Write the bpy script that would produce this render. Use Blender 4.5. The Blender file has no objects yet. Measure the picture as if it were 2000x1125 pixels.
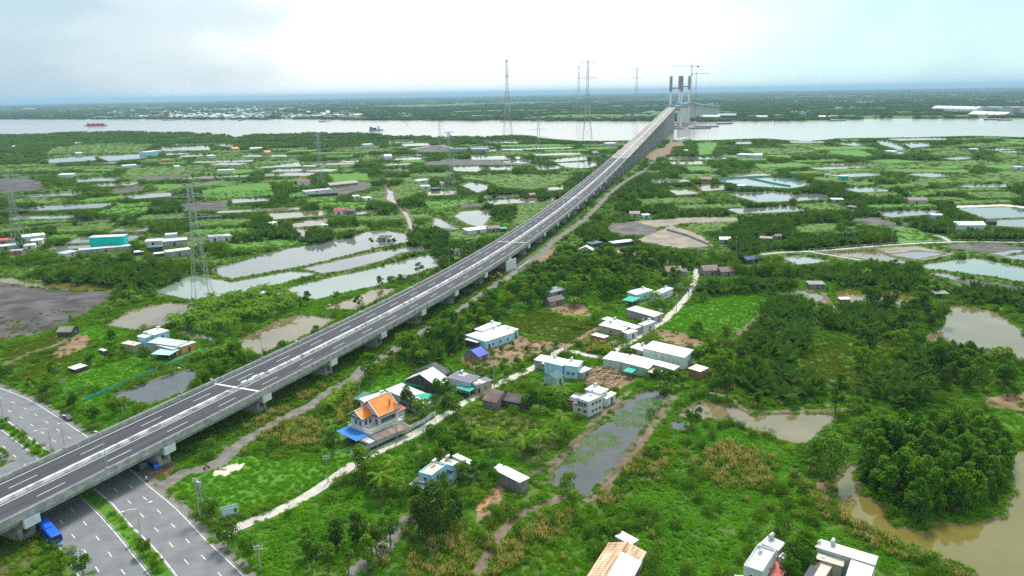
import bpy, bmesh, math, random
import numpy as np
from mathutils import Vector, Matrix, geometry
SC = bpy.context.scene
COL = SC.collection
R = math.radians
rnd = random.Random(7)
# ------------------------------------------------------------------ camera
CAM_H = 100.0
PITCH = math.atan(381 / 1500.0)
ROLL = R(1.0)
cam_d = bpy.data.cameras.new('camera')
cam_d.sensor_width = 36.0
cam_d.lens = 27.0
cam_d.clip_start = 1.0
cam_d.clip_end = 200000.0
cam = bpy.data.objects.new('camera', cam_d)
COL.objects.link(cam)
_fw = Vector((0, math.cos(PITCH), -math.sin(PITCH)))
_up0 = Vector((0, math.sin(PITCH), math.cos(PITCH)))
_r0 = Vector((1, 0, 0))
_rt = math.cos(ROLL) * _r0 - math.sin(ROLL) * _up0
_up = math.sin(ROLL) * _r0 + math.cos(ROLL) * _up0
cam.matrix_world = Matrix(((_rt.x, _up.x, -_fw.x, 0), (_rt.y, _up.y, -_fw.y, 0), (_rt.z, _up.z, -_fw.z, CAM_H), (0, 0, 0, 1)))
SC.camera = cam
# ------------------------------------------------------------------ sky, sun, exposure
SUN_EL, SUN_AZ = R(52), R(12)       # azimuth clockwise from +Y (straight ahead)
world = bpy.data.worlds.new('World')
SC.world = world
world.use_nodes = True
nt = world.node_tree
nt.nodes.clear()
N = nt.nodes.new
L = nt.links.new
out = N('ShaderNodeOutputWorld'); bg = N('ShaderNodeBackground'); bg.inputs['Strength'].default_value = 0.105
sky = N('ShaderNodeTexSky'); sky.sky_type = 'NISHITA'; sky.sun_disc = False
sky.sun_elevation = SUN_EL; sky.sun_rotation = SUN_AZ; sky.air_density = 1.2; sky.dust_density = 2.0
tc = N('ShaderNodeTexCoord')
def vmath(op, a, b=None):
    n = N('ShaderNodeVectorMath'); n.operation = op
    L(a, n.inputs[0])
    if b is not None: n.inputs[1].default_value = b
    return n
def ramp(src, stops, mode='EASE'):
    n = N('ShaderNodeValToRGB'); n.color_ramp.interpolation = mode
    e = n.color_ramp.elements
    while len(e) < len(stops): e.new(0.5)
    for i, (p, c) in enumerate(stops):
        e[i].position = p; e[i].color = (*c, 1) if len(c) == 3 else c
    L(src, n.inputs[0]); return n
# thin bright overcast, brightest round the hidden sun, blue-grey rain cloud to the left, pale cyan to the right
side = vmath('DOT_PRODUCT', tc.outputs['Generated'], (0.985, 0.17, 0.0))
mr = N('ShaderNodeMapRange'); mr.inputs[1].default_value = -1; mr.inputs[2].default_value = 1
L(side.outputs['Value'], mr.inputs[0])
mp = N('ShaderNodeMapping'); mp.inputs['Scale'].default_value = (1.6, 1.6, 4.2); mp.inputs['Location'].default_value = (3.1, 0.4, 1.7)
L(tc.outputs['Generated'], mp.inputs[0])
nz = N('ShaderNodeTexNoise'); nz.inputs['Scale'].default_value = 2.1; nz.inputs['Detail'].default_value = 6; nz.inputs['Roughness'].default_value = 0.5
L(mp.outputs[0], nz.inputs['Vector'])
ad = N('ShaderNodeMath'); ad.operation = 'MULTIPLY_ADD'; L(nz.outputs['Fac'], ad.inputs[0]); ad.inputs[1].default_value = 0.34
L(mr.outputs[0], ad.inputs[2])
cl = ramp(ad.outputs[0], [(0.0, (1.4, 2.1, 2.8)), (0.38, (1.7, 2.5, 3.3)), (0.46, (2.4, 3.3, 3.9)), (0.53, (3.4, 4.1, 4.5)), (0.63, (5.5, 5.9, 6.0)), (0.80, (5.5, 6.0, 6.0)), (0.93, (3.6, 5.2, 5.3)), (1.0, (2.8, 4.4, 4.6))])
wsc = N('ShaderNodeMix'); wsc.data_type = 'RGBA'; wsc.inputs['Factor'].default_value = 0.88
L(sky.outputs[0], wsc.inputs['A']); L(cl.outputs[0], wsc.inputs['B'])
L(wsc.outputs['Result'], bg.inputs['Color']); L(bg.outputs[0], out.inputs[0])
sun_d = bpy.data.lights.new('sun', 'SUN'); sun_d.energy = 2.2; sun_d.angle = R(14); sun_d.color = (1.0, 0.96, 0.9)
sun = bpy.data.objects.new('sun', sun_d); COL.objects.link(sun)
_sd = Vector((math.sin(SUN_AZ) * math.cos(SUN_EL), math.cos(SUN_AZ) * math.cos(SUN_EL), math.sin(SUN_EL)))
sun.rotation_euler = _sd.to_track_quat('Z', 'Y').to_euler()
sun.location = _sd * 400
SC.view_settings.view_transform = 'Standard'
SC.view_settings.look = 'None'
SC.view_settings.exposure = 1.0
SC.view_settings.gamma = 1.0
SC.view_settings.use_curve_mapping = False
SC.render.engine = 'CYCLES'
SC.cycles.use_denoising = False
SC.cycles.max_bounces = 5
SC.cycles.diffuse_bounces = 2
SC.cycles.glossy_bounces = 2
SC.cycles.transmission_bounces = 2
SC.cycles.volume_bounces = 0
SC.cycles.transparent_max_bounces = 4
# ------------------------------------------------------------------ layout in metres (x right, y ahead of the camera)
PONDS = [["grey",[[-179.3,453.6],[-166.9,482.1],[-150.5,514.1],[-129.3,536.3],[-117.7,547.1],[-109.2,573.6],[-93.3,576.5],[-79.0,562.0],[-71.2,538.7],[-74.4,527.4],[-91.0,508.8],[-124.6,457.7],[-132.8,449.9],[-159.3,425.7],[-168.6,432.7]],1],["grey",[[-125.0,450.7],[-98.4,484.3],[-86.5,498.1],[-61.1,513.3],[-57.2,498.9],[-72.8,491.9],[-79.4,470.2],[-96.3,445.7],[-110.2,436.0],[-119.8,443.4]],1],["green",[[-190.2,398.8],[-190.1,420.6],[-185.5,436.6],[-156.7,418.2],[-130.8,442.9],[-118.7,439.3],[-112.9,433.6],[-127.3,413.7],[-135.2,401.6],[-142.2,391.2],[-157.6,380.9],[-168.7,381.6]],1],["green",[[-128.2,392.4],[-120.1,403.9],[-103.9,424.1],[-89.7,438.4],[-68.9,463.4],[-54.2,483.8],[-44.5,470.4],[-42.5,454.0],[-53.6,434.3],[-74.1,402.9],[-91.1,385.6],[-100.2,377.0],[-108.2,381.6],[-121.5,386.6]],1],["brown",[[-187.6,337.1],[-186.4,362.6],[-174.2,378.0],[-155.9,371.9],[-156.3,360.7],[-157.2,342.5],[-158.1,332.2],[-165.3,327.2]],1],["brown",[[-117.1,314.2],[-106.8,342.8],[-99.7,349.1],[-80.5,341.2],[-86.1,324.1],[-102.3,289.1],[-111.8,301.0]],1],["brown",[[-91.9,358.4],[-73.9,395.1],[-60.0,398.5],[-69.9,367.2],[-75.5,355.6]],1],["brown",[[-153.5,329.6],[-146.3,327.6],[-128.1,315.5],[-124.9,309.7],[-139.4,316.2]],1],["dark",[[-140.6,250.5],[-129.0,271.0],[-121.9,276.7],[-118.0,272.1],[-115.3,253.1],[-119.9,246.3],[-122.5,242.0],[-134.1,247.0]],1],["olive",[[-306.0,439.2],[-293.3,439.5],[-271.8,424.2],[-249.8,420.2],[-220.8,412.2],[-216.1,405.1],[-233.4,404.0],[-269.4,416.9],[-288.9,425.4]],1],["dark",[[44.7,247.6],[49.5,246.9],[52.2,242.6],[47.7,232.8],[38.9,215.5],[28.0,192.1],[18.4,176.5],[15.6,179.2],[9.9,183.4],[9.7,189.6],[13.9,197.5],[18.5,205.8],[33.0,230.5]],1],["brown",[[51.2,226.4],[63.1,237.2],[70.4,233.4],[75.5,225.4],[90.7,225.5],[98.7,225.2],[100.8,221.6],[96.7,217.5],[83.7,203.2],[79.8,204.7],[74.1,211.5],[66.6,219.9],[60.8,223.3],[56.3,221.9]],1],["dark",[[48.6,222.2],[53.5,220.1],[51.8,213.9],[47.4,215.1]],1],["olive",[[83.8,182.1],[91.7,191.0],[92.5,188.9],[87.6,176.7],[89.7,170.8],[89.9,166.0],[88.2,163.3],[89.4,159.9],[94.3,158.5],[97.9,161.6],[103.1,160.6],[110.0,161.3],[116.4,162.8],[121.6,170.4],[126.0,174.3],[133.3,188.2],[138.2,195.0],[145.4,200.8],[158.4,207.0],[159.8,190.8],[118.9,136.1],[95.8,136.8],[97.2,142.8],[90.7,150.0],[87.0,155.5],[83.7,158.8],[80.3,162.4],[79.9,170.1],[80.9,174.3]],1],["brown",[[168.9,298.1],[186.1,316.4],[194.9,330.8],[203.2,349.3],[211.2,342.5],[219.2,335.1],[217.0,323.0],[213.7,308.8],[206.3,291.4],[195.8,266.7],[188.0,269.3],[178.6,278.5],[169.7,289.5]],1],["brown",[[135.0,374.2],[151.6,379.2],[154.3,363.9],[151.4,351.8],[141.1,351.5],[144.6,371.5],[131.6,361.5]],1],["olive",[[163.5,376.3],[176.5,377.5],[188.6,372.5],[195.7,361.1],[187.8,347.6],[179.8,344.5],[182.0,352.5],[166.7,355.4],[157.3,352.3]],1],["green",[[235.0,431.6],[276.0,446.6],[287.6,419.4],[283.8,392.8],[270.5,377.2],[257.9,398.2],[244.8,411.3],[231.6,421.2]],1],["green",[[164.2,456.0],[175.4,461.1],[187.9,445.2],[176.4,439.1],[166.7,437.1]],1],["brown",[[192.0,470.6],[230.9,478.5],[228.4,462.7],[232.3,437.4],[224.3,435.2],[200.6,458.9]],1],["grey",[[231.0,460.9],[252.8,468.5],[267.4,460.9],[240.8,445.2]],1],["grey",[[292.2,448.2],[316.0,458.3],[302.5,428.9]],1],["grey",[[227.1,412.7],[238.3,409.3],[241.0,398.3],[233.2,394.2]],1],["grey",[[297.3,618.6],[315.8,627.6],[354.4,628.7],[349.0,612.7],[321.6,605.1],[299.4,597.2]],1],["grey",[[372.0,638.2],[415.5,641.9],[430.4,619.8],[408.8,587.6],[364.9,584.9],[370.9,615.6]],1],["grey",[[357.9,575.9],[404.2,580.6],[376.9,539.8],[352.9,553.2]],1],["green",[[229.9,869.6],[275.1,894.7],[318.1,876.8],[321.0,816.0],[287.1,789.3],[256.1,811.8],[241.7,847.4]],1],["grey",[[244.7,761.7],[261.9,767.5],[272.4,738.2],[254.4,697.2],[225.0,694.1],[215.8,745.9],[224.2,764.5]],1],["grey",[[270.5,738.5],[301.6,745.9],[299.4,712.4],[261.1,696.3]],1],["grey",[[601.4,1461.6],[644.1,1434.5],[657.2,1401.6],[604.1,1360.3],[594.2,1418.7]],1],["grey",[[691.5,1467.3],[713.5,1461.0],[676.3,1341.4],[630.8,1231.8],[634.9,1276.7],[663.8,1399.8]],1],["grey",[[713.0,1415.4],[746.3,1406.2],[722.8,1329.3],[668.2,1292.6]],1],["grey",[[593.2,1229.6],[616.2,1202.8],[592.9,1167.2],[581.7,1200.2]],1],["grey",[[542.6,1509.9],[606.7,1491.6],[586.4,1450.5],[529.9,1466.1]],1],["grey",[[433.1,1508.7],[472.3,1513.7],[454.7,1456.6],[423.6,1465.0]],1],["grey",[[-269.5,1742.2],[-221.0,1766.2],[-204.9,1669.8],[-257.4,1684.4]],1],["grey",[[-230.7,1642.8],[-175.5,1661.7],[-158.3,1574.8],[-210.9,1557.8]],1],["grey",[[-71.1,1722.4],[14.5,1697.4],[21.8,1590.4],[-38.4,1623.7]],1],["grey",[[-62.4,1271.1],[-8.8,1280.5],[3.5,1197.8],[-59.6,1210.9]],1],["grey",[[7.1,1266.4],[19.4,1253.3],[18.6,1204.1],[9.9,1205.9]],1],["grey",[[-10.6,1173.2],[27.8,1192.8],[31.5,1130.0],[-5.0,1128.8]],1],["grey",[[-81.2,1087.4],[-46.3,1096.3],[-33.5,1056.2],[-45.1,1016.2],[-74.7,1035.1]],1],["grey",[[-32.0,1078.3],[3.0,1087.1],[5.5,1034.8],[-25.5,1040.4]],1],["grey",[[35.8,1080.9],[65.8,1090.8],[71.2,1044.4],[38.8,1028.9]],1],["grey",[[67.7,1122.9],[123.6,1146.0],[122.2,1080.0],[101.8,1038.8],[77.1,1058.0]],1],["grey",[[56.7,1186.8],[120.6,1231.4],[118.1,1174.1],[71.7,1139.1]],1],["grey",[[-58.9,873.2],[-44.7,891.5],[-26.3,868.3],[-22.9,825.1],[-34.5,800.5],[-48.8,847.3]],1],["grey",[[-22.5,732.5],[0.0,744.2],[26.5,748.2],[28.8,718.9],[5.2,715.0],[-18.1,707.7]],1],["grey",[[-29.3,771.1],[10.0,777.8],[11.2,761.7],[-26.2,755.2]],1],["grey",[[39.7,834.4],[61.2,840.6],[57.1,813.6],[40.5,807.2]],1],["grey",[[31.7,740.1],[43.6,749.8],[40.4,728.1],[31.8,722.1]],1],["grey",[[-47.6,641.2],[-42.8,669.4],[-15.6,678.4],[-16.5,637.7],[-22.8,583.0],[-33.9,600.7]],1],["grey",[[-60.8,593.9],[-63.4,634.7],[-56.0,623.3],[-40.0,575.6],[-49.4,581.1]],1],["grey",[[-749.9,1649.1],[-649.8,1687.7],[-594.1,1551.2],[-684.1,1544.8]],1],["grey",[[-785.5,1830.8],[-708.1,1867.6],[-673.7,1763.1],[-737.4,1727.5]],1],["grey",[[-659.0,1723.9],[-604.6,1726.7],[-582.7,1638.0]],1],["grey",[[-753.7,1421.1],[-693.2,1480.6],[-636.6,1373.3],[-674.9,1307.6]],1],["grey",[[-828.2,1391.8],[-771.9,1448.8],[-708.9,1334.9],[-764.2,1286.4]],1],["grey",[[-413.6,822.6],[-397.8,842.0],[-370.2,847.1],[-358.9,815.3],[-388.4,794.8]],1],["grey",[[-283.4,781.1],[-244.7,783.9],[-238.7,763.9],[-272.5,749.8]],1],["grey",[[-1144.5,1781.9],[-1122.1,1904.3],[-1025.9,1768.5],[-1063.7,1680.3]],1],["grey",[[-381.6,1119.6],[-330.2,1219.2],[-307.0,1145.4],[-376.5,1126.4]],1],["grey",[[291.3,458.9],[316.8,469.3],[318.9,458.0],[295.7,450.9]],1],["brown",[[-142.1,885.7],[-135.0,869.7],[-109.3,736.4],[-104.4,711.6],[-121.1,752.5]],1],["brown",[[-101.9,718.1],[-92.0,678.2],[-81.9,626.1],[-73.7,581.3],[-77.7,581.7],[-88.4,640.2],[-102.0,701.4]],1],["brown",[[-214.5,677.3],[-168.7,687.2],[-160.4,659.5],[-202.0,641.9]],1],["brown",[[-181.4,626.4],[-153.3,641.9],[-147.2,607.7],[-171.4,600.6]],1],["brown",[[-167.8,593.1],[-158.8,587.6],[-150.6,558.4],[-154.4,558.8]],1],["brown",[[161.9,790.0],[181.1,795.9],[188.7,761.4],[164.0,752.9]],1],["brown",[[200.2,834.2],[230.1,829.7],[223.5,789.8],[196.5,776.6]],1],["brown",[[68.1,493.0],[80.4,490.2],[87.0,486.2],[77.6,472.5],[67.3,479.8]],1]]
RIVER = [[-2564.2,2820.3],[-1552.7,2390.6],[-1412.0,2562.1],[-1250.0,2472.2],[-1025.7,2363.1],[-786.5,2168.8],[-677.4,1942.2],[-694.5,2087.4],[-547.4,2143.1],[-403.8,2094.9],[-183.9,1835.9],[-87.5,1806.5],[24.5,1857.4],[144.3,1641.5],[207.7,1623.1],[318.4,1644.8],[388.8,1588.1],[525.1,1619.4],[569.5,1502.2],[667.4,1576.0],[818.4,1565.8],[944.3,1582.3],[997.0,1510.0],[1232.6,1436.4],[1839.2,2154.8],[1525.7,2322.7],[1181.0,2507.3],[1045.4,2480.5],[912.7,2454.3],[742.8,2492.4],[612.1,2510.3],[456.1,2632.0],[10.8,2901.8],[-628.3,3279.6],[-1102.0,3729.8],[-1107.6,3589.4],[-1820.8,4034.2],[-3008.0,4657.5],[-5115.5,5653.7]]
FIELDS = [["grass",[[-430.7,929.2],[-398.0,934.9],[-379.4,895.8],[-401.4,879.4]]],["grass",[[-348.5,862.4],[-300.5,930.9],[-281.5,906.7],[-247.4,812.8],[-286.3,789.4],[-317.4,793.4]]],["grass",[[-448.2,794.7],[-418.0,831.7],[-402.7,804.7],[-424.4,768.9]]],["grass",[[-83.3,733.1],[-28.7,755.5],[-36.7,720.2],[-71.0,681.9]]],["grass",[[515.9,1259.1],[570.8,1268.9],[553.1,1176.1],[523.8,1143.9],[498.8,1208.8]]],["grass",[[388.4,1192.8],[433.7,1202.9],[416.6,1148.3]]],["grass",[[-196.8,337.6],[-189.5,338.8],[-167.3,325.8],[-173.8,315.3],[-185.4,318.0]]],["grass",[[-166.7,264.4],[-158.4,284.8],[-151.2,291.7],[-141.1,286.3],[-136.5,279.7],[-148.1,256.1],[-157.0,251.2]]],["grass",[[361.0,1497.4],[403.5,1517.0],[328.6,1247.6],[295.7,1223.5]]],["grass",[[-92.9,187.0],[-87.7,198.6],[-79.0,203.0],[-58.5,197.5],[-47.6,208.4],[-44.8,201.7],[-50.9,189.8],[-59.1,179.1],[-70.7,170.8],[-78.5,174.7]]],["grass",[[283.9,562.7],[294.6,550.4],[281.5,501.7],[252.9,495.4]]],["grass",[[73.5,342.6],[108.0,373.0],[126.6,366.7],[108.1,324.1],[92.9,310.1],[66.4,318.9]]],["grass",[[-54.6,253.2],[-49.4,265.5],[-38.8,270.3],[-39.0,257.3],[-45.1,239.0],[-53.7,239.4]]],["grass",[[-241.3,1023.4],[-187.8,1027.6],[-172.1,938.6],[-212.2,922.7]]],["marsh",[[-64.2,956.0],[-11.8,984.3],[79.2,956.4],[53.8,856.2],[20.4,818.9],[-15.0,851.9],[-19.7,887.6]]],["marsh",[[397.1,1335.4],[499.8,1334.9],[500.5,1251.5],[394.5,1211.7]]],["marsh",[[-210.6,299.8],[-205.2,334.9],[-193.6,326.6],[-189.9,286.4],[-198.5,281.1]]],["marsh",[[-189.1,272.3],[-184.6,298.4],[-174.9,297.9],[-172.9,288.5],[-181.7,266.7]]],["marsh",[[-4.5,336.5],[8.0,348.5],[37.5,325.2],[30.7,308.7],[22.6,298.9],[3.2,316.0]]],["marsh",[[6.1,704.7],[61.8,751.2],[25.8,614.4],[0.9,592.3]]],["marsh",[[85.5,284.1],[107.1,282.9],[146.8,300.0],[167.1,279.7],[150.6,253.2],[130.8,235.5],[111.4,245.4],[101.1,255.6]]],["marsh",[[128.8,264.6],[154.5,274.5],[143.6,253.5],[126.0,254.4]]],["marsh",[[-1170.3,2021.5],[-830.6,1824.3],[-709.8,1510.3],[-909.8,1530.0]]],["marsh",[[-568.1,1153.5],[-461.9,1174.6],[-428.6,1069.1],[-519.1,1037.2]]],["marsh",[[-154.5,779.9],[-106.8,969.1],[-87.0,834.3],[-116.8,737.4]]],["marsh",[[212.4,570.2],[250.3,577.9],[233.2,545.9],[204.6,538.3]]],["marsh",[[133.5,578.4],[173.7,611.1],[178.1,597.9],[150.5,554.2],[126.2,546.0]]],["mud",[[-291.3,425.6],[-267.2,413.2],[-232.1,401.7],[-215.0,400.6],[-208.7,380.3],[-206.6,355.8],[-207.6,333.5],[-212.3,322.5],[-226.2,314.0],[-300.5,426.3]]],["mud",[[70.6,568.9],[77.4,591.4],[98.1,601.5],[111.1,595.1],[108.2,558.4],[99.0,538.4],[79.8,544.3]]],["mud",[[-326.4,753.0],[-284.4,773.6],[-261.8,704.4],[-302.2,702.8]]],["mud",[[-684.8,1038.5],[-657.4,1053.5],[-570.7,950.2],[-543.7,899.8],[-580.5,867.1]]],["mud",[[-498.0,1027.3],[-437.8,1056.9],[-423.4,1027.8],[-460.0,978.3]]],["mud",[[260.8,588.9],[288.7,603.6],[288.3,542.4],[281.5,551.8],[270.5,573.4]]],["mud",[[276.8,486.2],[317.7,487.7],[326.9,470.0],[296.4,456.9],[277.6,469.5]]],["mud",[[242.0,395.9],[262.7,369.4],[255.1,358.0],[235.5,379.7],[228.3,391.2]]],["mud",[[-199.7,841.3],[-169.1,921.4],[-153.8,867.6],[-181.3,783.4]]],["mud",[[-459.3,887.7],[-444.0,920.6],[-417.0,881.6],[-435.1,847.1]]],["mud",[[-94.3,1237.4],[33.8,1155.3],[32.3,1105.2],[-124.3,1135.3],[-128.0,1170.1]]],["mud",[[-191.7,1494.6],[-131.3,1599.4],[-105.8,1394.6],[-161.0,1395.2]]],["mud",[[119.0,546.7],[131.5,501.2],[123.2,488.1],[103.1,503.8],[104.3,527.9]]],["mud",[[-47.6,718.2],[-22.8,725.5],[-24.5,701.8],[-42.7,691.1]]],["dirt",[[-21.4,282.5],[3.1,310.2],[22.6,298.9],[11.7,288.0],[-3.4,275.8],[-14.8,269.1]]],["dirt",[[60.7,308.4],[64.0,317.6],[71.6,312.0],[77.5,298.5],[72.5,291.0],[62.0,296.7]]],["dirt",[[154.8,236.1],[177.5,242.3],[163.7,221.6],[151.5,228.6]]],["dirt",[[17.0,355.0],[35.0,363.2],[37.2,336.4],[21.1,341.6]]],["dirt",[[27.9,259.1],[32.0,270.6],[43.0,267.9],[43.0,255.9],[36.5,248.0],[28.7,249.3]]],["dirt",[[-15.5,309.2],[-0.3,322.9],[1.8,311.7],[-12.9,295.6]]],["dirt",[[-9.9,173.6],[-4.3,183.9],[-2.2,179.8],[-6.0,167.5],[-9.6,165.3]]],["dirt",[[-35.6,399.0],[-15.1,447.5],[20.4,490.4],[15.9,459.4],[-10.9,397.2],[-25.5,367.2]]],["dirt",[[14.9,474.7],[31.4,506.7],[26.1,473.7],[15.7,452.1]]],["dirt",[[-103.3,191.6],[-104.6,203.9],[-95.0,198.8],[-94.7,191.3],[-98.4,187.2]]],["dirt",[[-188.9,298.6],[-191.5,322.7],[-184.6,322.3],[-178.4,304.6],[-180.9,292.0]]],["dirt",[[83.8,179.4],[80.7,185.0],[77.3,179.6],[78.9,170.7]]],["dirt",[[223.4,1271.6],[321.9,1508.1],[261.8,1262.8],[201.1,1130.3]]],["dirt",[[338.7,1638.7],[364.0,1631.2],[320.5,1434.3],[289.1,1442.5]]],["soil",[[-17.4,233.5],[-7.4,235.2],[12.0,220.3],[14.1,205.9],[4.8,195.1],[-3.8,203.3],[-17.8,214.2],[-24.5,219.9]]],["soil",[[-35.6,399.0],[-15.1,447.5],[20.4,490.4],[15.9,459.4],[-10.9,397.2],[-25.5,367.2]]],["sand",[[-82.6,190.9],[-83.3,194.4],[-79.1,198.9],[-76.2,198.1],[-76.2,194.5],[-79.1,190.8]]],["sand",[[379.9,652.3],[424.0,656.2],[441.2,635.8],[433.9,625.0],[416.8,644.7],[374.0,638.0]]],["pan",[[107.4,554.2],[122.0,579.6],[133.4,545.3],[133.9,497.4],[110.5,490.9],[85.2,520.1]]],["pan",[[98.1,601.5],[146.2,616.8],[181.7,610.3],[180.6,592.6],[131.7,588.1],[110.3,569.3]]],["soil",[[-120.9,160.1],[-116.2,164.2],[-107.4,155.5],[-108.0,146.9],[-115.3,146.2]]],["pan",[[232.9,480.0],[259.6,484.3],[271.7,459.0],[238.7,441.1],[233.1,465.4]]]]
PATHS = [["concrete",3.6,[[-68.7,161.7],[-67.1,164.5],[-56.9,174.7],[-49.9,186.3],[-45.2,196.1],[-39.4,204.4],[-30.2,215.7],[-23.0,228.4],[-15.4,240.7],[-8.0,252.4],[7.5,271.3],[14.5,283.6],[20.6,293.8]]],["dirt",3.0,[[20.6,293.8],[29.9,308.7],[37.7,320.6],[45.9,331.8]]],["concrete",3.6,[[15.6,285.3],[18.1,290.7],[25.7,287.9],[31.4,282.7],[35.5,280.7],[41.4,290.1],[53.6,308.8],[69.0,332.0],[85.1,364.6],[94.7,389.7],[101.6,412.3],[106.6,429.8]]],["gravel",5.0,[[-94.9,182.5],[-93.6,187.0],[-90.9,193.2],[-84.8,196.6],[-81.5,211.1],[-76.4,223.2],[-68.1,238.3],[-64.3,249.8],[-57.1,266.4],[-56.3,275.6],[-45.1,302.6],[-36.2,326.5],[-30.3,338.1],[-20.2,367.8],[-6.1,407.2],[3.7,435.1],[17.6,477.6],[33.7,536.6],[52.3,591.7],[77.7,682.9],[98.2,765.8],[133.3,884.8],[184.9,1038.0],[265.0,1343.0],[310.6,1511.2]]],["concrete",3.2,[[155.4,467.4],[170.8,472.4],[187.6,474.2],[208.9,478.8],[239.2,487.9],[268.9,493.9],[303.7,496.0],[320.8,492.7],[364.6,486.9]]],["concrete",2.6,[[187.6,474.2],[196.7,460.8],[207.6,446.5]]],["concrete",2.6,[[289.3,497.4],[293.2,513.7],[291.2,519.7]]],["earth",3.0,[[-8.7,144.1],[-6.2,152.5],[-2.8,161.8],[0.3,167.3],[5.4,171.4],[10.7,175.5],[14.8,177.9],[18.4,174.4],[23.0,180.2],[30.4,194.2],[39.4,211.9],[48.9,230.6],[54.1,241.2]]],["earth",2.5,[[4.7,189.2],[9.8,194.9],[17.1,205.8],[22.8,218.0],[33.0,235.5],[39.8,246.4]]],["gravel",4.5,[[-35.2,144.8],[-31.0,153.2],[-28.2,161.5],[-26.0,168.2]]],["earth",3.0,[[-199.3,282.2],[-197.5,299.1],[-192.6,310.7],[-196.0,326.7]]],["earth",2.6,[[94.0,306.5],[105.9,324.2],[124.7,357.2]]],["earth",2.6,[[62.4,245.4],[71.5,240.4],[73.7,230.4],[80.9,227.2],[97.3,227.3],[107.4,228.1]]],["earth",3.2,[[156.1,372.7],[150.0,346.5],[146.5,333.8]]],["earth",2.6,[[-406.9,605.6],[-381.5,632.2],[-337.4,659.4]]],["orange",2.2,[[-9.2,170.0],[-7.4,176.1],[-4.9,181.2]]],["earth",4,[[-87.5,1144.9],[-35.3,1169.2],[39.5,1103.8]]],["sand",4,[[-188.2,1466.2],[-139.3,1569.8],[-87.2,1390.2]]]]
BVR_OUT = [[-231.6,285.6],[-203.8,271.4],[-185.5,260.8],[-168.1,249.4],[-149.3,233.8],[-129.3,216.5],[-113.1,201.7],[-98.6,187.2],[-85.2,174.2],[-73.2,160.9],[-64.9,152.3],[-57.9,144.9],[-48.6,134.2]]
BVR_IN = [[-207.6,253.1],[-184.5,243.0],[-167.7,233.0],[-163.2,229.6],[-147.8,216.2],[-135.6,206.1],[-123.5,195.3],[-112.8,185.2],[-103.1,176.5],[-93.6,166.2],[-83.5,156.4],[-74.1,145.9],[-65.9,136.3]]
BVL_IN = [[-202.3,246.0],[-180.0,236.4],[-162.5,224.9],[-152.5,216.7],[-137.1,203.2],[-125.5,192.4],[-115.3,182.9],[-107.2,175.7],[-94.7,163.1],[-87.1,154.9],[-78.4,145.5],[-69.8,135.6]]
PYLONS = [["a",-156.4,375.8,59.5],["a",-327.1,503.7,54.4],["b",-218.4,892.1,58.2],["a",-62.0,795.8,62.5],["b",-131.5,1479.6,51.3],["a",43.2,1162.3,63.7],["t",-3.3,1740.9,170.8],["t",158.2,1585.7,159.8],["t",281.2,3179.7,201.0],["t",493.8,3058.7,185.9]]
POLES = [[-50.0,186.3,7.8],[-77.6,169.4,10.7],[-55.6,146.7,6.6],[-6.9,251.9,10.0],[98.4,380.9,14.5],[17.4,299.2,7.0],[139.4,467.2,11.6],[197.9,488.2,8.7],[222.3,489.4,10.1],[249.1,494.0,9.5],[297.5,515.2,6.4],[319.1,501.9,7.2],[38.7,280.5,7.3],[54.7,308.7,7.4],[64.0,319.1,8.6],[76.4,344.1,8.1],[-34.8,209.2,5.4],[-52.6,245.1,6.9],[165.5,477.7,9.9],[108.5,437.7,10.4],[-156.2,250.7,3.4],[-93.8,146.5,5.0],[-128.2,234.2,1.8]]
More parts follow.
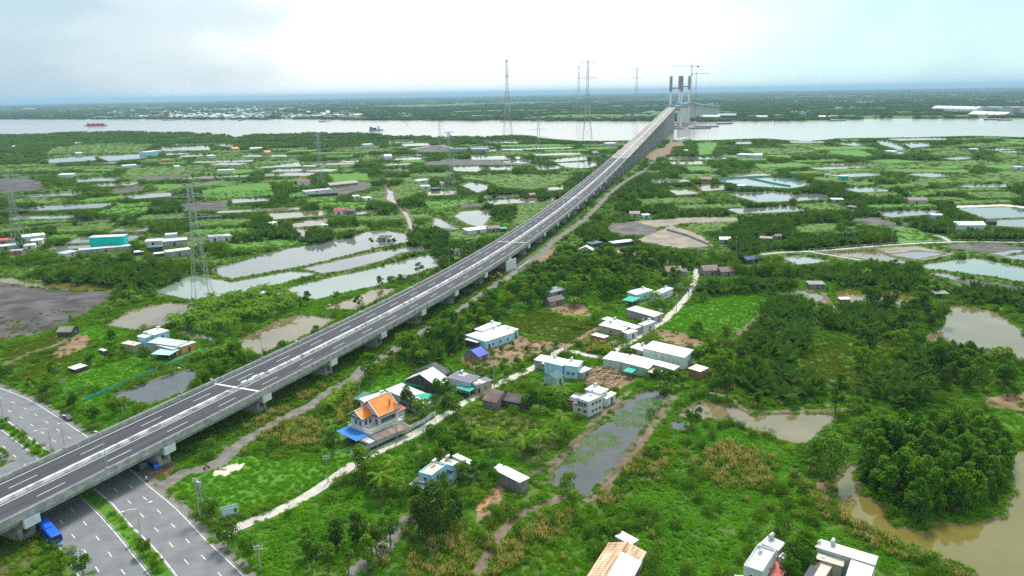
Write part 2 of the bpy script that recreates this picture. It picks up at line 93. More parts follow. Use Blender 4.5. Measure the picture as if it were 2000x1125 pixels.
HOUSES = [["carport",[-45.87,204.98],[-0.728,0.686],[0.686,0.728],10.21,5.21,3.0,"flat","post","blue_sheet","carport with bright blue sheet roof at the end of the villa",0,0.0],["porch",[-40.16,205.87],[-0.706,0.709],[0.709,0.706],4.38,13.05,2.8,"mono","post","brown_tile","long brown weathered tile porch roof along the lane side of the villa",0,0.0],["porch",[-41.85,202.59],[-0.785,0.62],[0.62,0.785],4.63,3.52,2.9,"flat","post","dark","dark porch roof between blue carport and brown tiles",0,0.0],["shed",[-32.03,231.26],[-0.758,0.652],[0.652,0.758],14.58,7.41,4.2,"mono","lg","white","long white roofed shed with pale green side wall behind the orange roofed villa",3,0.0],["canopy",[-29.05,228.89],[-0.915,0.404],[0.404,0.915],4.76,5.31,3.0,"flat","post","white","low white canopy in front of the long white roofed shed",0,0.0],["house",[-46.75,230.59],[-0.661,0.751],[0.751,0.661],6.2,9.58,3.6,"mono","w","white","white roofed house pressed against the back of the orange roofed villa",1,0.0],["shed",[-50.87,237.07],[-0.921,0.389],[0.389,0.921],2.76,6.95,2.4,"mono","dk","teal","low dark teal roofed shed left behind the orange roofed villa",0,0.0],["shed",[-25.93,243.95],[-0.877,0.48],[0.48,0.877],14.05,8.06,4.0,"gable_v","dk","white","shed with a broad arched white roof and dark side wall",0,0.0],["shed",[-24.71,252.67],[-0.939,0.344],[0.344,0.939],11.81,6.21,4.2,"gable_v","dk","dark","shed with weathered dark grey roof behind the arched white roof",0,0.0],["house",[-14.87,246.38],[-0.883,0.469],[0.469,0.883],9.43,7.35,4.4,"mono","w","violet","house with violet grey sheet roof and white front wall by the lane",3,0.0],["shed",[-12.57,245.47],[-0.698,0.716],[0.716,0.698],4.01,7.44,3.6,"mono","tn","violet","tan walled annex with violet grey roof at the lane edge",2,0.0],["awning",[-15.06,242.63],[-0.819,0.574],[0.574,0.819],5.84,5.35,2.6,"flat","post","green","bright green awning in front of the violet roofed house",0,0.0],["awning",[-31.28,246.55],[-0.918,0.397],[0.397,0.918],8.23,2.77,3.0,"flat","post","green","green tarpaulin awning below the arched white roof",0,0.0],["awning",[-28.29,233.81],[-0.91,0.414],[0.414,0.91],5.22,4.14,3.9,"flat","post","green","green tarpaulin at the end of the long white roofed shed",0,0.0],["shelter",[-22.07,233.84],[-0.494,0.87],[0.87,0.494],3.5,4.12,2.2,"flat","post","dark","dark net shelter in the garden beside the lane",0,0.0],["house",[-11.04,292.63],[-0.703,0.711],[0.711,0.703],12.31,16.66,3.8,"flat","b","white","light blue farmhouse under a wide white roof beside the orange yard",5,0.0],["house",[-12.63,304.69],[-0.81,0.587],[0.587,0.81],4.51,13.55,4.4,"flat","b","white","back block of the light blue farmhouse with its own white roof",0,0.0],["shed",[-0.28,307.19],[-0.724,0.69],[0.69,0.724],8.77,4.23,3.3,"flat","b","white","white roofed annex at the right end of the light blue farmhouse",0,0.0],["porch",[-14.32,293.96],[-0.798,0.602],[0.602,0.798],6.68,4.46,3.0,"flat","dk","white","white roofed open porch at the left end of the light blue farmhouse",0,0.0],["hut",[-13.15,278.36],[-0.778,0.629],[0.629,0.778],8.2,5.75,2.3,"gable_v","wd","tarp","thatched hut half covered with a blue tarpaulin",0,0.0],["house",[23.02,258.3],[-0.926,0.378],[0.378,0.926],5.46,6.67,5.0,"flat","b","white","two storey pale blue house block with flat white roof by the lane",4,0.0],["house",[17.96,261.49],[-0.881,0.472],[0.472,0.881],7.95,7.06,4.5,"mono","b","white","middle block of the pale blue lane house with sloping white roof",0,0.0],["porch",[10.98,269.07],[-0.888,0.459],[0.459,0.888],3.87,6.61,3.4,"flat","g","white","white roofed porch at the lane end of the pale blue house",0,0.0],["shed",[18.35,264.0],[-0.905,0.426],[0.426,0.905],8.85,1.66,3.0,"flat","g","white","grey brick shed strip below the pale blue lane house",0,0.0],["shed",[24.28,257.5],[-0.735,0.678],[0.678,0.735],3.2,6.0,3.0,"mono","g","lgrey","small grey shed at the right end of the pale blue lane house",0,0.0],["shed",[14.76,251.62],[-0.778,0.628],[0.628,0.778],5.81,5.23,2.9,"gable_v","lg","teal","dark teal gabled shed below the pale blue lane house",0,0.0],["hut",[-5.73,232.28],[-0.85,0.527],[0.527,0.85],5.72,9.99,2.6,"gable_u","wd","thatch","brown thatched hut with grey plank walls beside the lane",0,0.0],["hut",[3.51,231.03],[-0.881,0.473],[0.473,0.881],9.52,6.79,2.5,"gable_u","dk","thatchd","dark thatched hut with black netting sides next to the brown one",0,0.0],["house",[23.49,225.75],[-0.705,0.709],[0.709,0.705],5.07,7.07,5.2,"parapet","w","white","white cube house with tall side windows by the long pond",6,0.0],["house",[28.33,233.42],[-0.79,0.613],[0.613,0.79],6.33,5.03,4.8,"flat","w","white","rear block of the white cube house by the long pond",0,0.0],["porch",[22.83,226.33],[-0.827,0.562],[0.562,0.827],5.37,2.76,3.2,"flat","w","dark","front porch with dark flat roof on the white cube house",2,0.0],["shed",[19.71,231.43],[-0.847,0.532],[0.532,0.847],3.31,6.99,3.0,"flat","br","dark","dark roofed lean-to on the left of the white cube house",0,0.0],["shed",[30.28,233.22],[-0.783,0.623],[0.623,0.783],2.38,6.24,3.0,"flat","lgr","rustp","small shed with partly rusty white roof right of the white cube house",0,0.0],["house",[60.43,360.84],[-0.666,0.746],[0.746,0.666],6.47,13.32,4.0,"mono","cyl","white","white roofed house with turquoise gable end beside the bare yard",2,0.0],["house",[70.69,359.75],[-0.776,0.631],[0.631,0.776],4.18,16.32,4.0,"mono","w","white","white roofed block with dark blue awning near the concrete yard wall",0,0.0],["awning",[57.29,352.14],[-0.823,0.568],[0.568,0.823],5.75,8.86,2.8,"flat","post","green","sea green awning in front of the turquoise gable end",0,0.0],["awning",[73.07,357.32],[-0.634,0.773],[0.773,0.634],4.58,4.08,2.6,"flat","post","bluedark","dark blue awning below the white roof near the yard wall",0,0.0],["shed",[62.5,324.9],[-0.725,0.689],[0.689,0.725],15.04,7.62,3.6,"mono","g","rustp","long grey block shed with faintly rusty pale roof on the lane",1,0.0],["house",[51.49,307.98],[-0.717,0.697],[0.697,0.717],18.05,4.62,3.6,"mono","g","white","narrow long house with white roof ending at the lane",2,0.0],["house",[55.58,311.03],[-0.689,0.725],[0.725,0.689],3.33,8.48,3.6,"flat","w","white","small white fronted shop house on the lane by a round tree",1,0.0],["house",[46.16,306.26],[-0.844,0.536],[0.536,0.844],11.5,7.01,3.4,"mono","tn","white","tan walled house with white sheet roof set back from the lane",2,0.0],["porch",[47.49,302.26],[-0.617,0.787],[0.787,0.617],3.59,6.26,2.9,"flat","w","white","small white porch roof on the lane in front of the tan house",0,0.0],["shed",[37.25,298.46],[-0.762,0.647],[0.647,0.762],6.66,3.73,2.5,"flat","br","white","small red brick shed with white roof beside the dry reed plot",0,0.0],["warehouse",[62.73,265.75],[-0.837,0.547],[0.547,0.837],16.82,10.26,5.5,"mono","pale","white","big white roofed warehouse with pale green striped sheet wall",0,0.0],["house",[52.69,275.68],[-0.756,0.654],[0.654,0.756],9.98,6.39,3.6,"mono","w","white","white front house with porch at the lane end of the warehouse",2,0.0],["shed",[39.63,266.28],[-0.881,0.473],[0.473,0.881],7.35,9.13,3.8,"flat","lg","white","green walled shed with clean white roof next to the felled logs",0,0.0],["shed",[48.34,259.62],[-0.837,0.548],[0.548,0.837],10.86,9.97,3.6,"mono","lg","rustp","middle shed of the row above the felled logs with lightly stained roof",0,0.0],["shed",[57.4,258.26],[-0.814,0.581],[0.581,0.814],8.65,5.01,3.4,"mono","g","rustp","right end shed of the row above the felled logs behind trees",0,0.0],["awning",[51.16,256.29],[-0.815,0.579],[0.579,0.815],4.06,5.74,2.4,"flat","post","rusts","rust and white striped awning at the right end shed",0,0.0],["awning",[42.21,257.71],[-0.861,0.508],[0.508,0.861],3.4,7.69,2.6,"flat","post","green","deep green awning on the shed row above the felled logs",0,0.0],["hut",[66.13,255.93],[-0.706,0.708],[0.708,0.706],5.15,5.91,3.2,"flat","br","rustp","boxy red brick hut with rust stained roof beside a bare tree",1,0.0],["house",[-21.43,179.02],[-0.87,0.492],[0.492,0.87],4.11,6.73,5.4,"parapet","b","cream","blue white two storey house with cream roof among trees",3,0.0],["house",[-16.55,185.04],[-0.848,0.531],[0.531,0.848],4.33,2.74,4.9,"flat","b","cream","rear cream roofed block of the blue white two storey house",0,0.0],["shed",[-12.0,186.54],[-0.729,0.684],[0.684,0.729],7.04,1.95,4.5,"flat","w","white","white roofed rear wing of the blue white two storey house",0,0.0],["porch",[-22.4,177.85],[-0.881,0.473],[0.473,0.881],4.86,2.66,3.2,"flat","b","dark","dark flat roofed porch in front of the blue white two storey house",1,0.0],["canopy",[-23.15,177.49],[-0.901,0.434],[0.434,0.901],4.73,1.44,2.5,"flat","post","white","low white canopy in front of the dark porch roof",0,0.0],["porch",[-17.46,183.55],[-0.857,0.515],[0.515,0.857],1.83,2.65,3.0,"flat","b","dark","small dark courtyard roof right of the blue white two storey house",0,0.0],["hut",[1.12,177.76],[-0.695,0.719],[0.719,0.695],9.18,3.69,3.6,"flat","wd","white","long weathered plank hut with white roof above the red soil strip",0,0.0],["shed",[-4.54,186.44],[-0.861,0.508],[0.508,0.861],1.35,2.77,2.9,"flat","w","white","little white shed at the back end of the weathered plank hut",0,0.0],["shed",[25.24,150.12],[-0.686,0.728],[0.728,0.686],4.6,2.88,3.0,"flat","g","white","small white roofed box shed behind the rusty roofed house",0,0.0],["house",[49.35,135.29],[-0.817,0.577],[0.577,0.817],3.87,8.92,6.0,"parapet","w","white","white house with walled flat roof at the bottom edge",2,0.0],["house",[55.57,143.93],[-0.729,0.685],[0.685,0.729],4.13,3.83,5.0,"flat","w","lgrey","rear block with pale grey roof of the walled flat roof house",0,0.0],["shed",[56.21,141.95],[-0.715,0.699],[0.699,0.715],1.35,5.33,4.2,"flat","w","white","small white roof between the walled flat roof and the round tree",0,0.0],["porch",[53.79,136.69],[-0.858,0.514],[0.514,0.858],2.5,7.67,3.0,"flat","post","redroof","dark red tiled porch roof beside the round tree at the bottom edge",0,0.0],["canopy",[48.35,136.85],[-0.996,0.094],[0.094,0.996],3.78,1.05,3.2,"flat","post","white","white canopy cut by the bottom edge below the walled flat roof",0,0.0],["house",[73.49,138.3],[-0.828,0.561],[0.561,0.828],11.86,3.63,5.0,"flat","w","white","wide house with long white roof at the bottom right edge",0,0.0],["shed",[67.49,139.45],[-0.863,0.505],[0.505,0.863],5.42,2.53,4.0,"flat","tn","cream","cream panel roof in front of the long white roof",0,0.0],["shed",[69.48,132.23],[-0.848,0.53],[0.53,0.848],4.42,7.64,4.6,"flat","cyl","white","white roofed right wing of the wide bottom edge house",0,0.0],["shed",[61.71,135.6],[-0.776,0.63],[0.63,0.776],2.48,6.56,3.4,"flat","tn","cream","small cream roof with rust patch between the wings",0,0.0],["shed",[58.97,135.1],[-0.797,0.604],[0.604,0.797],1.58,7.53,3.6,"flat","g","dark","dark stained flat roof on the left of the wide bottom edge house",0,0.0],["house",[-148.29,303.42],[-0.85,0.527],[0.527,0.85],7.82,7.32,5.6,"flat","b","white","tall light blue house with flat white roof beside the brown pond",3,0.0],["house",[-150.81,300.96],[-0.899,0.438],[0.438,0.899],5.12,4.2,5.2,"flat","b","white","middle block of the tall light blue house beside the brown pond",0,0.0],["shed",[-153.39,296.57],[-0.915,0.403],[0.403,0.915],7.84,3.77,3.4,"flat","tn","cream","cream roofed open front shed of the tall light blue house",1,0.0],["shed",[-134.9,293.87],[-0.972,0.236],[0.236,0.972],13.99,6.98,4.0,"mono","g","lgrey","pale roofed grey house next to the tall light blue house",0,0.0],["shed",[-135.65,291.48],[-0.901,0.434],[0.434,0.901],9.77,3.33,3.4,"mono","tn","lgrey","front room with pale sheet roof facing the green net fence",2,0.0],["awning",[-134.84,286.19],[-0.988,0.156],[0.156,0.988],8.16,6.98,2.6,"flat","post","lblue","light blue sloping awning facing the green net fence",0,0.0],["porch",[-133.65,294.06],[-0.861,0.508],[0.508,0.861],2.69,7.43,3.2,"flat","or","lgrey","porch with orange pillars at the green net fence",0,0.0],["hut",[-191.98,319.38],[-1.0,0.029],[0.029,1.0],6.69,6.85,2.6,"gable_u","dk","thatchg","grey thatched hut at the edge of the dark mud field",1,0.0],["shelter",[-165.22,273.62],[-0.886,0.463],[0.463,0.886],4.45,5.22,1.8,"flat","dk","white","low white roofed pen below a round tree in the green strips",0,0.0],["shelter",[-165.85,295.94],[-0.861,0.509],[0.509,0.861],3.6,1.6,1.5,"flat","dk","white","tiny white roofed pen beside the light blue house",0,0.0],["house",[-289.19,518.95],[-0.154,0.988],[0.988,0.154],8,23.04,9,"flat","cy","white","turquoise hall with blank bright wall among trees",2,0],["shed",[-289.83,505.34],[-0.408,0.913],[0.913,0.408],5,32.35,3,"mono","g","lgrey","long low grey shed in front of the turquoise hall",0,0],["shed",[-293.32,496.12],[-0.966,0.258],[0.258,0.966],7,10.86,2.6,"mono","w","lgrey","pale low shed left in front of the turquoise hall",0,0],["house",[-257.31,531.35],[-0.231,0.973],[0.973,0.231],7,11.26,3.6,"mono","w","white","white roofed house left in the cluster near the big pylon",0,0],["house",[-242.22,526.45],[-0.423,0.906],[0.906,0.423],8,15.89,4.2,"mono","g","white","wide white roofed house in the cluster near the big pylon",0,0],["house",[-246.12,539.4],[-0.373,0.928],[0.928,0.373],6,8.09,6.5,"flat","lg","white","pale green tall block in the cluster near the big pylon",0,0],["shed",[-245.33,508.85],[-0.337,0.941],[0.941,0.337],5,9.9,3.4,"mono","dk","teal","dark shed below the cluster near the big pylon",0,0],["shed",[-223.05,487.91],[-0.594,0.805],[0.805,0.594],6,15.28,4.2,"mono","g","white","long pale walled shed directly left of the big pylon",0,0],["shed",[-249.26,497.89],[-0.31,0.951],[0.951,0.31],5,6.09,2.4,"mono","dk","white","small white roof left of the dark shed",0,0],["shed",[-232.39,491.0],[-0.543,0.84],[0.84,0.543],4,6.33,2.4,"mono","dk","white","small white roof beside the long pale walled shed",0,0],["house",[-217.08,543.69],[-0.426,0.905],[0.905,0.426],7,8.33,3.5,"mono","w","lgrey","weathered pale roof right of the big pylon",0,0],["house",[-208.65,545.27],[-0.641,0.768],[0.768,0.641],7,8.04,3.5,"mono","w","lgrey","far right pale roof behind the big pylon",0,0],["house",[-356.85,554.28],[-0.641,0.768],[0.768,0.641],9,14.97,4.2,"mono","w","white","large white roofed house beside the left edge pylon",0,0],["house",[-344.57,542.87],[-0.331,0.944],[0.944,0.331],6,7.74,3.4,"mono","w","white","lower white roof in front of the left edge house",0,0],["house",[-372.66,544.05],[-0.347,0.938],[0.938,0.347],8,13.93,3.4,"mono","g","redroof","long dull red roof at the left edge",0,0],["house",[-339.21,525.49],[-0.377,0.926],[0.926,0.377],6,7.57,3.0,"mono","w","white","white roof behind the left edge pylon foot",0,0],["house",[-357.44,520.68],[-0.534,0.845],[0.845,0.534],7,17.69,3.2,"mono","g","lgrey","pale grey long roof at the left edge",0,0],["shed",[-336.67,506.52],[-0.302,0.953],[0.953,0.302],5,7.39,3.0,"flat","br","lgrey","small red walled shed at the left edge pylon foot",0,0],["shed",[67.11,498.22],[-0.426,0.905],[0.905,0.426],6,17.38,2.8,"mono","dk","white","open sided white roofed shed by the mud yard",0,0],["shed",[53.19,497.73],[-0.608,0.794],[0.794,0.608],6,10.31,2.6,"mono","dk","bluedark","dark blue roofed lean-to beside the mud yard",0,0],["shed",[42.07,478.72],[0.246,0.969],[0.969,-0.246],6,9.82,2.6,"gable_u","g","white","white roofed hut with dark front behind the wood",0,0],["hut",[96.68,621.28],[0.111,0.994],[0.994,-0.111],7,8.67,3.0,"gable_v","tn","thatchg","thatched tan barn above the mud yard",0,0],["shed",[106.21,613.38],[-0.135,0.991],[0.991,0.135],5,6.41,3.0,"mono","b","white","pale blue shed next to the thatched tan barn",0,0],["hut",[19.63,370.98],[-0.635,0.773],[0.773,0.635],7,10.23,3.2,"mono","g","grblue","grey blue roofed hut in the palm wood clearing",0,0],["hut",[17.98,354.07],[-0.606,0.795],[0.795,0.606],6,9.78,2.8,"gable_v","wd","thatchd","dark thatched hut in the palm wood clearing",0,0],["hut",[85.23,412.36],[-0.054,0.999],[0.999,0.054],9,9.46,3.0,"gable_v","wd","thatch","big brown thatched hut left of the lane end",0,0],["hut",[94.13,412.92],[-0.255,0.967],[0.967,0.255],5,3.74,2.6,"gable_v","wd","thatch","small thatched hut beside the big one at the lane end",0,0],["hut",[105.86,412.7],[-0.143,0.99],[0.99,0.143],9,9.61,3.0,"gable_v","wd","thatch","thatched hut right of the lane end",0,0],["hut",[115.02,410.97],[-0.165,0.986],[0.986,0.165],8,8.68,2.6,"gable_v","wd","thatch","second thatched hut right of the lane end",0,0],["hut",[137.91,440.13],[-0.423,0.906],[0.906,0.423],6,9.6,2.6,"gable_v","dk","bluedark","black and blue roofed hut beside the pale pond",1,0],["hut",[151.84,380.32],[0.07,0.998],[0.998,-0.07],6,8.26,2.8,"mono","wd","thatchg","plank hut with pale sheet roof between two ponds",1,0],["hut",[138.81,503.1],[0.091,0.996],[0.996,-0.091],6,7.67,3.0,"gable_v","g","white","white arched roof hut in the bright scrub",0,0],["hut",[167.05,509.77],[0.463,0.887],[0.887,-0.463],6,8.2,2.6,"mono","wd","thatchg","grey hut on the bare clearing",0,0],["hut",[179.66,514.93],[0.094,0.996],[0.996,-0.094],5,4.91,2.4,"gable_v","wd","thatch","thatched hut on the bare clearing",0,0],["shed",[177.37,538.57],[0.525,0.851],[0.851,-0.525],5,3.94,2.6,"mono","w","white","white roof behind the bare clearing",0,0],["shelter",[191.51,424.39],[0.332,0.943],[0.943,-0.332],5,4.31,2.0,"flat","dk","white","white roof half hidden by palms near the pale pond",0,0],["hut",[204.46,358.33],[0.067,0.998],[0.998,-0.067],5,6.79,2.6,"mono","post","thatchg","open thatched shelter on posts at the brown right pond",0,0],["shelter",[156.91,354.38],[0.066,0.998],[0.998,-0.066],4,5.42,1.6,"flat","br","rustp","small float hut with pale roof in the olive pond",0,0],["house",[316.27,539.39],[0.1,0.995],[0.995,-0.1],9,20.9,3.4,"gable_v","w","white","white roofed farmhouse above the white path",0,0],["shed",[324.62,586.03],[0.109,0.994],[0.994,-0.109],6,9.21,3.4,"mono","cyl","lgrey","sea green shed between the right hand ponds",0,0],["shed",[348.73,556.66],[0.104,0.995],[0.995,-0.104],5,8.05,2.4,"gable_v","dk","dark","black hut on the right hand pond dike",0,0],["hut",[212.83,862.98],[0.468,0.884],[0.884,-0.468],8,12.36,3.0,"gable_v","br","thatch","brown pagoda like hut beside the netted pond",0,0],["hut",[287.41,684.23],[0.125,0.992],[0.992,-0.125],7,10.88,3.0,"mono","g","lgrey","grey hut at the corner of the bright ponds",0,0],["hut",[285.01,649.23],[0.906,0.424],[0.424,-0.906],6,11.04,2.2,"mono","wd","thatchg","low long pale hut below the bright ponds",0,0],["shed",[359.13,882.08],[0.534,0.845],[0.845,-0.534],6,6.63,4,"flat","w","lgrey","pale box house beyond the netted pond",0,0],["shed",[367.02,859.37],[0.158,0.988],[0.988,-0.158],7,10.4,4,"flat","cy","white","small turquoise house beyond the netted pond",0,0],["shed",[236.01,798.49],[0.144,0.99],[0.99,-0.144],6,8.66,3,"mono","b","white","white roofed hut on the netted pond island",0,0],["hut",[347.76,667.38],[0.124,0.992],[0.992,-0.124],9,15.99,3.2,"gable_v","tn","thatchg","long thatched barn with tan walls right of the bright scrub",0,0],["house",[345.52,1183.59],[0.732,0.681],[0.681,-0.732],14,30.86,4,"mono","w","white","long white farm building in the right midfield",0,0],["house",[360.11,1144.87],[0.206,0.978],[0.978,-0.206],10,12.31,5,"gable_v","w","white","white gabled house at the end of the long farm building",0,0],["house",[334.04,1543.65],[-0.821,0.571],[0.571,0.821],14,65.05,5,"mono","w","white","white roofed site building near the bridge foot",0,0],["house",[289.2,1274.84],[-0.708,0.706],[0.706,0.708],8,14.6,4,"mono","w","white","small white building in trees near the bridge foot",0,0],["shed",[721.03,1215.09],[0.232,0.973],[0.973,-0.232],8,12.27,3,"mono","w","white","far white shed in the right fields",0,0],["shed",[604.32,925.19],[0.176,0.984],[0.984,-0.176],8,11.19,4,"mono","cyl","lgrey","sea green shed at the right edge of the midfield",0,0],["shed",[-31.68,554.06],[-0.492,0.87],[0.87,0.492],9,20.9,3.2,"mono","w","white","white roofed shed beside the viaduct left side",0,0],["hut",[-17.0,560.62],[-0.322,0.947],[0.947,0.322],7,9.79,3.0,"gable_v","wd","thatch","thatched hut between the white shed and the viaduct",0,0],["shed",[-7.73,563.77],[-0.221,0.975],[0.975,0.221],5,5.16,2.4,"mono","dk","green","small green roofed lean-to against the viaduct left side",0,0],["hut",[-93.37,533.4],[0.093,0.996],[0.996,-0.093],6,8.34,2.6,"gable_v","wd","thatch","thatched hut on the island in the long ponds",0,0],["shelter",[-89.22,533.01],[0.326,0.945],[0.945,-0.326],4,6.08,2.2,"flat","w","white","white awning on the island in the long ponds",0,0],["hut",[-62.81,412.1],[0.422,0.907],[0.907,-0.422],5,5.02,2.6,"gable_v","wd","thatchg","little grey hut on the dike beside the viaduct",0,0],["hut",[-37.25,481.95],[0.598,0.801],[0.801,-0.598],5,5.67,3.0,"gable_v","w","thatch","small hut with tan roof by the viaduct left side",0,0],["house",[-154.52,664.89],[0.113,0.994],[0.994,-0.113],7,9.55,3.4,"gable_v","w","redroof","white house with red roof tiles among dark trees",0,0],["hut",[-145.89,663.9],[0.113,0.994],[0.994,-0.113],7,10.39,3.2,"gable_v","wd","thatch","brown thatched hut beside the red tiled house",0,0],["shed",[-148.15,595.03],[-0.245,0.969],[0.969,0.245],5,5.17,2.4,"mono","w","white","small white roof by the brown ponds",0,0],["shed",[-189.1,603.73],[-0.976,0.216],[0.216,0.976],6,9.22,3.0,"mono","w","white","tilted white roof left of the brown ponds",0,0],["shelter",[-130.8,382.79],[-0.273,0.962],[0.962,0.273],4,5.73,2.2,"flat","dk","white","white roofed hut at the edge of the coconut grove",0,0],["house",[-652.54,1400.41],[-0.977,0.212],[0.212,0.977],16,43.6,8,"flat","b","white","tall pale block beside the far left ponds",0,0],["house",[-565.05,1263.88],[-0.443,0.896],[0.896,0.443],10,11.6,3,"gable_v","br","redroof","red roofed hut right of the tall pale block",0,0],["house",[-514.21,1329.2],[-0.727,0.687],[0.687,0.727],12,13.85,5,"mono","w","white","white house in the far left trees",0,0],["house",[-508.65,1524.56],[-0.209,0.978],[0.978,0.209],14,23.58,4,"mono","w","white","pale roofed house near the creek mouth",0,0],["hut",[-537.83,1515.99],[-0.845,0.535],[0.535,0.845],12,16.03,4,"gable_v","tn","orange_tile","orange roofed hut near the creek mouth",0,0],["hut",[-437.38,1396.88],[-0.868,0.497],[0.497,0.868],12,13.77,4,"gable_v","tn","orange_tile","second orange roofed hut farther right near the creek",0,0],["house",[-602.14,1030.22],[-0.099,0.995],[0.995,0.099],12,18.42,5,"mono","w","white","white house at the left edge salt pans",0,0],["house",[-810.62,1457.27],[-0.638,0.77],[0.77,0.638],12,11.39,5,"mono","lg","white","pale green house in the far left fields",0,0],["house",[-582.76,1167.73],[-0.618,0.786],[0.786,0.618],10,20.31,4,"mono","w","white","white long house in the left midfield",0,0],["house",[-488.04,1129.55],[-0.583,0.813],[0.813,0.583],10,8.03,5,"mono","w","white","small white house above the left mud pond",0,0],["house",[-403.54,1064.76],[-0.066,0.998],[0.998,0.066],10,22.17,4,"mono","w","lgrey","grey white house cluster in the left midfield",0,0],["house",[-299.73,1115.73],[0.181,0.984],[0.984,-0.181],9,19.28,3,"mono","g","lgrey","grey shed near the thin left pylon",0,0],["house",[-248.95,899.59],[0.148,0.989],[0.989,-0.148],9,15.43,4,"gable_v","w","redroof","house with faded red roof beyond the green field",0,0],["shed",[-387.3,961.83],[0.155,0.988],[0.988,-0.155],12,18.14,3,"gable_v","wd","thatchg","dark long shed on the left fields",0,0],["shed",[-309.71,976.02],[-0.228,0.974],[0.974,0.228],12,11.74,3,"gable_v","br","thatchg","reddish shed beyond the green field",0,0],["shed",[-215.93,810.37],[-0.666,0.746],[0.746,0.666],9,31.96,3,"mono","w","lgrey","row of pale sheds beside the canal",0,0],["shed",[-205.66,785.75],[-0.394,0.919],[0.919,0.394],7,29.59,3,"mono","dk","dark","dark sheds in front of the pale row beside the canal",0,0],["shed",[-203.51,868.36],[-0.656,0.755],[0.755,0.656],10,36.73,2.5,"gable_v","wd","thatchg","long brown shed row above the canal trees",0,0],["shed",[-1059.01,1779.33],[-0.866,0.499],[0.499,0.866],14,26.59,4,"mono","w","white","far left white shed below the river trees",0,0],["shed",[-1110.1,1741.37],[-0.376,0.926],[0.926,0.376],14,20.5,4,"mono","w","white","white shed beside the far left salt pans",0,0],["shed",[-1018.02,1829.17],[-0.219,0.976],[0.976,0.219],12,14.49,4,"mono","w","white","single white shed below the river trees",0,0],["house",[-107.32,891.8],[-0.685,0.729],[0.729,0.685],8,17.42,3.5,"mono","w","white","white roofed house left of the middle pylon foot",0,0],["house",[-96.6,835.14],[-0.346,0.938],[0.938,0.346],8,10.81,3.5,"mono","w","lgrey","grey roof below it near the middle pylon foot",0,0],["shed",[-82.18,816.21],[-0.441,0.898],[0.898,0.441],7,8.79,3,"mono","dk","bluedark","blue roofed shed near the middle pylon foot",0,0],["shed",[-76.88,855.25],[-0.508,0.861],[0.861,0.508],7,5.72,4,"gable_v","w","redroof","small house with red roof at the middle pylon foot",0,0],["house",[-200.57,1244.35],[-0.393,0.92],[0.92,0.393],12,12.69,5,"gable_v","w","white","white tent roofed house in the centre trees",0,0],["shed",[-70.88,1380.87],[0.229,0.973],[0.973,-0.229],22,30.18,5,"mono","g","grblue","long blue roofed farm shed in the centre ponds",0,0],["shed",[-105.82,1389.08],[-0.066,0.998],[0.998,0.066],22,31.04,5,"mono","g","teal","green roofed farm shed in the centre ponds",0,0],["hut",[18.76,748.81],[-0.283,0.959],[0.959,0.283],7,6.97,3,"gable_v","br","thatch","brown hut on the dike beside the viaduct",0,0],["house",[-291.22,1563.27],[-0.597,0.802],[0.802,0.597],14,21.46,5,"mono","w","white","white house left of the centre ponds",0,0],["house",[181.99,1468.82],[-0.256,0.967],[0.967,0.256],14,21.53,5,"mono","w","white","white site building left of the bridge",0,0],["house",[134.7,1248.75],[-0.495,0.869],[0.869,0.495],12,11.49,4,"gable_v","wd","thatch","brown hut left of the bridge",0,0],["house",[-134.18,1836.58],[-0.688,0.726],[0.726,0.688],14,17.72,5,"gable_v","w","white","white house in the riverside trees",0,0],["shed",[-141.86,748.58],[-0.687,0.727],[0.727,0.687],7,8.95,3,"mono","w","white","white roof below the canal sheds",0,0],["shed",[-156.32,764.56],[-0.503,0.864],[0.864,0.503],7,7.04,3,"mono","w","white","smaller white roof below the canal sheds",0,0],["shed",[-16.05,1391.27],[0.543,0.84],[0.84,-0.543],10,40.82,2.5,"mono","w","lgrey","low pale shed strip in the centre ponds",0,0],["house",[582.43,1207.02],[0.855,0.519],[0.519,-0.855],10,16.1,3,"mono","w","white","low white building between the bright ponds",0,0]]
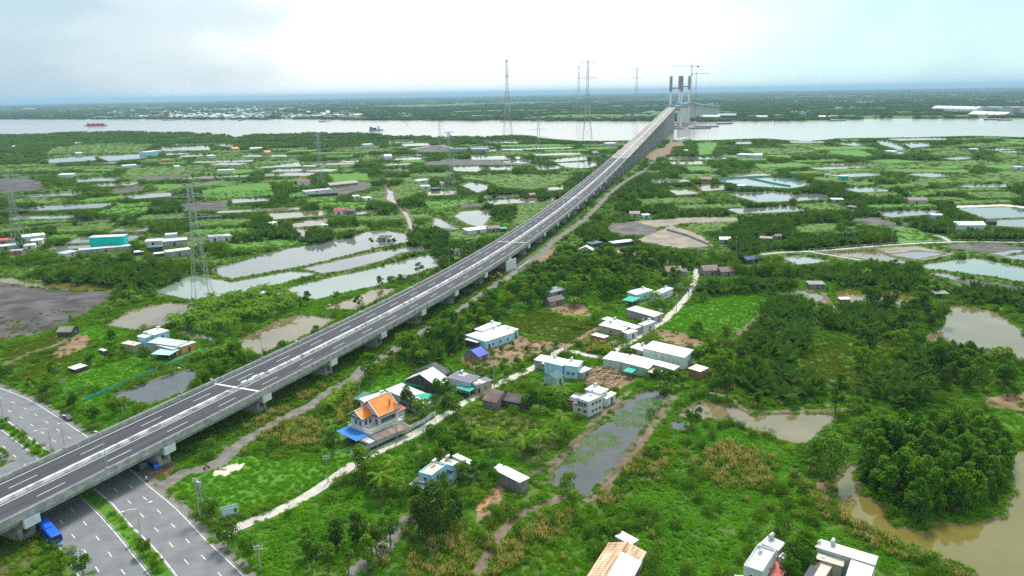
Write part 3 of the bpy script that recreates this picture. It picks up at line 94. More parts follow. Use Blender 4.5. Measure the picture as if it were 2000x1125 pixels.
TREES = [["broad",-99.2,146.8,5.5,"dark green roadside tree below the blue bus"],["broad",-94.0,146.3,5,"roadside tree beside the bottom edge pole"],["broad",-74.4,167.9,5.5,"small round tree beside the billboard"],["broad",-66.1,156.7,6,"tree at the corner of boulevard and white lane"],["broad",-59.4,150.6,6,"second tree right of the lane corner"],["broad",-84.2,153.8,4,"light green tree in the boulevard median near the lamp"],["broad",-78.8,148.5,4.5,"median tree nearest the bottom edge"],["broad",-172.2,257.7,5,None],["broad",-162.3,250.1,6,None],["broad",-145.7,237.0,7,None],["broad",-134.0,228.3,6,None],["broad",-130.8,233.4,6,None],["broad",-181.4,263.1,5,None],["broad",-129.4,238.4,5,None],["broad",-189.0,268.6,6,None],["broad",-146.2,200.7,5,None],["broad",-172.0,271.5,6,"wide grey green tree in the left field strips"],["broad",-163.9,282.2,6,"round tree above the low white pen"],["broad",-160.3,289.7,5,None],["broad",-155.5,292.5,5,"round tree before the light blue house"],["broad",-144.0,285.3,6,"round tree left of the light blue awning"],["broad",-162.6,297.2,5,None],["broad",-110.2,257.2,6,None],["broad",-109.3,264.7,7,None],["broad",-109.3,283.5,8,"dark tree between pond and viaduct"],["broad",-108.2,272.1,6,None],["broad",-111.4,253.4,5,None],["broad",-105.4,280.9,6,None],["broad",-21.1,198.5,11,"tall bright tree beside the lane opposite the villa"],["broad",-51.9,202.6,8,"round tree at the left end of the blue carport roof"],["broad",-40.6,188.0,9,"feathery tree at the lane bend below the villa"],["broad",-42.8,190.9,7,None],["broad",-36.3,181.0,7,None],["dark",-18.3,159.0,14,"tall dark tree below the blue white house"],["dark",-22.6,160.2,11,"dark tree left of the tallest one"],["slim",-28.9,155.6,10,"slender tree at the gravel path end"],["slim",-41.0,146.3,10,"slender tree at the bottom edge"],["slim",-36.4,145.4,9,"thin tree at the bottom edge right of the slender one"],["slim",-44.3,146.0,8,None],["dark",-15.2,165.5,9,None],["dark",-40.6,154.5,8,None],["dark",-36.5,157.5,8,None],["dark",-31.1,150.3,9,None],["slim",-46.8,151.7,8,None],["slim",-32.0,145.6,9,None],["dark",-24.4,170.5,8,None],["broad",-13.8,185.6,6,"dark tree hiding the blue white house corner"],["broad",-10.5,186.9,6,None],["broad",-7.0,184.0,7,"yellowish tree left of the plank hut"],["broad",-18.2,180.3,6,None],["willow",13.9,177.9,6,"round willow like tree at the tip of the long pond"],["broad",8.3,231.1,8,"dense tree beside the dark thatched hut"],["broad",5.1,232.5,7,None],["broad",12.5,230.1,6,None],["broad",15.7,228.0,5,None],["broad",-51.9,260.4,11,"tall feathery tree between viaduct and gravel road"],["broad",-48.6,285.1,5,None],["broad",-32.9,310.2,8,None],["broad",-22.1,233.7,6,"dark tree between long white shed and lane"],["broad",-20.2,237.9,5,None],["slim",54.1,216.3,12,"tall open tree at the brown pond corner"],["slim",71.1,239.1,13,"slim tree above the brown pond"],["slim",102.1,226.3,13,"slim dark tree in the nipa swamp"],["willow",82.8,183.5,14,"large pale green tree on the olive river bank"],["willow",82.3,189.2,9,None],["broad",51.1,250.6,7,"dark tree at the brick hut"],["broad",54.2,248.1,7,None],["broad",58.2,250.3,6,None],["broad",76.1,278.6,7,"dense tree right of the warehouse"],["broad",72.5,275.9,6,None],["broad",68.7,272.1,6,None],["broad",54.4,315.9,5,"round street tree on the upper lane"],["broad",48.8,286.0,4,None],["broad",45.9,280.2,4,None],["broad",59.1,143.9,7,"dense dark green tree between the bottom edge houses"],["broad",62.9,147.5,7,"rounded tree with a yellow side between the houses"],["broad",56.8,140.4,6,None],["broad",62.6,142.9,6,None],["broad",21.1,154.7,6,"leafy tree left of the small white box shed"],["broad",39.1,195.4,5,None],["broad",19.1,157.8,4,None],["broad",-101.7,367.4,7,"round tree on the dike right of the coconut grove"],["broad",-88.4,374.3,5,None],["broad",-52.9,430.3,7,"bright tree on the pond dike beside the viaduct"],["broad",-71.2,401.5,6,None],["broad",-64.7,401.1,6,None],["broad",-75.1,361.0,7,None],["broad",-61.8,410.1,5,None],["broad",-40.2,456.7,6,None],["broad",-30.6,478.6,7,None],["broad",-91.3,521.5,5,None],["broad",-80.6,520.5,5,None],["broad",-96.7,522.0,5,None],["orch",-4.5,288.8,3.5,None],["orch",-0.4,294.9,3.5,None],["orch",5.6,288.3,3.5,None],["orch",11.7,288.0,3.5,None],["orch",17.1,294.0,3.5,None],["orch",-8.4,283.0,3.5,None],["orch",-3.4,274.1,3.5,None],["orch",1.4,275.5,3.5,None],["orch",8.4,279.2,3.5,None],["orch",-14.0,271.8,3.5,None],["orch",-10.1,270.5,3.5,None],["orch",13.4,281.8,3.5,None],["orch",3.3,268.2,3.5,None],["orch",-2.4,260.6,3.5,None],["orch",-8.0,263.5,3.5,None],["palm",-34.0,177.0,9,None],["palm",-32.0,183.5,10,None],["palm",-13.4,222.1,9,None],["palm",-5.0,204.0,8,None],["palm",6.4,198.8,10,None],["palm",13.7,211.1,10,None],["palm",2.1,200.5,7,None],["palm",10.3,212.0,7,None],["palm",26.2,373.5,10,None],["palm",37.0,328.4,9,None],["palm",-56.9,249.5,6,None],["palm",-60.3,238.4,6,None],["palm",-59.0,244.0,6,None],["palm",-123.9,287.2,6,None],["palm",-119.8,288.8,6,None],["palm",-116.2,291.0,6,None],["palm",-103.2,284.3,7,None],["palm",-189.5,376.0,6,None],["palm",-194.8,356.8,6,None],["palm",-193.6,368.6,6,None],["palm",39.3,393.7,8,None],["palm",80.7,390.7,7,None],["palm",28.8,321.2,7,None],["palm",69.6,347.2,8,None],["palm",16.2,236.3,7,None],["palm",14.1,243.0,6,None],["palm",35.8,286.7,5,None],["palm",-43.4,290.9,7,None],["palm",189.6,399.8,7,None],["palm",183.7,418.5,7,None],["palm",-196.9,383.5,7,None],["palm",5.1,204.6,7,None],["palm",-11.4,209.7,6,None],["palm",92.6,389.9,7,None],["palm",68.2,356.3,8,None],["palm",-60.9,233.3,6,None],["palm",29.3,354.3,7,None]]
GROVE = [[-154.5,332.0],[-151.9,365.9],[-145.2,383.1],[-122.5,386.7],[-105.0,370.5],[-106.8,349.6],[-119.7,329.9],[-124.6,311.8],[-137.8,323.4]]
MANGROVE = [[100.8,199.3],[111.6,203.5],[126.1,205.6],[135.7,201.8],[135.1,193.3],[125.8,180.6],[119.4,171.0],[108.2,166.6],[94.9,162.4],[93.2,169.0],[90.8,174.5],[93.8,185.9]]
NIPA = [[[101.4,316.9],[120.6,348.4],[139.4,347.1],[127.4,315.3],[113.0,282.6],[101.2,266.0],[93.4,283.6]],[[140.2,336.7],[153.5,346.2],[169.8,339.9],[165.9,313.1],[152.9,299.7],[140.0,303.8],[133.8,315.0]],[[78.2,251.7],[92.0,261.2],[107.3,252.8],[99.3,236.9],[85.3,235.4],[77.2,242.4]],[[122.0,249.7],[135.4,259.0],[143.6,253.5],[131.9,231.1],[123.4,227.4]],[[148.9,274.8],[167.1,279.7],[156.1,263.3],[140.1,253.7]],[[163.6,276.9],[174.8,279.3],[173.6,270.6],[161.2,265.7]],[[-40.5,284.7],[-36.5,303.5],[-25.6,299.6],[-24.2,280.9],[-35.5,275.7]],[[96.6,378.9],[120.2,387.9],[147.7,390.3],[136.3,380.3],[101.7,368.4]],[[173.3,407.0],[206.1,429.9],[216.1,397.8],[201.5,369.6],[168.6,382.3]],[[197.6,357.1],[209.7,361.1],[218.7,351.0],[233.8,336.7],[229.7,316.8],[251.3,348.9],[229.7,369.6]],[[194.3,492.0],[267.2,532.1],[250.4,493.9],[195.7,478.3]],[[99.3,296.0],[111.0,282.7],[104.8,260.5],[91.2,258.6],[84.5,266.9]]]
WOOD = [[[-16.8,339.8],[-2.7,375.5],[17.9,431.4],[38.3,465.0],[64.4,470.5],[102.1,452.3],[91.2,390.0],[64.8,375.9],[45.0,362.5],[19.5,354.9],[-0.2,338.8],[-9.3,323.4]],[[157.2,355.1],[209.8,366.0],[182.8,312.1],[159.1,299.3],[164.4,328.6]],[[124.2,276.1],[159.9,292.6],[158.0,263.2],[181.8,256.8],[177.5,242.3],[153.1,238.9],[126.6,227.2]],[[-43.4,290.9],[-27.4,324.5],[-16.8,339.8],[-11.6,323.5],[-24.5,283.8],[-39.1,273.1]],[[71.4,267.5],[93.5,277.7],[80.3,246.9],[67.5,238.3]],[[-37.6,234.4],[-17.9,242.2],[-18.3,221.6],[-27.9,222.0]]]
REEDS = [[[-84.0,222.4],[-76.9,242.6],[-66.1,256.1],[-53.3,246.1],[-52.9,235.1],[-53.0,212.0],[-57.1,203.8],[-66.1,204.1],[-77.3,211.3]],[[-26.3,170.5],[-17.7,173.9],[-5.7,156.5],[-8.7,143.2],[-24.0,143.6]],[[-1.0,165.0],[12.9,169.2],[15.0,164.5],[4.6,150.2],[-5.4,143.1]],[[21.5,178.9],[37.3,201.7],[44.5,208.2],[44.8,195.1],[32.0,178.6],[18.9,166.7]],[[72.6,185.3],[79.1,168.2],[85.3,152.7],[95.2,140.2],[88.9,140.4],[78.5,152.9],[72.5,167.3]],[[24.3,288.5],[31.8,306.5],[44.9,300.3],[41.9,286.4],[35.7,285.5]],[[28.0,507.0],[48.4,543.3],[51.9,504.9],[33.1,481.1]],[[44.9,189.2],[62.4,207.4],[72.9,194.1],[64.6,177.5],[52.3,180.5]]]
VINES = [[[32.0,178.6],[46.2,195.1],[54.2,177.8],[72.4,177.2],[72.8,164.9],[78.3,149.9],[62.9,151.4],[45.3,141.6],[28.2,142.1],[20.8,162.1]],[[-65.4,162.6],[-44.5,192.4],[-38.4,198.3],[-21.0,197.6],[-23.5,180.5],[-36.5,157.5],[-40.5,144.1],[-56.0,144.5]],[[46.2,195.1],[48.9,230.6],[65.3,218.1],[77.9,200.2],[80.7,185.0],[70.7,179.9]]]
VILLA = [[-42.66,208.9],[-50.55,215.13],[-34.16,219.15]]
RUSTY = [[20.42,151.17],[0.8965,-0.4431],8.7]
VILLA_FENCE = [[-46.8,200.9],[-42.2,205.3],[-36.1,212.7],[-28.5,222.3],[-25.2,228.4]]
NET_FENCE = [[-147.1,246.5],[-140.7,260.5],[-136.6,273.2],[-130.4,284.6],[-127.8,291.3],[-124.2,298.2]]
RAIL_A = [[188.8,477.3],[210.2,482.0],[240.8,491.2],[270.7,497.3],[305.7,499.5],[322.9,496.1],[354.4,491.3]]
RAIL_B = [[191.3,475.5],[198.8,463.7],[208.8,449.3]]
FIELD_FENCE = [[-434.6,622.7],[-399.6,634.1],[-367.9,646.4],[-338.9,662.4]]
YARD_WALL = [[87.1,366.4],[90.7,380.0],[79.7,387.4]]
PEN_NET = [[227.5,864.8],[245.6,880.5],[272.9,893.5],[303.3,899.3],[312.6,876.6],[317.0,842.7]]
PEN_NET2 = [[273.7,889.8],[280.1,856.6],[285.1,828.1],[293.5,804.4]]
HOARD = [[114.5,557.8],[123.5,534.0],[130.9,497.7]]
SCREEN = [[-3.1,431.7],[2.6,440.6]]
LOW_WALL = [[3.7,433.8],[10.8,454.0]]
BILLBOARD = [-70.0,169.1]
LOGS = [[24.9,251.1],[26.4,267.0],[38.9,271.7],[35.6,247.8]]
BUS = [-109.7,161.4,-0.764]
TRUCKS = [[-5.5,401.4,-1.909],[-22.5,384.0,-2.748],[-105.5,197.1,-0.784]]
CARS = [[-100.8,196.3,2.357],[92.8,379.2,-1.869],[-144.2,230.8,-0.692]]
DIGGER = [-10.7,414.7,-0.539]
BIKES = [[-99.4,188.4,2.357],[-85.8,195.1,0.506]]
HALL = [[1706.0,3179.1],[1729.2,2912.7]]
HAZE = 5.5e-5
# ------------------------------------------------------------------ materials
MATS = {}
def mat(name, color, color2=None, scale=1.0, detail=4, rough=0.8, bump=0.0, bscale=None, spec=0.3, stretch=(1, 1, 1), metal=0.0, lo=0.35, hi=0.65, coords='Object', inst=None, trans=0.0, ior=None):
    m = bpy.data.materials.new(name); m.use_nodes = True
    t = m.node_tree; b = t.nodes['Principled BSDF']
    b.inputs['Base Color'].default_value = (*color, 1)
    b.inputs['Roughness'].default_value = rough
    b.inputs['Specular IOR Level'].default_value = spec
    b.inputs['Metallic'].default_value = metal
    if ior: b.inputs['IOR'].default_value = ior
    col = None
    tcn = t.nodes.new('ShaderNodeTexCoord'); mpn = t.nodes.new('ShaderNodeMapping')
    mpn.inputs['Scale'].default_value = stretch
    if coords == 'World':
        g = t.nodes.new('ShaderNodeNewGeometry'); t.links.new(g.outputs['Position'], mpn.inputs[0])
    else:
        t.links.new(tcn.outputs[coords], mpn.inputs[0])
    if color2 is not None:
        n = t.nodes.new('ShaderNodeTexNoise'); n.inputs['Scale'].default_value = scale; n.inputs['Detail'].default_value = detail
        n.inputs['Roughness'].default_value = 0.6
        t.links.new(mpn.outputs[0], n.inputs['Vector'])
        rp = t.nodes.new('ShaderNodeValToRGB'); e = rp.color_ramp.elements
        e[0].position = lo; e[0].color = (*color, 1); e[1].position = hi; e[1].color = (*color2, 1)
        t.links.new(n.outputs['Fac'], rp.inputs[0]); col = rp.outputs[0]
    if inst is not None:      # whole-object tint: every tree or clump has its own
        oi = t.nodes.new('ShaderNodeObjectInfo'); rp = t.nodes.new('ShaderNodeValToRGB'); e = rp.color_ramp.elements
        while len(e) < len(inst): e.new(0.5)
        for i, cc in enumerate(inst): e[i].position = i / (len(inst) - 1); e[i].color = (*cc, 1)
        t.links.new(oi.outputs['Random'], rp.inputs[0])
        if col is None: col = rp.outputs[0]
        else:
            mx = t.nodes.new('ShaderNodeMix'); mx.data_type = 'RGBA'; mx.blend_type = 'MIX'; mx.inputs['Factor'].default_value = 0.6
            t.links.new(col, mx.inputs['A']); t.links.new(rp.outputs[0], mx.inputs['B']); col = mx.outputs['Result']
    if col is not None: t.links.new(col, b.inputs['Base Color'])
    if bump > 0:
        n2 = t.nodes.new('ShaderNodeTexNoise'); n2.inputs['Scale'].default_value = bscale or scale * 3; n2.inputs['Detail'].default_value = 3
        t.links.new(mpn.outputs[0], n2.inputs['Vector'])
        bp = t.nodes.new('ShaderNodeBump'); bp.inputs['Strength'].default_value = bump; bp.inputs['Distance'].default_value = 0.3
        t.links.new(n2.outputs['Fac'], bp.inputs['Height']); t.links.new(bp.outputs[0], b.inputs['Normal'])
    if trans > 0:
        tr = t.nodes.new('ShaderNodeBsdfTranslucent'); ms = t.nodes.new('ShaderNodeMixShader'); ms.inputs[0].default_value = trans
        if col is not None: t.links.new(col, tr.inputs[0])
        else: tr.inputs[0].default_value = (*color, 1)
        t.links.new(b.outputs[0], ms.inputs[1]); t.links.new(tr.outputs[0], ms.inputs[2])
        t.links.new(ms.outputs[0], t.nodes['Material Output'].inputs[0])
    MATS[name] = m
    return m
def M(n): return MATS[n]
mat('concrete', (0.27, 0.255, 0.235), (0.46, 0.44, 0.41), 0.5, 8, 0.85, coords='World')
mat('deck_concrete', (0.19, 0.16, 0.14), (0.42, 0.37, 0.33), 0.12, 6, 0.9, coords='World')
mat('white_concrete', (0.62, 0.62, 0.60), (0.78, 0.78, 0.76), 0.8, 5, 0.8, coords='World')
mat('deck_asphalt', (0.038, 0.038, 0.045), (0.082, 0.081, 0.092), 1.3, 6, 0.85, coords='UV', stretch=(1, 0.012, 1), lo=.36, hi=.64)
mat('median_white', (0.36, 0.34, 0.31), (0.80, 0.79, 0.76), 0.35, 5, 0.85, coords='World', lo=.38, hi=.58)
mat('asphalt', (0.155, 0.155, 0.16), (0.21, 0.21, 0.215), 0.22, 6, 0.85, coords='World')
mat('paint', (0.72, 0.72, 0.70), (0.55, 0.55, 0.54), 2.0, 3, 0.7, coords='World')
mat('kerb', (0.22, 0.21, 0.19), (0.34, 0.32, 0.30), 1.0, 4, 0.9, coords='World')
mat('lane_concrete', (0.40, 0.36, 0.31), (0.58, 0.54, 0.48), 0.3, 6, 0.9, coords='World')
mat('gravel', (0.12, 0.11, 0.095), (0.24, 0.22, 0.195), 0.25, 8, 0.95, coords='World')
mat('soil', (0.10, 0.085, 0.04), (0.12, 0.15, 0.035), 0.12, 9, 0.95, 0.5, 1.0, coords='World')
mat('bank_earth', (0.10, 0.07, 0.045), (0.20, 0.15, 0.10), 0.3, 8, 0.95, coords='World')
mat('earth', (0.11, 0.08, 0.05), (0.22, 0.165, 0.115), 0.25, 8, 0.95, coords='World')
mat('pan', (0.20, 0.165, 0.125), (0.34, 0.29, 0.23), 0.1, 8, 0.9, 0.4, 1.0, coords='World')
mat('dirt', (0.155, 0.09, 0.05), (0.34, 0.22, 0.13), 0.12, 8, 0.95, 0.4, 1.0, coords='World')
mat('orange', (0.38, 0.17, 0.08), (0.47, 0.25, 0.14), 0.4, 5, 0.95, coords='World')
mat('sand', (0.55, 0.47, 0.38), (0.68, 0.60, 0.50), 0.4, 5, 0.95, 0.4, coords='World')
mat('mud', (0.04, 0.032, 0.031), (0.15, 0.128, 0.122), 0.07, 10, 0.75, 0.6, 0.8, coords='World', lo=0.4, hi=0.72)
mat('grass', (0.055, 0.17, 0.009), (0.10, 0.24, 0.014), 0.09, 8, 0.9, 0.6, 1.5, coords='World')
mat('marsh', (0.05, 0.125, 0.014), (0.13, 0.19, 0.028), 0.07, 9, 0.9, 0.6, 1.5, coords='World')
mat('ground', (0.036, 0.11, 0.010), (0.11, 0.17, 0.022), 0.045, 10, 0.95, 0.7, 0.9, coords='World')
mat('pond_bed', (0.10, 0.08, 0.06), (0.15, 0.12, 0.09), 0.2, 4, 0.9, coords='World')
def water(name, c, c2, rough, sc=0.01, bump=0.02):
    mat(name, c, c2, sc, 3, rough, bump, 0.9, spec=0.5, coords='World', ior=1.6)
water('water_grey', (0.13, 0.14, 0.13), (0.19, 0.195, 0.18), 0.03)
water('water_green', (0.18, 0.23, 0.19), (0.25, 0.29, 0.25), 0.03)
water('water_brown', (0.13, 0.10, 0.04), (0.21, 0.165, 0.085), 0.03, 0.03)
water('water_olive', (0.13, 0.105, 0.018), (0.18, 0.145, 0.038), 0.03, 0.03)
water('water_dark', (0.03, 0.04, 0.042), (0.065, 0.07, 0.068), 0.05, 0.05)
water('water_river', (0.34, 0.29, 0.24), (0.40, 0.35, 0.30), 0.14, 0.002, 0.05)
for nm, c, c2 in (('white', (0.80, 0.80, 0.80), (0.60, 0.585, 0.56)), ('lgrey', (0.50, 0.51, 0.53), (0.62, 0.62, 0.62)), ('teal', (0.06, 0.16, 0.17), (0.10, 0.21, 0.22)), ('dark', (0.05, 0.05, 0.058), (0.13, 0.12, 0.12)),
                  ('violet', (0.16, 0.16, 0.22), (0.20, 0.20, 0.27)), ('green', (0.0, 0.36, 0.24), (0.01, 0.45, 0.31)), ('bluedark', (0.05, 0.10, 0.17), (0.09, 0.15, 0.22)), ('cream', (0.66, 0.53, 0.40), (0.72, 0.62, 0.50)),
                  ('thatch', (0.15, 0.09, 0.07), (0.25, 0.17, 0.14)), ('thatchd', (0.085, 0.07, 0.065), (0.15, 0.125, 0.12)), ('thatchg', (0.24, 0.20, 0.175), (0.34, 0.29, 0.26)), ('redroof', (0.42, 0.09, 0.07), (0.5, 0.15, 0.11)),
                  ('orange_tile', (0.78, 0.23, 0.045), (0.84, 0.31, 0.08)), ('lblue', (0.42, 0.60, 0.68), (0.5, 0.68, 0.74)), ('grblue', (0.22, 0.30, 0.38), (0.3, 0.38, 0.45)), ('tarp', (0.07, 0.12, 0.55), (0.10, 0.17, 0.65)),
                  ('blue_sheet', (0.02, 0.17, 0.50), (0.03, 0.24, 0.6)), ('brown_tile', (0.14, 0.10, 0.095), (0.33, 0.22, 0.15))):
    mat('roof_' + nm, c, c2, 0.5, 8, 0.6, coords='Object', spec=0.3, stretch=(1, .5, 1), lo=.42, hi=.7)
mat('roof_rustp', (0.74, 0.70, 0.66), (0.45, 0.24, 0.13), 0.45, 6, 0.7, lo=0.5, hi=0.78, stretch=(1, 1, 1))
mat('roof_rusts', (0.72, 0.66, 0.6), (0.28, 0.10, 0.06), 1.2, 2, 0.8, lo=0.47, hi=0.53, stretch=(1, 0.06, 1))
mat('roof_rust', (0.72, 0.55, 0.38), (0.40, 0.17, 0.08), 0.8, 6, 0.8, lo=0.42, hi=0.66, stretch=(1.6, 0.16, 1))
for nm, c, c2 in (('w', (0.76, 0.77, 0.78), (0.62, 0.62, 0.61)), ('b', (0.33, 0.60, 0.78), (0.42, 0.68, 0.83)), ('g', (0.25, 0.24, 0.24), (0.38, 0.365, 0.36)), ('wd', (0.13, 0.115, 0.105), (0.28, 0.25, 0.23)),
                  ('br', (0.30, 0.11, 0.07), (0.40, 0.18, 0.12)), ('lg', (0.36, 0.52, 0.46), (0.46, 0.60, 0.53)), ('pale', (0.55, 0.68, 0.60), (0.68, 0.76, 0.70)), ('cy', (0.0, 0.56, 0.52), (0.0, 0.62, 0.57)), ('cyl', (0.38, 0.66, 0.68), (0.46, 0.72, 0.74)), ('tn', (0.42, 0.34, 0.24), (0.52, 0.43, 0.32)),
                  ('dk', (0.03, 0.03, 0.032), (0.09, 0.085, 0.08)), ('lgr', (0.55, 0.56, 0.56), (0.64, 0.64, 0.63)), ('cr', (0.66, 0.58, 0.44), (0.7, 0.62, 0.5)), ('or', (0.62, 0.26, 0.10), (0.7, 0.34, 0.16)), ('post', (0.3, 0.29, 0.28), (0.36, 0.35, 0.33))):
    mat('wall_' + nm, tuple(t_ * .72 for t_ in c), c2, 0.9, 9, 0.85, coords='Object', stretch=(1, 1, 0.3), lo=.30, hi=.52)
mat('glass', (0.02, 0.025, 0.03), rough=0.08, spec=0.6)
mat('frame', (0.7, 0.7, 0.7), rough=0.5)
mat('door', (0.07, 0.06, 0.055), rough=0.6)
mat('steel', (0.42, 0.43, 0.44), (0.52, 0.53, 0.54), 2.0, 3, 0.5, metal=0.3)
mat('steel_dark', (0.10, 0.11, 0.13), rough=0.6)
mat('red_paint', (0.55, 0.09, 0.07), rough=0.5)
mat('pylon_red', (0.50, 0.38, 0.40), rough=0.6)
mat('pylon_white', (0.66, 0.67, 0.72), rough=0.6)
mat('white_paint', (0.75, 0.75, 0.75), rough=0.5)
mat('blue_paint', (0.015, 0.10, 0.62), (0.02, 0.13, 0.72), 1, 2, 0.35, spec=0.5)
mat('sky_blue_paint', (0.10, 0.32, 0.62), rough=0.4, spec=0.5)
mat('yellow_paint', (0.62, 0.36, 0.06), rough=0.5)
mat('tyre', (0.012, 0.012, 0.012), rough=0.9)
mat('net', (0.03, 0.42, 0.33), (0.10, 0.55, 0.45), 0.4, 4, 0.8, coords='World')
mat('net_teal', (0.10, 0.36, 0.40), (0.16, 0.45, 0.48), 0.4, 4, 0.8, coords='World')
mat('teal_paint', (0.05, 0.30, 0.38), (0.08, 0.40, 0.5), 0.4, 3, 0.6, coords='World')
mat('bark', (0.12, 0.09, 0.065), (0.2, 0.16, 0.12), 2, 4, 0.9, stretch=(1, 1, 0.3))
mat('palm_bark', (0.22, 0.18, 0.14), (0.32, 0.27, 0.22), 3, 3, 0.9)
mat('log', (0.38, 0.23, 0.13), (0.55, 0.38, 0.24), 1, 3, 0.9, inst=[(0.34, 0.2, 0.11), (0.6, 0.44, 0.3)])
def leaf(name, a, b, cc, tr=0.3):
    f = lambda c_: (c_[0] * 1.62, c_[1] * 1.5, c_[2] * .55)
    a, b, cc = f(a), f(b), f(cc)
    mat(name, a, b, 0.9, 2, 0.8, inst=[a, cc, b], trans=tr, spec=0.12)
leaf('leaf_broad', (0.022, 0.080, 0.010), (0.130, 0.225, 0.018), (0.050, 0.150, 0.013))
leaf('leaf_dark', (0.021, 0.060, 0.012), (0.063, 0.117, 0.024), (0.038, 0.087, 0.015))
leaf('leaf_mangrove', (0.026, 0.095, 0.010), (0.095, 0.19, 0.016), (0.052, 0.150, 0.013))
leaf('leaf_willow', (0.048, 0.132, 0.029), (0.102, 0.204, 0.042), (0.072, 0.168, 0.036))
leaf('leaf_palm', (0.060, 0.150, 0.018), (0.150, 0.250, 0.035), (0.095, 0.195, 0.025))
leaf('leaf_nipa', (0.030, 0.085, 0.022), (0.075, 0.15, 0.036), (0.048, 0.115, 0.028))
leaf('leaf_orchard', (0.054, 0.114, 0.042), (0.102, 0.168, 0.066), (0.078, 0.138, 0.048))
leaf('leaf_bush', (0.030, 0.105, 0.010), (0.150, 0.265, 0.020), (0.070, 0.185, 0.014))
leaf('leaf_vine', (0.036, 0.150, 0.008), (0.115, 0.275, 0.016), (0.060, 0.21, 0.010))
leaf('leaf_grass', (0.075, 0.24, 0.012), (0.13, 0.30, 0.018), (0.10, 0.27, 0.014))
leaf('leaf_olive', (0.060, 0.120, 0.012), (0.15, 0.20, 0.028), (0.10, 0.16, 0.018))
leaf('leaf_reed', (0.09, 0.13, 0.03), (0.22, 0.21, 0.09), (0.14, 0.17, 0.05))
leaf('leaf_plume', (0.38, 0.32, 0.30), (0.58, 0.50, 0.46), (0.47, 0.40, 0.38))
leaf('leaf_wood', (0.034, 0.095, 0.016), (0.120, 0.210, 0.024), (0.062, 0.145, 0.020))
leaf('leaf_far', (0.021, 0.060, 0.018), (0.068, 0.128, 0.033), (0.039, 0.087, 0.022))
ORD = ['first', 'second', 'third', 'fourth', 'fifth', 'sixth', 'seventh', 'eighth', 'ninth', 'tenth', 'eleventh', 'twelfth', 'thirteenth', 'fourteenth', 'fifteenth', 'sixteenth', 'seventeenth', 'eighteenth', 'nineteenth', 'twentieth', 'twenty first', 'twenty second']
# ------------------------------------------------------------------ mesh helpers
class MB:
    def __init__(s): s.v = []; s.f = []; s.m = []; s.cur = 0
    def add(s, vs, fs):
        o = len(s.v); s.v += [tuple(p) for p in vs]
        for f in fs: s.f.append(tuple(i + o for i in f)); s.m.append(s.cur)
    def box(s, x0, y0, z0, x1, y1, z1):
        s.add([(x0, y0, z0), (x1, y0, z0), (x1, y1, z0), (x0, y1, z0), (x0, y0, z1), (x1, y0, z1), (x1, y1, z1), (x0, y1, z1)],
              [(0, 3, 2, 1), (4, 5, 6, 7), (0, 1, 5, 4), (1, 2, 6, 5), (2, 3, 7, 6), (3, 0, 4, 7)])
    def hexa(s, b, t):      # two quads, bottom and top, counter-clockwise
        s.add(list(b) + list(t), [(0, 3, 2, 1), (4, 5, 6, 7), (0, 1, 5, 4), (1, 2, 6, 5), (2, 3, 7, 6), (3, 0, 4, 7)])
    def obox(s, c, ax, ay, hx, hy, z0, z1):
        p = [(c[0] + ax[0] * a * hx + ay[0] * b * hy, c[1] + ax[1] * a * hx + ay[1] * b * hy) for a, b in ((-1, -1), (1, -1), (1, 1), (-1, 1))]
        s.hexa([(x, y, z0) for x, y in p], [(x, y, z1) for x, y in p])
    def bar(s, a, b, r, n=4, r2=None):
        a = Vector(a); b = Vector(b); d = b - a
        if d.length < 1e-6: return
        q = d.to_track_quat('Z', 'Y'); r2 = r if r2 is None else r2
        vs = []
        for k in range(n):
            an = 2 * math.pi * (k + .5) / n; o = Vector((math.cos(an), math.sin(an), 0))
            vs.append(a + q @ (o * r))
        for k in range(n):
            an = 2 * math.pi * (k + .5) / n; o = Vector((math.cos(an), math.sin(an), 0))
            vs.append(b + q @ (o * r2))
        s.add(vs, [(k, (k + 1) % n, n + (k + 1) % n, n + k) for k in range(n)] + [tuple(range(n))[::-1], tuple(range(n, 2 * n))])
    def quad(s, a, b, c, d): s.add([a, b, c, d], [(0, 1, 2, 3)])
    def build(s, name, mats, parent=None, label=None):
        me = bpy.data.meshes.new(name); me.from_pydata(s.v, [], s.f)
        if not isinstance(mats, (list, tuple)): mats = [mats]
        for m in mats: me.materials.append(M(m) if isinstance(m, str) else m)
        if len(mats) > 1: me.polygons.foreach_set('material_index', s.m)
        me.update()
        o = bpy.data.objects.new(name, me); COL.objects.link(o)
        if parent: o.parent = parent
        if label: o['label'] = label
        return o
def tag(o, label, cat, group=None, kind=None):
    o['label'] = label; o['category'] = cat
    if group: o['group'] = group
    if kind: o['kind'] = kind
    return o
def thing(name, label, cat, loc=(0, 0, 0), rz=0.0, group=None):
    o = bpy.data.objects.new(name, None); COL.objects.link(o); o.location = loc; o.rotation_euler = (0, 0, rz)
    return tag(o, label, cat, group)
def struct(o): o['kind'] = 'structure'; return o
def copyobj(o, parent=None):
    c = o.copy(); COL.objects.link(c)
    if parent is not None: c.parent = parent
    return c
def inst(name, me, parent=None, loc=(0, 0, 0), rot=(0, 0, 0), scale=(1, 1, 1)):
    o = bpy.data.objects.new(name, me); COL.objects.link(o)
    o.location = loc; o.rotation_euler = rot; o.scale = scale
    if parent is not None: o.parent = parent
    return o
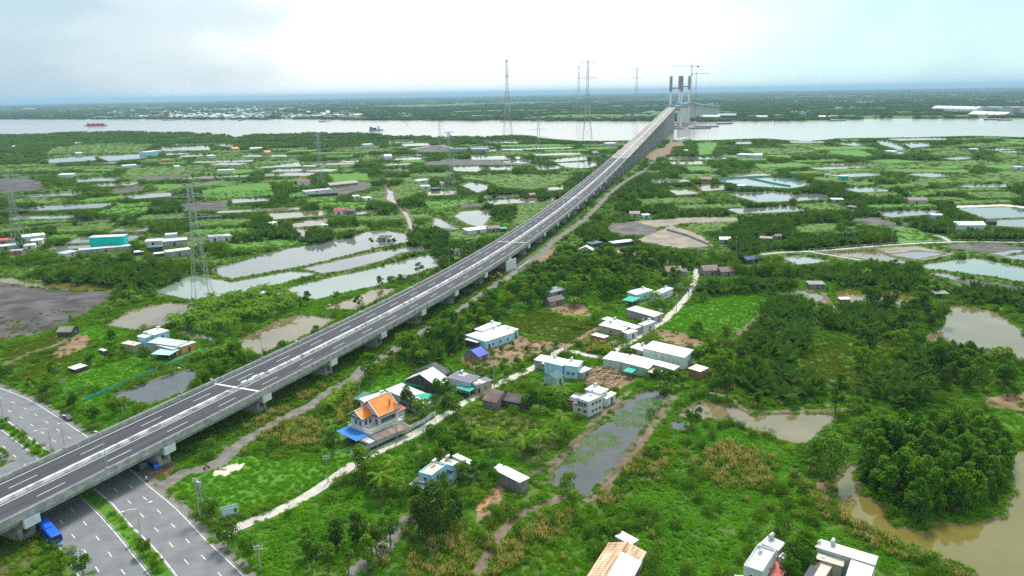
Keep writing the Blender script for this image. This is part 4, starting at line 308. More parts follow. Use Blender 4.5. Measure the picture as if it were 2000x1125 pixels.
def rough_poly(pts, step, amp, seed=0):
    rg = random.Random(seed); o = []
    n = len(pts)
    for i in range(n):
        a = Vector(pts[i]); b = Vector(pts[(i + 1) % n]); d = b - a; k = max(1, min(60, int(d.length / step)))
        nr = Vector((-d.y, d.x)).normalized() if d.length > 0 else Vector((0, 0))
        for j in range(k):
            p = a + d * (j / k)
            if j: p = p + nr * rg.uniform(-amp, amp)
            o.append((p.x, p.y))
    return o
def sheet(name, pts, z, m, parent=None):
    tri = geometry.tessellate_polygon([[Vector((x, y, 0)) for x, y in pts]])
    me = bpy.data.meshes.new(name)
    fs = []
    for t in tri:
        a, b, c = (pts[i] for i in t)
        if (b[0] - a[0]) * (c[1] - a[1]) - (b[1] - a[1]) * (c[0] - a[0]) < 0: t = (t[0], t[2], t[1])
        fs.append(t)
    me.from_pydata([(x, y, z) for x, y in pts], [], fs)
    me.materials.append(M(m)); me.update()
    o = bpy.data.objects.new(name, me); COL.objects.link(o)
    if parent: o.parent = parent
    return o
def smooth(line, step):
    p = [Vector(q) for q in line]; o = []
    for i in range(len(p) - 1):
        p0 = p[max(i - 1, 0)]; p1 = p[i]; p2 = p[i + 1]; p3 = p[min(i + 2, len(p) - 1)]
        k = max(1, int((p2 - p1).length / step))
        for j in range(k):
            u = j / k
            o.append(.5 * ((2 * p1) + (p2 - p0) * u + (2 * p0 - 5 * p1 + 4 * p2 - p3) * u * u + (3 * p1 - p0 - 3 * p2 + p3) * u ** 3))
    o.append(p[-1]); return o
def normals2(line):
    o = []
    for i in range(len(line)):
        d = line[min(i + 1, len(line) - 1)] - line[max(i - 1, 0)]; d.normalize(); o.append(Vector((d.y, -d.x)))
    return o
def ribbon(name, line, w, z, m, parent=None, jit=0.0, seed=1):
    rg = random.Random(seed); n = normals2(line); b = MB(); vs = []
    for p, q in zip(line, n):
        a = p + q * (w / 2 + rg.uniform(-jit, jit)); c = p - q * (w / 2 + rg.uniform(-jit, jit))
        vs += [(a.x, a.y, z), (c.x, c.y, z)]
    b.add(vs, [(2 * i, 2 * i + 2, 2 * i + 3, 2 * i + 1) for i in range(len(line) - 1)])
    return b.build(name, m, parent)
def strip2(name, A, B, z, m, parent=None):     # surface between two polylines resampled to the same count
    n = 80
    def res(l):
        s = [0]
        for i in range(1, len(l)): s.append(s[-1] + (l[i] - l[i - 1]).length)
        o = []; j = 0
        for k in range(n + 1):
            t = s[-1] * k / n
            while j < len(l) - 2 and s[j + 1] < t: j += 1
            u = (t - s[j]) / max(1e-6, s[j + 1] - s[j]); o.append(l[j].lerp(l[j + 1], min(1, max(0, u))))
        return o
    A, B = res(A), res(B); b = MB(); vs = []
    for p, q in zip(A, B): vs += [(p.x, p.y, z), (q.x, q.y, z)]
    b.add(vs, [(2 * i, 2 * i + 2, 2 * i + 3, 2 * i + 1) for i in range(n)])
    return b.build(name, m, parent)
def sweep(b, line, nrm, zs, prof):             # prof: closed list of (offset, dz)
    k = len(prof); vs = []
    for p, q, z in zip(line, nrm, zs):
        for o, dz in prof: vs.append((p.x + q.x * o, p.y + q.y * o, z + dz))
    fs = []
    for i in range(len(line) - 1):
        for j in range(k): fs.append((i * k + j, i * k + (j + 1) % k, (i + 1) * k + (j + 1) % k, (i + 1) * k + j))
    fs.append(tuple(range(k))[::-1]); fs.append(tuple((len(line) - 1) * k + j for j in range(k)))
    b.add(vs, fs)
# ------------------------------------------------------------------ land cover raster (used to keep plants off water, roads and houses)
GX0, GX1, GY0, GY1 = -1000, 1100, 60, 1800
GW, GH = GX1 - GX0, GY1 - GY0
LC = np.zeros((GH, GW), np.uint8)
def fill(pts, val, only=None):
    P = np.array(pts); n = len(P)
    y0 = max(0, int(P[:, 1].min() - GY0)); y1 = min(GH - 1, int(P[:, 1].max() - GY0) + 1)
    for r in range(y0, y1 + 1):
        y = r + GY0 + .5; xs = []
        for i in range(n):
            a, b = P[i], P[(i + 1) % n]
            if (a[1] > y) != (b[1] > y): xs.append(a[0] + (y - a[1]) / (b[1] - a[1]) * (b[0] - a[0]))
        xs.sort()
        for j in range(0, len(xs) - 1, 2):
            c0 = max(0, int(xs[j] - GX0 + .5)); c1 = min(GW, int(xs[j + 1] - GX0 + .5))
            if c1 > c0:
                if only is None: LC[r, c0:c1] = val
                else:
                    s = LC[r, c0:c1]; s[s == only] = val
def stamp(line, rad, val, only=None):
    for p in line:
        c0 = int(p[0] - rad - GX0); c1 = int(p[0] + rad - GX0) + 2; r0 = int(p[1] - rad - GY0); r1 = int(p[1] + rad - GY0) + 2
        if c1 < 0 or r1 < 0 or c0 > GW or r0 > GH: continue
        c0, r0 = max(c0, 0), max(r0, 0); c1, r1 = min(c1, GW), min(r1, GH)
        if c1 <= c0 or r1 <= r0: continue
        yy, xx = np.mgrid[r0:r1, c0:c1]
        k = (xx + GX0 + .5 - p[0]) ** 2 + (yy + GY0 + .5 - p[1]) ** 2 < rad * rad
        if only is not None: k &= LC[r0:r1, c0:c1] == only
        LC[r0:r1, c0:c1][k] = val
def lc(x, y):
    x = np.asarray(x); y = np.asarray(y)
    i = np.clip((x - GX0).astype(int), 0, GW - 1); j = np.clip((y - GY0).astype(int), 0, GH - 1)
    v = LC[j, i].copy(); v[(x < GX0) | (x > GX1) | (y < GY0) | (y > GY1)] = 0
    return v
WATER, GRASS, MARSH, BARE, PATH, HOUSE, DECK, REED, VINE, NIPA_, WOOD_, SPECIAL, SOIL = range(1, 14)
# ------------------------------------------------------------------ ground, water, fields
g = MB()
FAR = 90000
g.quad((-FAR, -3000, 0), (FAR, -3000, 0), (FAR, FAR, 0), (-FAR, FAR, 0))
struct(g.build('ground', 'ground'))
struct(sheet('river', rough_poly(RIVER, 40, 5, 3), 0.06, 'water_river'))
fill(RIVER, WATER)
for i, (k, pts) in enumerate(FIELDS):
    q = rough_poly(pts, 4 if pts[0][1] < 600 else 12, 0.8 if pts[0][1] < 600 else 2.5, i)
    nm = {'grass': 'grass_field', 'marsh': 'marsh_field', 'mud': 'mud_flat', 'dirt': 'bare_ground', 'soil': 'weedy_ground', 'sand': 'sand_patch', 'pan': 'dry_pond_bed'}[k]
    struct(sheet(nm, q, 0.02 + 0.002 * i / 10, k))
    fill(pts, {'grass': GRASS, 'marsh': MARSH, 'soil': SOIL}.get(k, BARE))
for pts in REEDS: fill(pts, REED, 0); fill(pts, REED, MARSH)
for pts in VINES: fill(pts, VINE, 0)
for pts in NIPA: fill(pts, NIPA_, 0); fill(pts, NIPA_, MARSH)
for pts in WOOD: fill(pts, WOOD_, 0); fill(pts, WOOD_, MARSH)
fill(GROVE, SPECIAL); fill(MANGROVE, SPECIAL)
for tone, pts, bank in PONDS: fill(pts, WATER)
for k_, w_, l_ in PATHS: stamp(smooth(l_, 3.0), w_ * .5 + (3.0 if l_[0][1] > 430 else .3), PATH)
# smaller plots, ponds and mud pans that fill the dike pattern of the middle distance
def plot_free(q):
    for a in range(5):
        for c_ in range(5):
            u, v = a / 4, c_ / 4; x = (q[0][0] * (1 - u) + q[1][0] * u) * (1 - v) + (q[3][0] * (1 - u) + q[2][0] * u) * v; y = (q[0][1] * (1 - u) + q[1][1] * u) * (1 - v) + (q[3][1] * (1 - u) + q[2][1] * u) * v
            i, j = int(x - GX0), int(y - GY0)
            if not (0 <= i < GW and 0 <= j < GH) or LC[j, i] != 0 or abs(x - (-126.7 + .27 * y)) < 34: return False
    return True
rp_ = random.Random(21); made = 0
for _ in range(2600):
    if made >= 150: break
    y = math.exp(rp_.uniform(math.log(520), math.log(1560))); x = rp_.uniform(-.62, .66) * y; 
    if abs(x) > 960 or (x > 40 and y < 640): continue
    w, d = rp_.uniform(14, 44) * (y / 900) ** .6, rp_.uniform(9, 24) * (y / 900) ** .8; ro = rp_.gauss(.12, .16)
    def cr(k, m): return [(x + math.cos(ro) * sx * w * k - math.sin(ro) * sy * d * m, y + math.sin(ro) * sx * w * k + math.cos(ro) * sy * d * m) for sx, sy in ((-1, -1), (1, -1), (1, 1), (-1, 1))]
    if not plot_free(cr(1.15, 1.3)): continue
    kind = rp_.choice(('water', 'water', 'water', 'marsh', 'grass', 'marsh', 'marsh', 'grass'))
    q = [(a + rp_.uniform(-2.5, 2.5), c_ + rp_.uniform(-2, 2)) for a, c_ in cr(1, 1)]
    if kind == 'water': PONDS.append([rp_.choice(('grey', 'green', 'grey', 'brown')), [list(t) for t in q], 1]); fill(q, WATER)
    else:
        struct(sheet({'grass': 'grass_field', 'marsh': 'marsh_field', 'mud': 'mud_flat'}[kind], rough_poly(q, 8, 1.2, made), .04, kind)); fill(q, {'grass': GRASS, 'marsh': MARSH, 'mud': BARE}[kind])
    made += 1
for i, (tone, pts, bank) in enumerate(PONDS):
    near = min(p[1] for p in pts) < 650
    q = rough_poly(pts, 3 if near else 12, 0.45 if near else 1.2, 100 + i)
    o = struct(sheet('pond', q, 0.05, 'water_' + tone))
    fill(pts, WATER)
    # low earth bank round the water
    w = 1.3 if near else 2.2
    ln = [Vector(p) for p in q] + [Vector(q[0])]
    n = normals2(ln); b = MB(); rg = random.Random(i); zs = [rg.uniform(.15, .45) for _ in ln]; zs[-1] = zs[0]
    vs = []
    area = sum(q[j][0] * q[(j + 1) % len(q)][1] - q[(j + 1) % len(q)][0] * q[j][1] for j in range(len(q)))
    sg = 1 if area > 0 else -1
    for p, m_, z in zip(ln, n, zs):
        for off, zz in ((-.35 * w, 0.02), (0.15 * w, z), (.5 * w, z * .9), (w * 1.15, 0.0)):
            a = p + m_ * off * sg; vs.append((a.x, a.y, zz))
    b.add(vs, [(4 * a + c, 4 * a + c + 1, 4 * a + c + 5, 4 * a + c + 4) for a in range(len(ln) - 1) for c in range(3)])
    b.build('bank', 'bank_earth', o)

PATHS_S = []
for i, (k, w, pts) in enumerate(PATHS):
    ln = smooth(pts, 3.0); PATHS_S.append((k, w, ln))
    nm = {'concrete': 'lane', 'gravel': 'gravel_road', 'dirt': 'dirt_path', 'earth': 'earth_path', 'orange': 'earth_path', 'sand': 'sand_path'}[k]
    struct(ribbon(nm, ln, w, 0.09 + 0.004 * i, {'concrete': 'lane_concrete'}.get(k, k), None, 0.0 if k == 'concrete' else 0.25 * w * .5, i))
    stamp(ln, w / 2 + (0.5 if k == 'concrete' else .0), PATH)
# ------------------------------------------------------------------ boulevard
Ro, Ri, Li = (smooth(l, 4.0) for l in (BVR_OUT, BVR_IN, BVL_IN))
def nearest(p, line): return min(line, key=lambda q: (q - p).length_squared)
wid = sorted((nearest(p, Ro) - p).length for p in Ri)[len(Ri) // 2]
nl = normals2(Li)
sgn = 1 if (Li[20] + nl[20] * 5 - nearest(Li[20], Ri)).length > (Li[20] - nl[20] * 5 - nearest(Li[20], Ri)).length else -1
Lo = [p + q * sgn * wid for p, q in zip(Li, nl)]
bz = 0.12
struct(strip2('boulevard', Ri, Ro, bz, 'asphalt')); struct(strip2('boulevard', Lo, Li, bz, 'asphalt'))
def between(A, B, t):
    return [p.lerp(nearest(p, B), t) for p in A]
for A, B in ((Ri, Ro), (Li, Lo)):
    for t in (0.035, 0.965): struct(ribbon('edge_line', between(A, B, t), 0.28, bz + 0.006, 'paint'))
    for t in (0.345, 0.66):
        ln = between(A, B, t); acc = 0.0; pts = [ln[0]]
        res = []
        for p in ln[1:]:
            res.append(((p - pts[-1]).length, pts[-1], p)); pts.append(p)
        tot = 0; db = MB(); nd = 0
        for d, a, c in res:
            u = 0.0
            while u < d:
                ph = (tot + u) % 9.0
                if ph < 0.05 or (u == 0 and ph < 2.6 and False):
                    pass
                u += 0.5
            tot += d
        # dashes: walk the line
        S = [0]
        for d, a, c in res: S.append(S[-1] + d)
        def at(s):
            for j in range(len(res)):
                if S[j + 1] >= s: return ln[j].lerp(ln[j + 1], (s - S[j]) / max(1e-6, S[j + 1] - S[j]))
            return ln[-1]
        s = 4.0 if t < .5 else 6.5
        while s < S[-1] - 4:
            a, c = at(s), at(s + 2.6); dr = (c - a).normalized(); q = Vector((dr.y, -dr.x)) * 0.11
            m = MB(); m.quad((a.x + q.x, a.y + q.y, bz + .006), (c.x + q.x, c.y + q.y, bz + .006), (c.x - q.x, c.y - q.y, bz + .006), (a.x - q.x, a.y - q.y, bz + .006))
            o = struct(m.build('lane_dash', 'paint')); s += 9.2
med = strip2('median_strip', Li, Ri, 0.22, 'grass'); struct(med)
for ln, off in ((Li, 0), (Ri, 0), (Ro, 0)):
    b = MB(); sweep(b, ln, normals2(ln), [bz] * len(ln), [(-.15, -.1), (-.15, .14), (.15, .14), (.15, -.1)]); struct(b.build('kerb', 'kerb'))
struct(ribbon('verge', [p + q * 1.2 * (1 if (p + q - nearest(p, Ri)).length > (p - q - nearest(p, Ri)).length else -1) for p, q in zip(Ro, normals2(Ro))], 2.0, 0.1, 'gravel', None, .3))
fill([tuple(p) for p in Ri] + [tuple(p) for p in reversed(Ro)], PATH); fill([tuple(p) for p in Li] + [tuple(p) for p in reversed(Lo)], PATH)
stamp(Ro, 2.2, PATH); stamp(Lo, 1.0, PATH)
fill([tuple(p) for p in Li] + [tuple(p) for p in reversed(Ri)], SPECIAL)
# ------------------------------------------------------------------ viaduct
def via_x(Y): return -126.7 + .27 * Y - .19 * 70 * math.log1p(math.exp(-(Y - 375) / 70))
_c = [Vector((via_x(40 + i * .5), 40 + i * .5)) for i in range(4041)]
_s = [0.0]
for i in range(1, len(_c)): _s.append(_s[-1] + (_c[i] - _c[i - 1]).length)
import bisect
def st(s):
    i = min(max(bisect.bisect(_s, s) - 1, 0), len(_s) - 2); u = (s - _s[i]) / (_s[i + 1] - _s[i]); p = _c[i].lerp(_c[i + 1], u)
    d = (_c[i + 1] - _c[i]).normalized()
    return p, d, Vector((d.y, -d.x))
def vz(s): return 7.4 + .0385 * 90 * math.log1p(math.exp((s - 740) / 90.))     # road surface; parapet top is 1.1 m above
S_END, S_ASPH = 2046.0, 1000.0
def stations(a, b, step=5.0):
    n = max(1, int(round((b - a) / step))); ss = [a + (b - a) * i / n for i in range(n + 1)]
    q = [st(s) for s in ss]
    return [x[0] for x in q], [x[2] for x in q], [vz(s) for s in ss]
via = thing('viaduct', 'long concrete expressway viaduct climbing from the boulevard to the unfinished river bridge', 'viaduct')
HW = 10.9
SPANS = [58, 97.5, 137.4, 177.5, 217.3, 253.5, 288, 322.4, 357.5, 397, 437.5, 478.5, 520, 561.5]
while SPANS[-1] + 41 < S_END: SPANS.append(SPANS[-1] + 41)
l, n, z = stations(20, S_END)
b = MB(); sweep(b, l, n, z, [(-HW, -.35), (-HW, -.02), (HW, -.02), (HW, -.35), (9.6, -.42), (-9.6, -.42)]); b.build('deck_slab', 'deck_concrete', via)
gb = MB()
for o in (-8.7, -4.35, 0, 4.35, 8.7): sweep(gb, l, n, z, [(o - 1.1, -2.1), (o - 1.1, -.43), (o + 1.1, -.43), (o + 1.1, -2.1)])
gb.build('girders', 'concrete', via)
l2, n2, z2 = stations(20, S_ASPH)
b = MB()
for a, c in ((-10.25, -.7), (.7, 10.25)): sweep(b, l2, n2, z2, [(a, -.015), (a, .05), (c, .05), (c, -.015)])
ao = b.build('asphalt_surface', 'deck_asphalt', via)
uvl = ao.data.uv_layers.new(name='UVMap'); cen = [st(20 + i * 2.0) for i in range(500)]
cx_ = np.array([(q[0].x, q[0].y) for q in cen]); nx_ = np.array([(q[2].x, q[2].y) for q in cen])
vv = np.array([(v_.co.x, v_.co.y) for v_ in ao.data.vertices]); near_i = np.array([np.argmin(((cx_ - v_) ** 2).sum(1)) for v_ in vv])
ou = ((vv - cx_[near_i]) * nx_[near_i]).sum(1)
for lp_ in ao.data.loops: uvl.data[lp_.index].uv = (ou[lp_.vertex_index], near_i[lp_.vertex_index] * 2.0)
for sg in (-1, 1):
    b = MB(); sweep(b, l2, n2, z2, [(sg * 10.3, -.3), (sg * 10.4, 1.1), (sg * 10.85, 1.1), (sg * 10.96, -.75)] if sg > 0 else [(-10.96, -.75), (-10.85, 1.1), (-10.4, 1.1), (-10.3, -.3)])
    b.build('parapet', 'concrete', via)
    b = MB(); sweep(b, l2, n2, z2, [(sg * 10.62 - .05, 1.32), (sg * 10.62 - .05, 1.42), (sg * 10.62 + .05, 1.42), (sg * 10.62 + .05, 1.32)])
    b.build('handrail', 'steel', via)
# beyond the asphalt only some parapet lengths have been cast
s = S_ASPH + 6
k = 0
while s < S_END - 20:
    for sg in (-1, 1):
        if (k * 7 + (3 if sg > 0 else 0)) % 5 < 4 and not (sg < 0 and 1350 < s < 1640):
            a = s; e = min(S_END, s + (36 if s < 1400 else 28)); q = stations(a, e)
            b = MB(); sweep(b, *q, [(sg * 10.3, -.02), (sg * 10.35, .95), (sg * 10.8, .95), (sg * 10.92, -.5)] if sg > 0 else [(-10.92, -.5), (-10.8, .95), (-10.35, .95), (-10.3, -.02)])
            b.build('parapet', 'white_concrete', via)
    s += 41; k += 1
# median barrier: two concrete upstands with a pale filled strip between, open at the second joint
JOINTS = [216.5, 478.5, 684.5, 1000]
for a, c in ((20, 212), (231, S_ASPH)):
    q = stations(a, c)
    b = MB(); sweep(b, *q, [(-.62, .0), (-.40, .88), (.40, .88), (.62, .0)]); b.build('median_barrier', 'median_white', via)
q = stations(S_ASPH, S_END); b = MB(); sweep(b, *q, [(-.5, -.02), (-.5, .5), (.5, .5), (.5, -.02)]); b.build('median_kerb', 'white_concrete', via)
for o in (-9.1, 9.1, -1.35, 1.35):
    q = stations(20, S_ASPH); b = MB(); sweep(b, *q, [(o - .13, .051), (o - .13, .062), (o + .13, .062), (o + .13, .051)]); b.build('edge_line', 'paint', via)
dash = 44.4
while dash < S_ASPH - 8:
    for o in (-5.2, 5.2):
        q = stations(dash, dash + 7.4, 3.7); b = MB(); sweep(b, *q, [(o - .11, .051), (o - .11, .062), (o + .11, .062), (o + .11, .051)]); b.build('lane_dash', 'paint', via)
    dash += 19.7
for s in JOINTS:
    for o0, o1 in ((-10.25, -.65), (.65, 10.25)):
        p, d, nn = st(s); c = p + nn * (o0 + o1) / 2; b = MB(); b.obox(c, nn, d, (o1 - o0) / 2, .45, vz(s) + .045, vz(s) + .075); b.build('expansion_joint', 'white_concrete', via)
# white plastic barriers stacked in the median gap
for j in range(4):
    p, d, nn = st(219.5 + j * 2.6); b = MB(); b.obox(p + nn * (.35 if j % 2 else -.3), nn, d, .45, 1.1, vz(219) + .06, vz(219) + 1.25)
    tag(b.build('barrier_block', 'white_paint'), 'white movable barrier block in the median gap, %s behind the first expansion joint' % ORD[j], 'barrier', 'movable barrier blocks in the median gap')
# piers: paired blade walls on a base, hammerhead cap with white end boxes
def pier(s):
    p, d, nn = st(s); top = vz(s) - 2.12; capz = top - 1.55
    pr = bpy.data.objects.new('pier', None); COL.objects.link(pr); pr.parent = via
    near = s < 640
    hw = 8.3 if near else 8.8
    zb = -0.2
    for e in (-1, 1):
        b = MB(); b.obox(p + d * e * (1.5 if near else 1.9), nn, d, hw, .55 if near else .75, zb, capz); b.build('blade_wall', 'concrete', pr)
    b = MB(); b.obox(p, nn, d, hw - .25, 1.0 if near else 1.2, zb, min(1.4 if near else 3.0, capz - .5)); b.build('base_block', 'concrete', pr)
    b = MB()
    fl = hw + .2
    pts = [(-10.6, top), (-10.6, top - .8), (-fl, capz), (fl, capz), (10.6, top - .8), (10.6, top)]
    w = 2.1 if near else 2.7
    vs = [(p.x + nn.x * o + d.x * e * w, p.y + nn.y * o + d.y * e * w, zz) for e in (-1, 1) for o, zz in pts]
    m_ = len(pts)
    b.add(vs, [tuple(range(m_)), tuple(range(2 * m_ - 1, m_ - 1, -1))] + [(i, m_ + i, m_ + (i + 1) % m_, (i + 1) % m_) for i in range(m_)])
    b.build('cap_beam', 'concrete', pr)
    if s < 960:
        for sg in (-1, 1):
            b = MB(); b.obox(p + nn * sg * 10.72, nn, d, .42, 1.9, top - 1.1, top + 1.15); b.build('cap_end_box', 'white_concrete', pr)
for s in SPANS: pier(s)
stamp([st(20 + i * 3)[0] for i in range(560)], 9.0, DECK, 0)
# lamp posts along both parapets
def lamp_mesh(h, arm, r, double=False):
    b = MB(); b.bar((0, 0, 0), (0, 0, h), r, 6, r * .55)
    hb = MB()
    for sg in ((-1, 1) if double else (1,)):
        b.bar((0, 0, h - .05), (sg * arm * .6, 0, h + .45), r * .5, 5); b.bar((sg * arm * .6, 0, h + .45), (sg * arm, 0, h + .5), r * .45, 5)
        hb.box(min(sg * arm, sg * (arm + .9)), -.17, h + .42, max(sg * arm, sg * (arm + .9)), .17, h + .58)
    base = MB(); base.box(-r * 2.2, -r * 2.2, 0, r * 2.2, r * 2.2, .35)
    return b, hb, base
lb, lh, lbase = lamp_mesh(9.5, 1.6, .13)
LM = [x.build('x', 'steel' if i != 1 else 'white_paint') for i, x in enumerate((lb, lh, lbase))]
LMM = [o.data for o in LM]
for o in LM: bpy.data.objects.remove(o)
for nm, me in zip(('mast', 'lamp_head', 'base'), LMM): me.name = nm
def lamp(loc, rz, label, group, meshes=LMM):
    t = thing('street_lamp', label, 'street lamp', loc, rz, group)
    inst('mast', meshes[0], t); inst('lamp_head', meshes[1], t); inst('base', meshes[2], t)
for i in range(22):
    for sg, s0 in ((1, 158.2), (-1, 162.2)):
        s = s0 + i * 39.2
        if s < 30 or s > S_ASPH: continue
        p, d, nn = st(s); c = p + nn * sg * 10.62
        lamp((c.x, c.y, vz(s) + 1.08), math.atan2(-nn.y * sg, -nn.x * sg), 'slender grey lamp post on the %s viaduct parapet, %s from the left end' % ('near' if sg > 0 else 'far', ORD[i]), 'lamp posts on the %s parapet of the viaduct' % ('near' if sg > 0 else 'far'))
# twin-arm lamps in the boulevard median
tb, th, tbase = lamp_mesh(10.5, 2.6, .14, True)
TM = []
for nm, x, mm in (('mast', tb, 'steel'), ('lamp_head', th, 'white_paint'), ('base', tbase, 'steel')):
    o = x.build(nm, mm); TM.append(o.data); bpy.data.objects.remove(o)
mid = [p.lerp(nearest(p, Ri), .5) for p in Li]
acc = 0; prev = mid[0]; nxt = 12; nlamp = 8
for i, p in enumerate(mid):
    acc += (p - prev).length; prev = p
    if acc > nxt:
        dr = (mid[min(i + 1, len(mid) - 1)] - mid[i - 1]).normalized()
        nlamp = max(0, nlamp - 1)
        if abs(p.x - via_x(p.y)) > 18:
            lamp((p.x, p.y, .2), math.atan2(-dr.x, dr.y), 'thin twin armed lamp in the boulevard median, %s from the bottom edge' % ORD[nlamp], 'twin armed lamps in the boulevard median', TM)
        nxt += 34
# ------------------------------------------------------------------ river bridge under construction
def tower(name, label, cx, cy, zt, deck):
    t = thing(name, label, 'bridge tower', (cx, cy, 0))
    for sg in (-1, 1):
        b = MB(); b.hexa([(sg * 14.5 - 2.8, -3.6, -1), (sg * 14.5 + 2.8, -3.6, -1), (sg * 14.5 + 2.8, 3.6, -1), (sg * 14.5 - 2.8, 3.6, -1)], [(sg * 14.5 - 1.7, -2.2, zt), (sg * 14.5 + 1.7, -2.2, zt), (sg * 14.5 + 1.7, 2.2, zt), (sg * 14.5 - 1.7, 2.2, zt)])
        lg = b.build('leg', 'white_concrete', t)
        b = MB()
        for e in range(13):
            zz = zt - 36 + e * 3.1
            b.box(sg * 14.5 - 3.2, -3.6, zz, sg * 14.5 + 3.2, -3.2, zz + .7); b.box(sg * 14.5 - 3.2, 3.2, zz, sg * 14.5 + 3.2, 3.6, zz + .7)
            b.box(sg * 14.5 - 3.4, -3.2, zz, sg * 14.5 - 3.0, 3.2, zz + .7); b.box(sg * 14.5 + 3.0, -3.2, zz, sg * 14.5 + 3.4, 3.2, zz + .7)
        for ax in (-3.2, -1.1, 1.1, 3.2):
            for ay in (-3.4, 3.4): b.box(sg * 14.5 + ax - .25, ay - .25, zt - 37, sg * 14.5 + ax + .25, ay + .25, zt + 3)
        b.build('scaffold', 'steel_dark', lg)
    b = MB(); b.box(-12.4, -1.6, zt - 30, 12.4, 1.6, zt - 26.5); b.build('cross_beam', 'concrete', t)
    b = MB(); b.box(-12.0, -2.5, deck - 13, 12.0, 2.5, deck - 8); b.build('lower_beam', 'concrete', t)
    b = MB(); b.box(-13.5, -55, deck - 3, 13.5, 60, deck); b.build('deck_segment', 'concrete', t)
    b = MB()
    for k in range(9):
        y = -58 + k * 14.5
        for sx in (-14.5, 14.5): b.bar((sx, y, deck - 4.5), (sx, y + 12, deck + 2.5), .5); b.bar((sx, y, deck + 2.5), (sx, y + 12, deck - 4.5), .5)
    for sx in (-14.5, 14.5):
        for zz in (-4.5, 2.5): b.bar((sx, -60, deck + zz), (sx, 64, deck + zz), .7)
    for y in (-60, -40, 40, 64): b.box(-15, y - 2, deck - 5, 15, y + 2, deck - 3.6); b.box(-15, y - .6, deck + 2, 15, y + .6, deck + 3.2)
    b.build('form_traveller', 'teal_paint', t)
    b = MB(); b.box(-24, -12, -.5, 24, 12, 3.0); b.build('footing', 'concrete', t)
    return t
tower('bridge_tower', 'nearer pair of unfinished bridge tower legs wrapped in dark scaffolding at the top', 444, 2098, 133, 60)
tower('bridge_tower', 'farther pair of unfinished bridge tower legs with the tall crane beside it', 527, 2378, 138, 60)
def crane(x, y, h, jib, label, rz):
    t = thing('tower_crane', label, 'crane', (x, y, 0), rz)
    b = MB(); w = 1.3
    for sx in (-w, w):
        for sy in (-w, w): b.bar((sx, sy, 0), (sx, sy, h), .28)
    z_ = 0
    while z_ < h - 3:
        b.bar((-w, -w, z_), (w, -w, z_ + 3), .16); b.bar((w, w, z_), (-w, w, z_ + 3), .16); b.bar((-w, w, z_), (-w, -w, z_ + 3), .16); b.bar((w, -w, z_), (w, w, z_ + 3), .16); z_ += 3
    b.build('mast', 'steel' if h > 150 else 'red_paint', t)
    b = MB()
    for sy, zz in ((-.9, 0), (.9, 0), (0, 1.8)): b.bar((0, sy, h + zz), (-jib, sy * .6, h + zz * .6), .25)
    x_ = 0
    while x_ < jib - 4:
        b.bar((-x_, -.9, h), (-x_ - 2, 0, h + 1.7), .15); b.bar((-x_ - 2, 0, h + 1.7), (-x_ - 4, .9, h), .15); x_ += 4
    b.build('jib', 'steel_dark', t)
    b = MB(); b.bar((0, 0, h), (jib * .36, 0, h), .8); b.box(jib * .26, -1.4, h - 3.2, jib * .37, 1.4, h + .3); b.build('counter_jib', 'steel_dark', t)
    b = MB(); b.box(-1.4, -1.4, h - 1, 1.4, 1.4, h + 2.4); b.bar((0, 0, h + 2), (0, 0, h + 11), .4); b.bar((0, 0, h + 11), (-jib * .6, 0, h + 1.5), .12); b.bar((0, 0, h + 11), (jib * .33, 0, h + .5), .12); b.build('cab_and_peak', 'steel_dark', t)
crane(548, 2380, 168, 60, 'tall tower crane rising above all the bridge tower legs', R(4))
crane(567, 2400, 146, 40, 'shorter red tower crane right of the farther tower', R(170))
far = thing('river_bridge_approach', 'far approach of the river bridge curving down to the right beyond the towers', 'viaduct')
fl_ = smooth([(527, 2430), (575, 2560), (645, 2740), (715, 2890), (800, 3030)], 20)
fn = normals2(fl_); fz = [60 - 22 * min(1, max(0, (i - 8) / (len(fl_) - 9))) for i in range(len(fl_))]
b = MB(); sweep(b, fl_, fn, fz, [(-13, -2.4), (-13, .9), (13, .9), (13, -2.4)]); b.build('deck_slab', 'white_concrete', far)
for i in range(3, len(fl_), 2):
    dd = Vector((-fn[i].y, fn[i].x)); b = MB(); b.obox(fl_[i], fn[i], dd, 8, 2.4, -1, fz[i] - 2.5); b.build('pier', 'white_concrete', far)
# barges at the tower feet
def barge(x, y, ln, w, rz, label, cargo):
    t = thing('barge', label, 'barge', (x, y, 0), rz)
    b = MB(); b.hexa([(-ln / 2 + 3, -w / 2, -.5), (ln / 2 - 3, -w / 2, -.5), (ln / 2 - 3, w / 2, -.5), (-ln / 2 + 3, w / 2, -.5)], [(-ln / 2, -w / 2, 2.2), (ln / 2, -w / 2, 2.2), (ln / 2, w / 2, 2.2), (-ln / 2, w / 2, 2.2)]); b.build('hull', 'steel_dark', t)
    b = MB(); b.box(-ln / 2 + 2, -w * .3, 2.2, -ln / 2 + 8, w * .3, 6); b.build('cabin', 'white_paint', t)
    b = MB(); b.box(-ln / 2 + 10, -w * .4, 2.2, ln / 2 - 3, w * .4, 3.6); b.build('cargo', cargo, t)
barge(505, 2075, 60, 13, .1, 'dark work barge in front of the nearer bridge tower', 'sky_blue_paint')
barge(545, 2160, 66, 14, .05, 'long work barge behind the first one at the towers', 'steel')
barge(470, 2210, 70, 14, .0, 'rust red barge between the two bridge towers', 'red_paint')
barge(640, 2330, 50, 12, .2, 'small barge right of the farther bridge tower', 'steel')
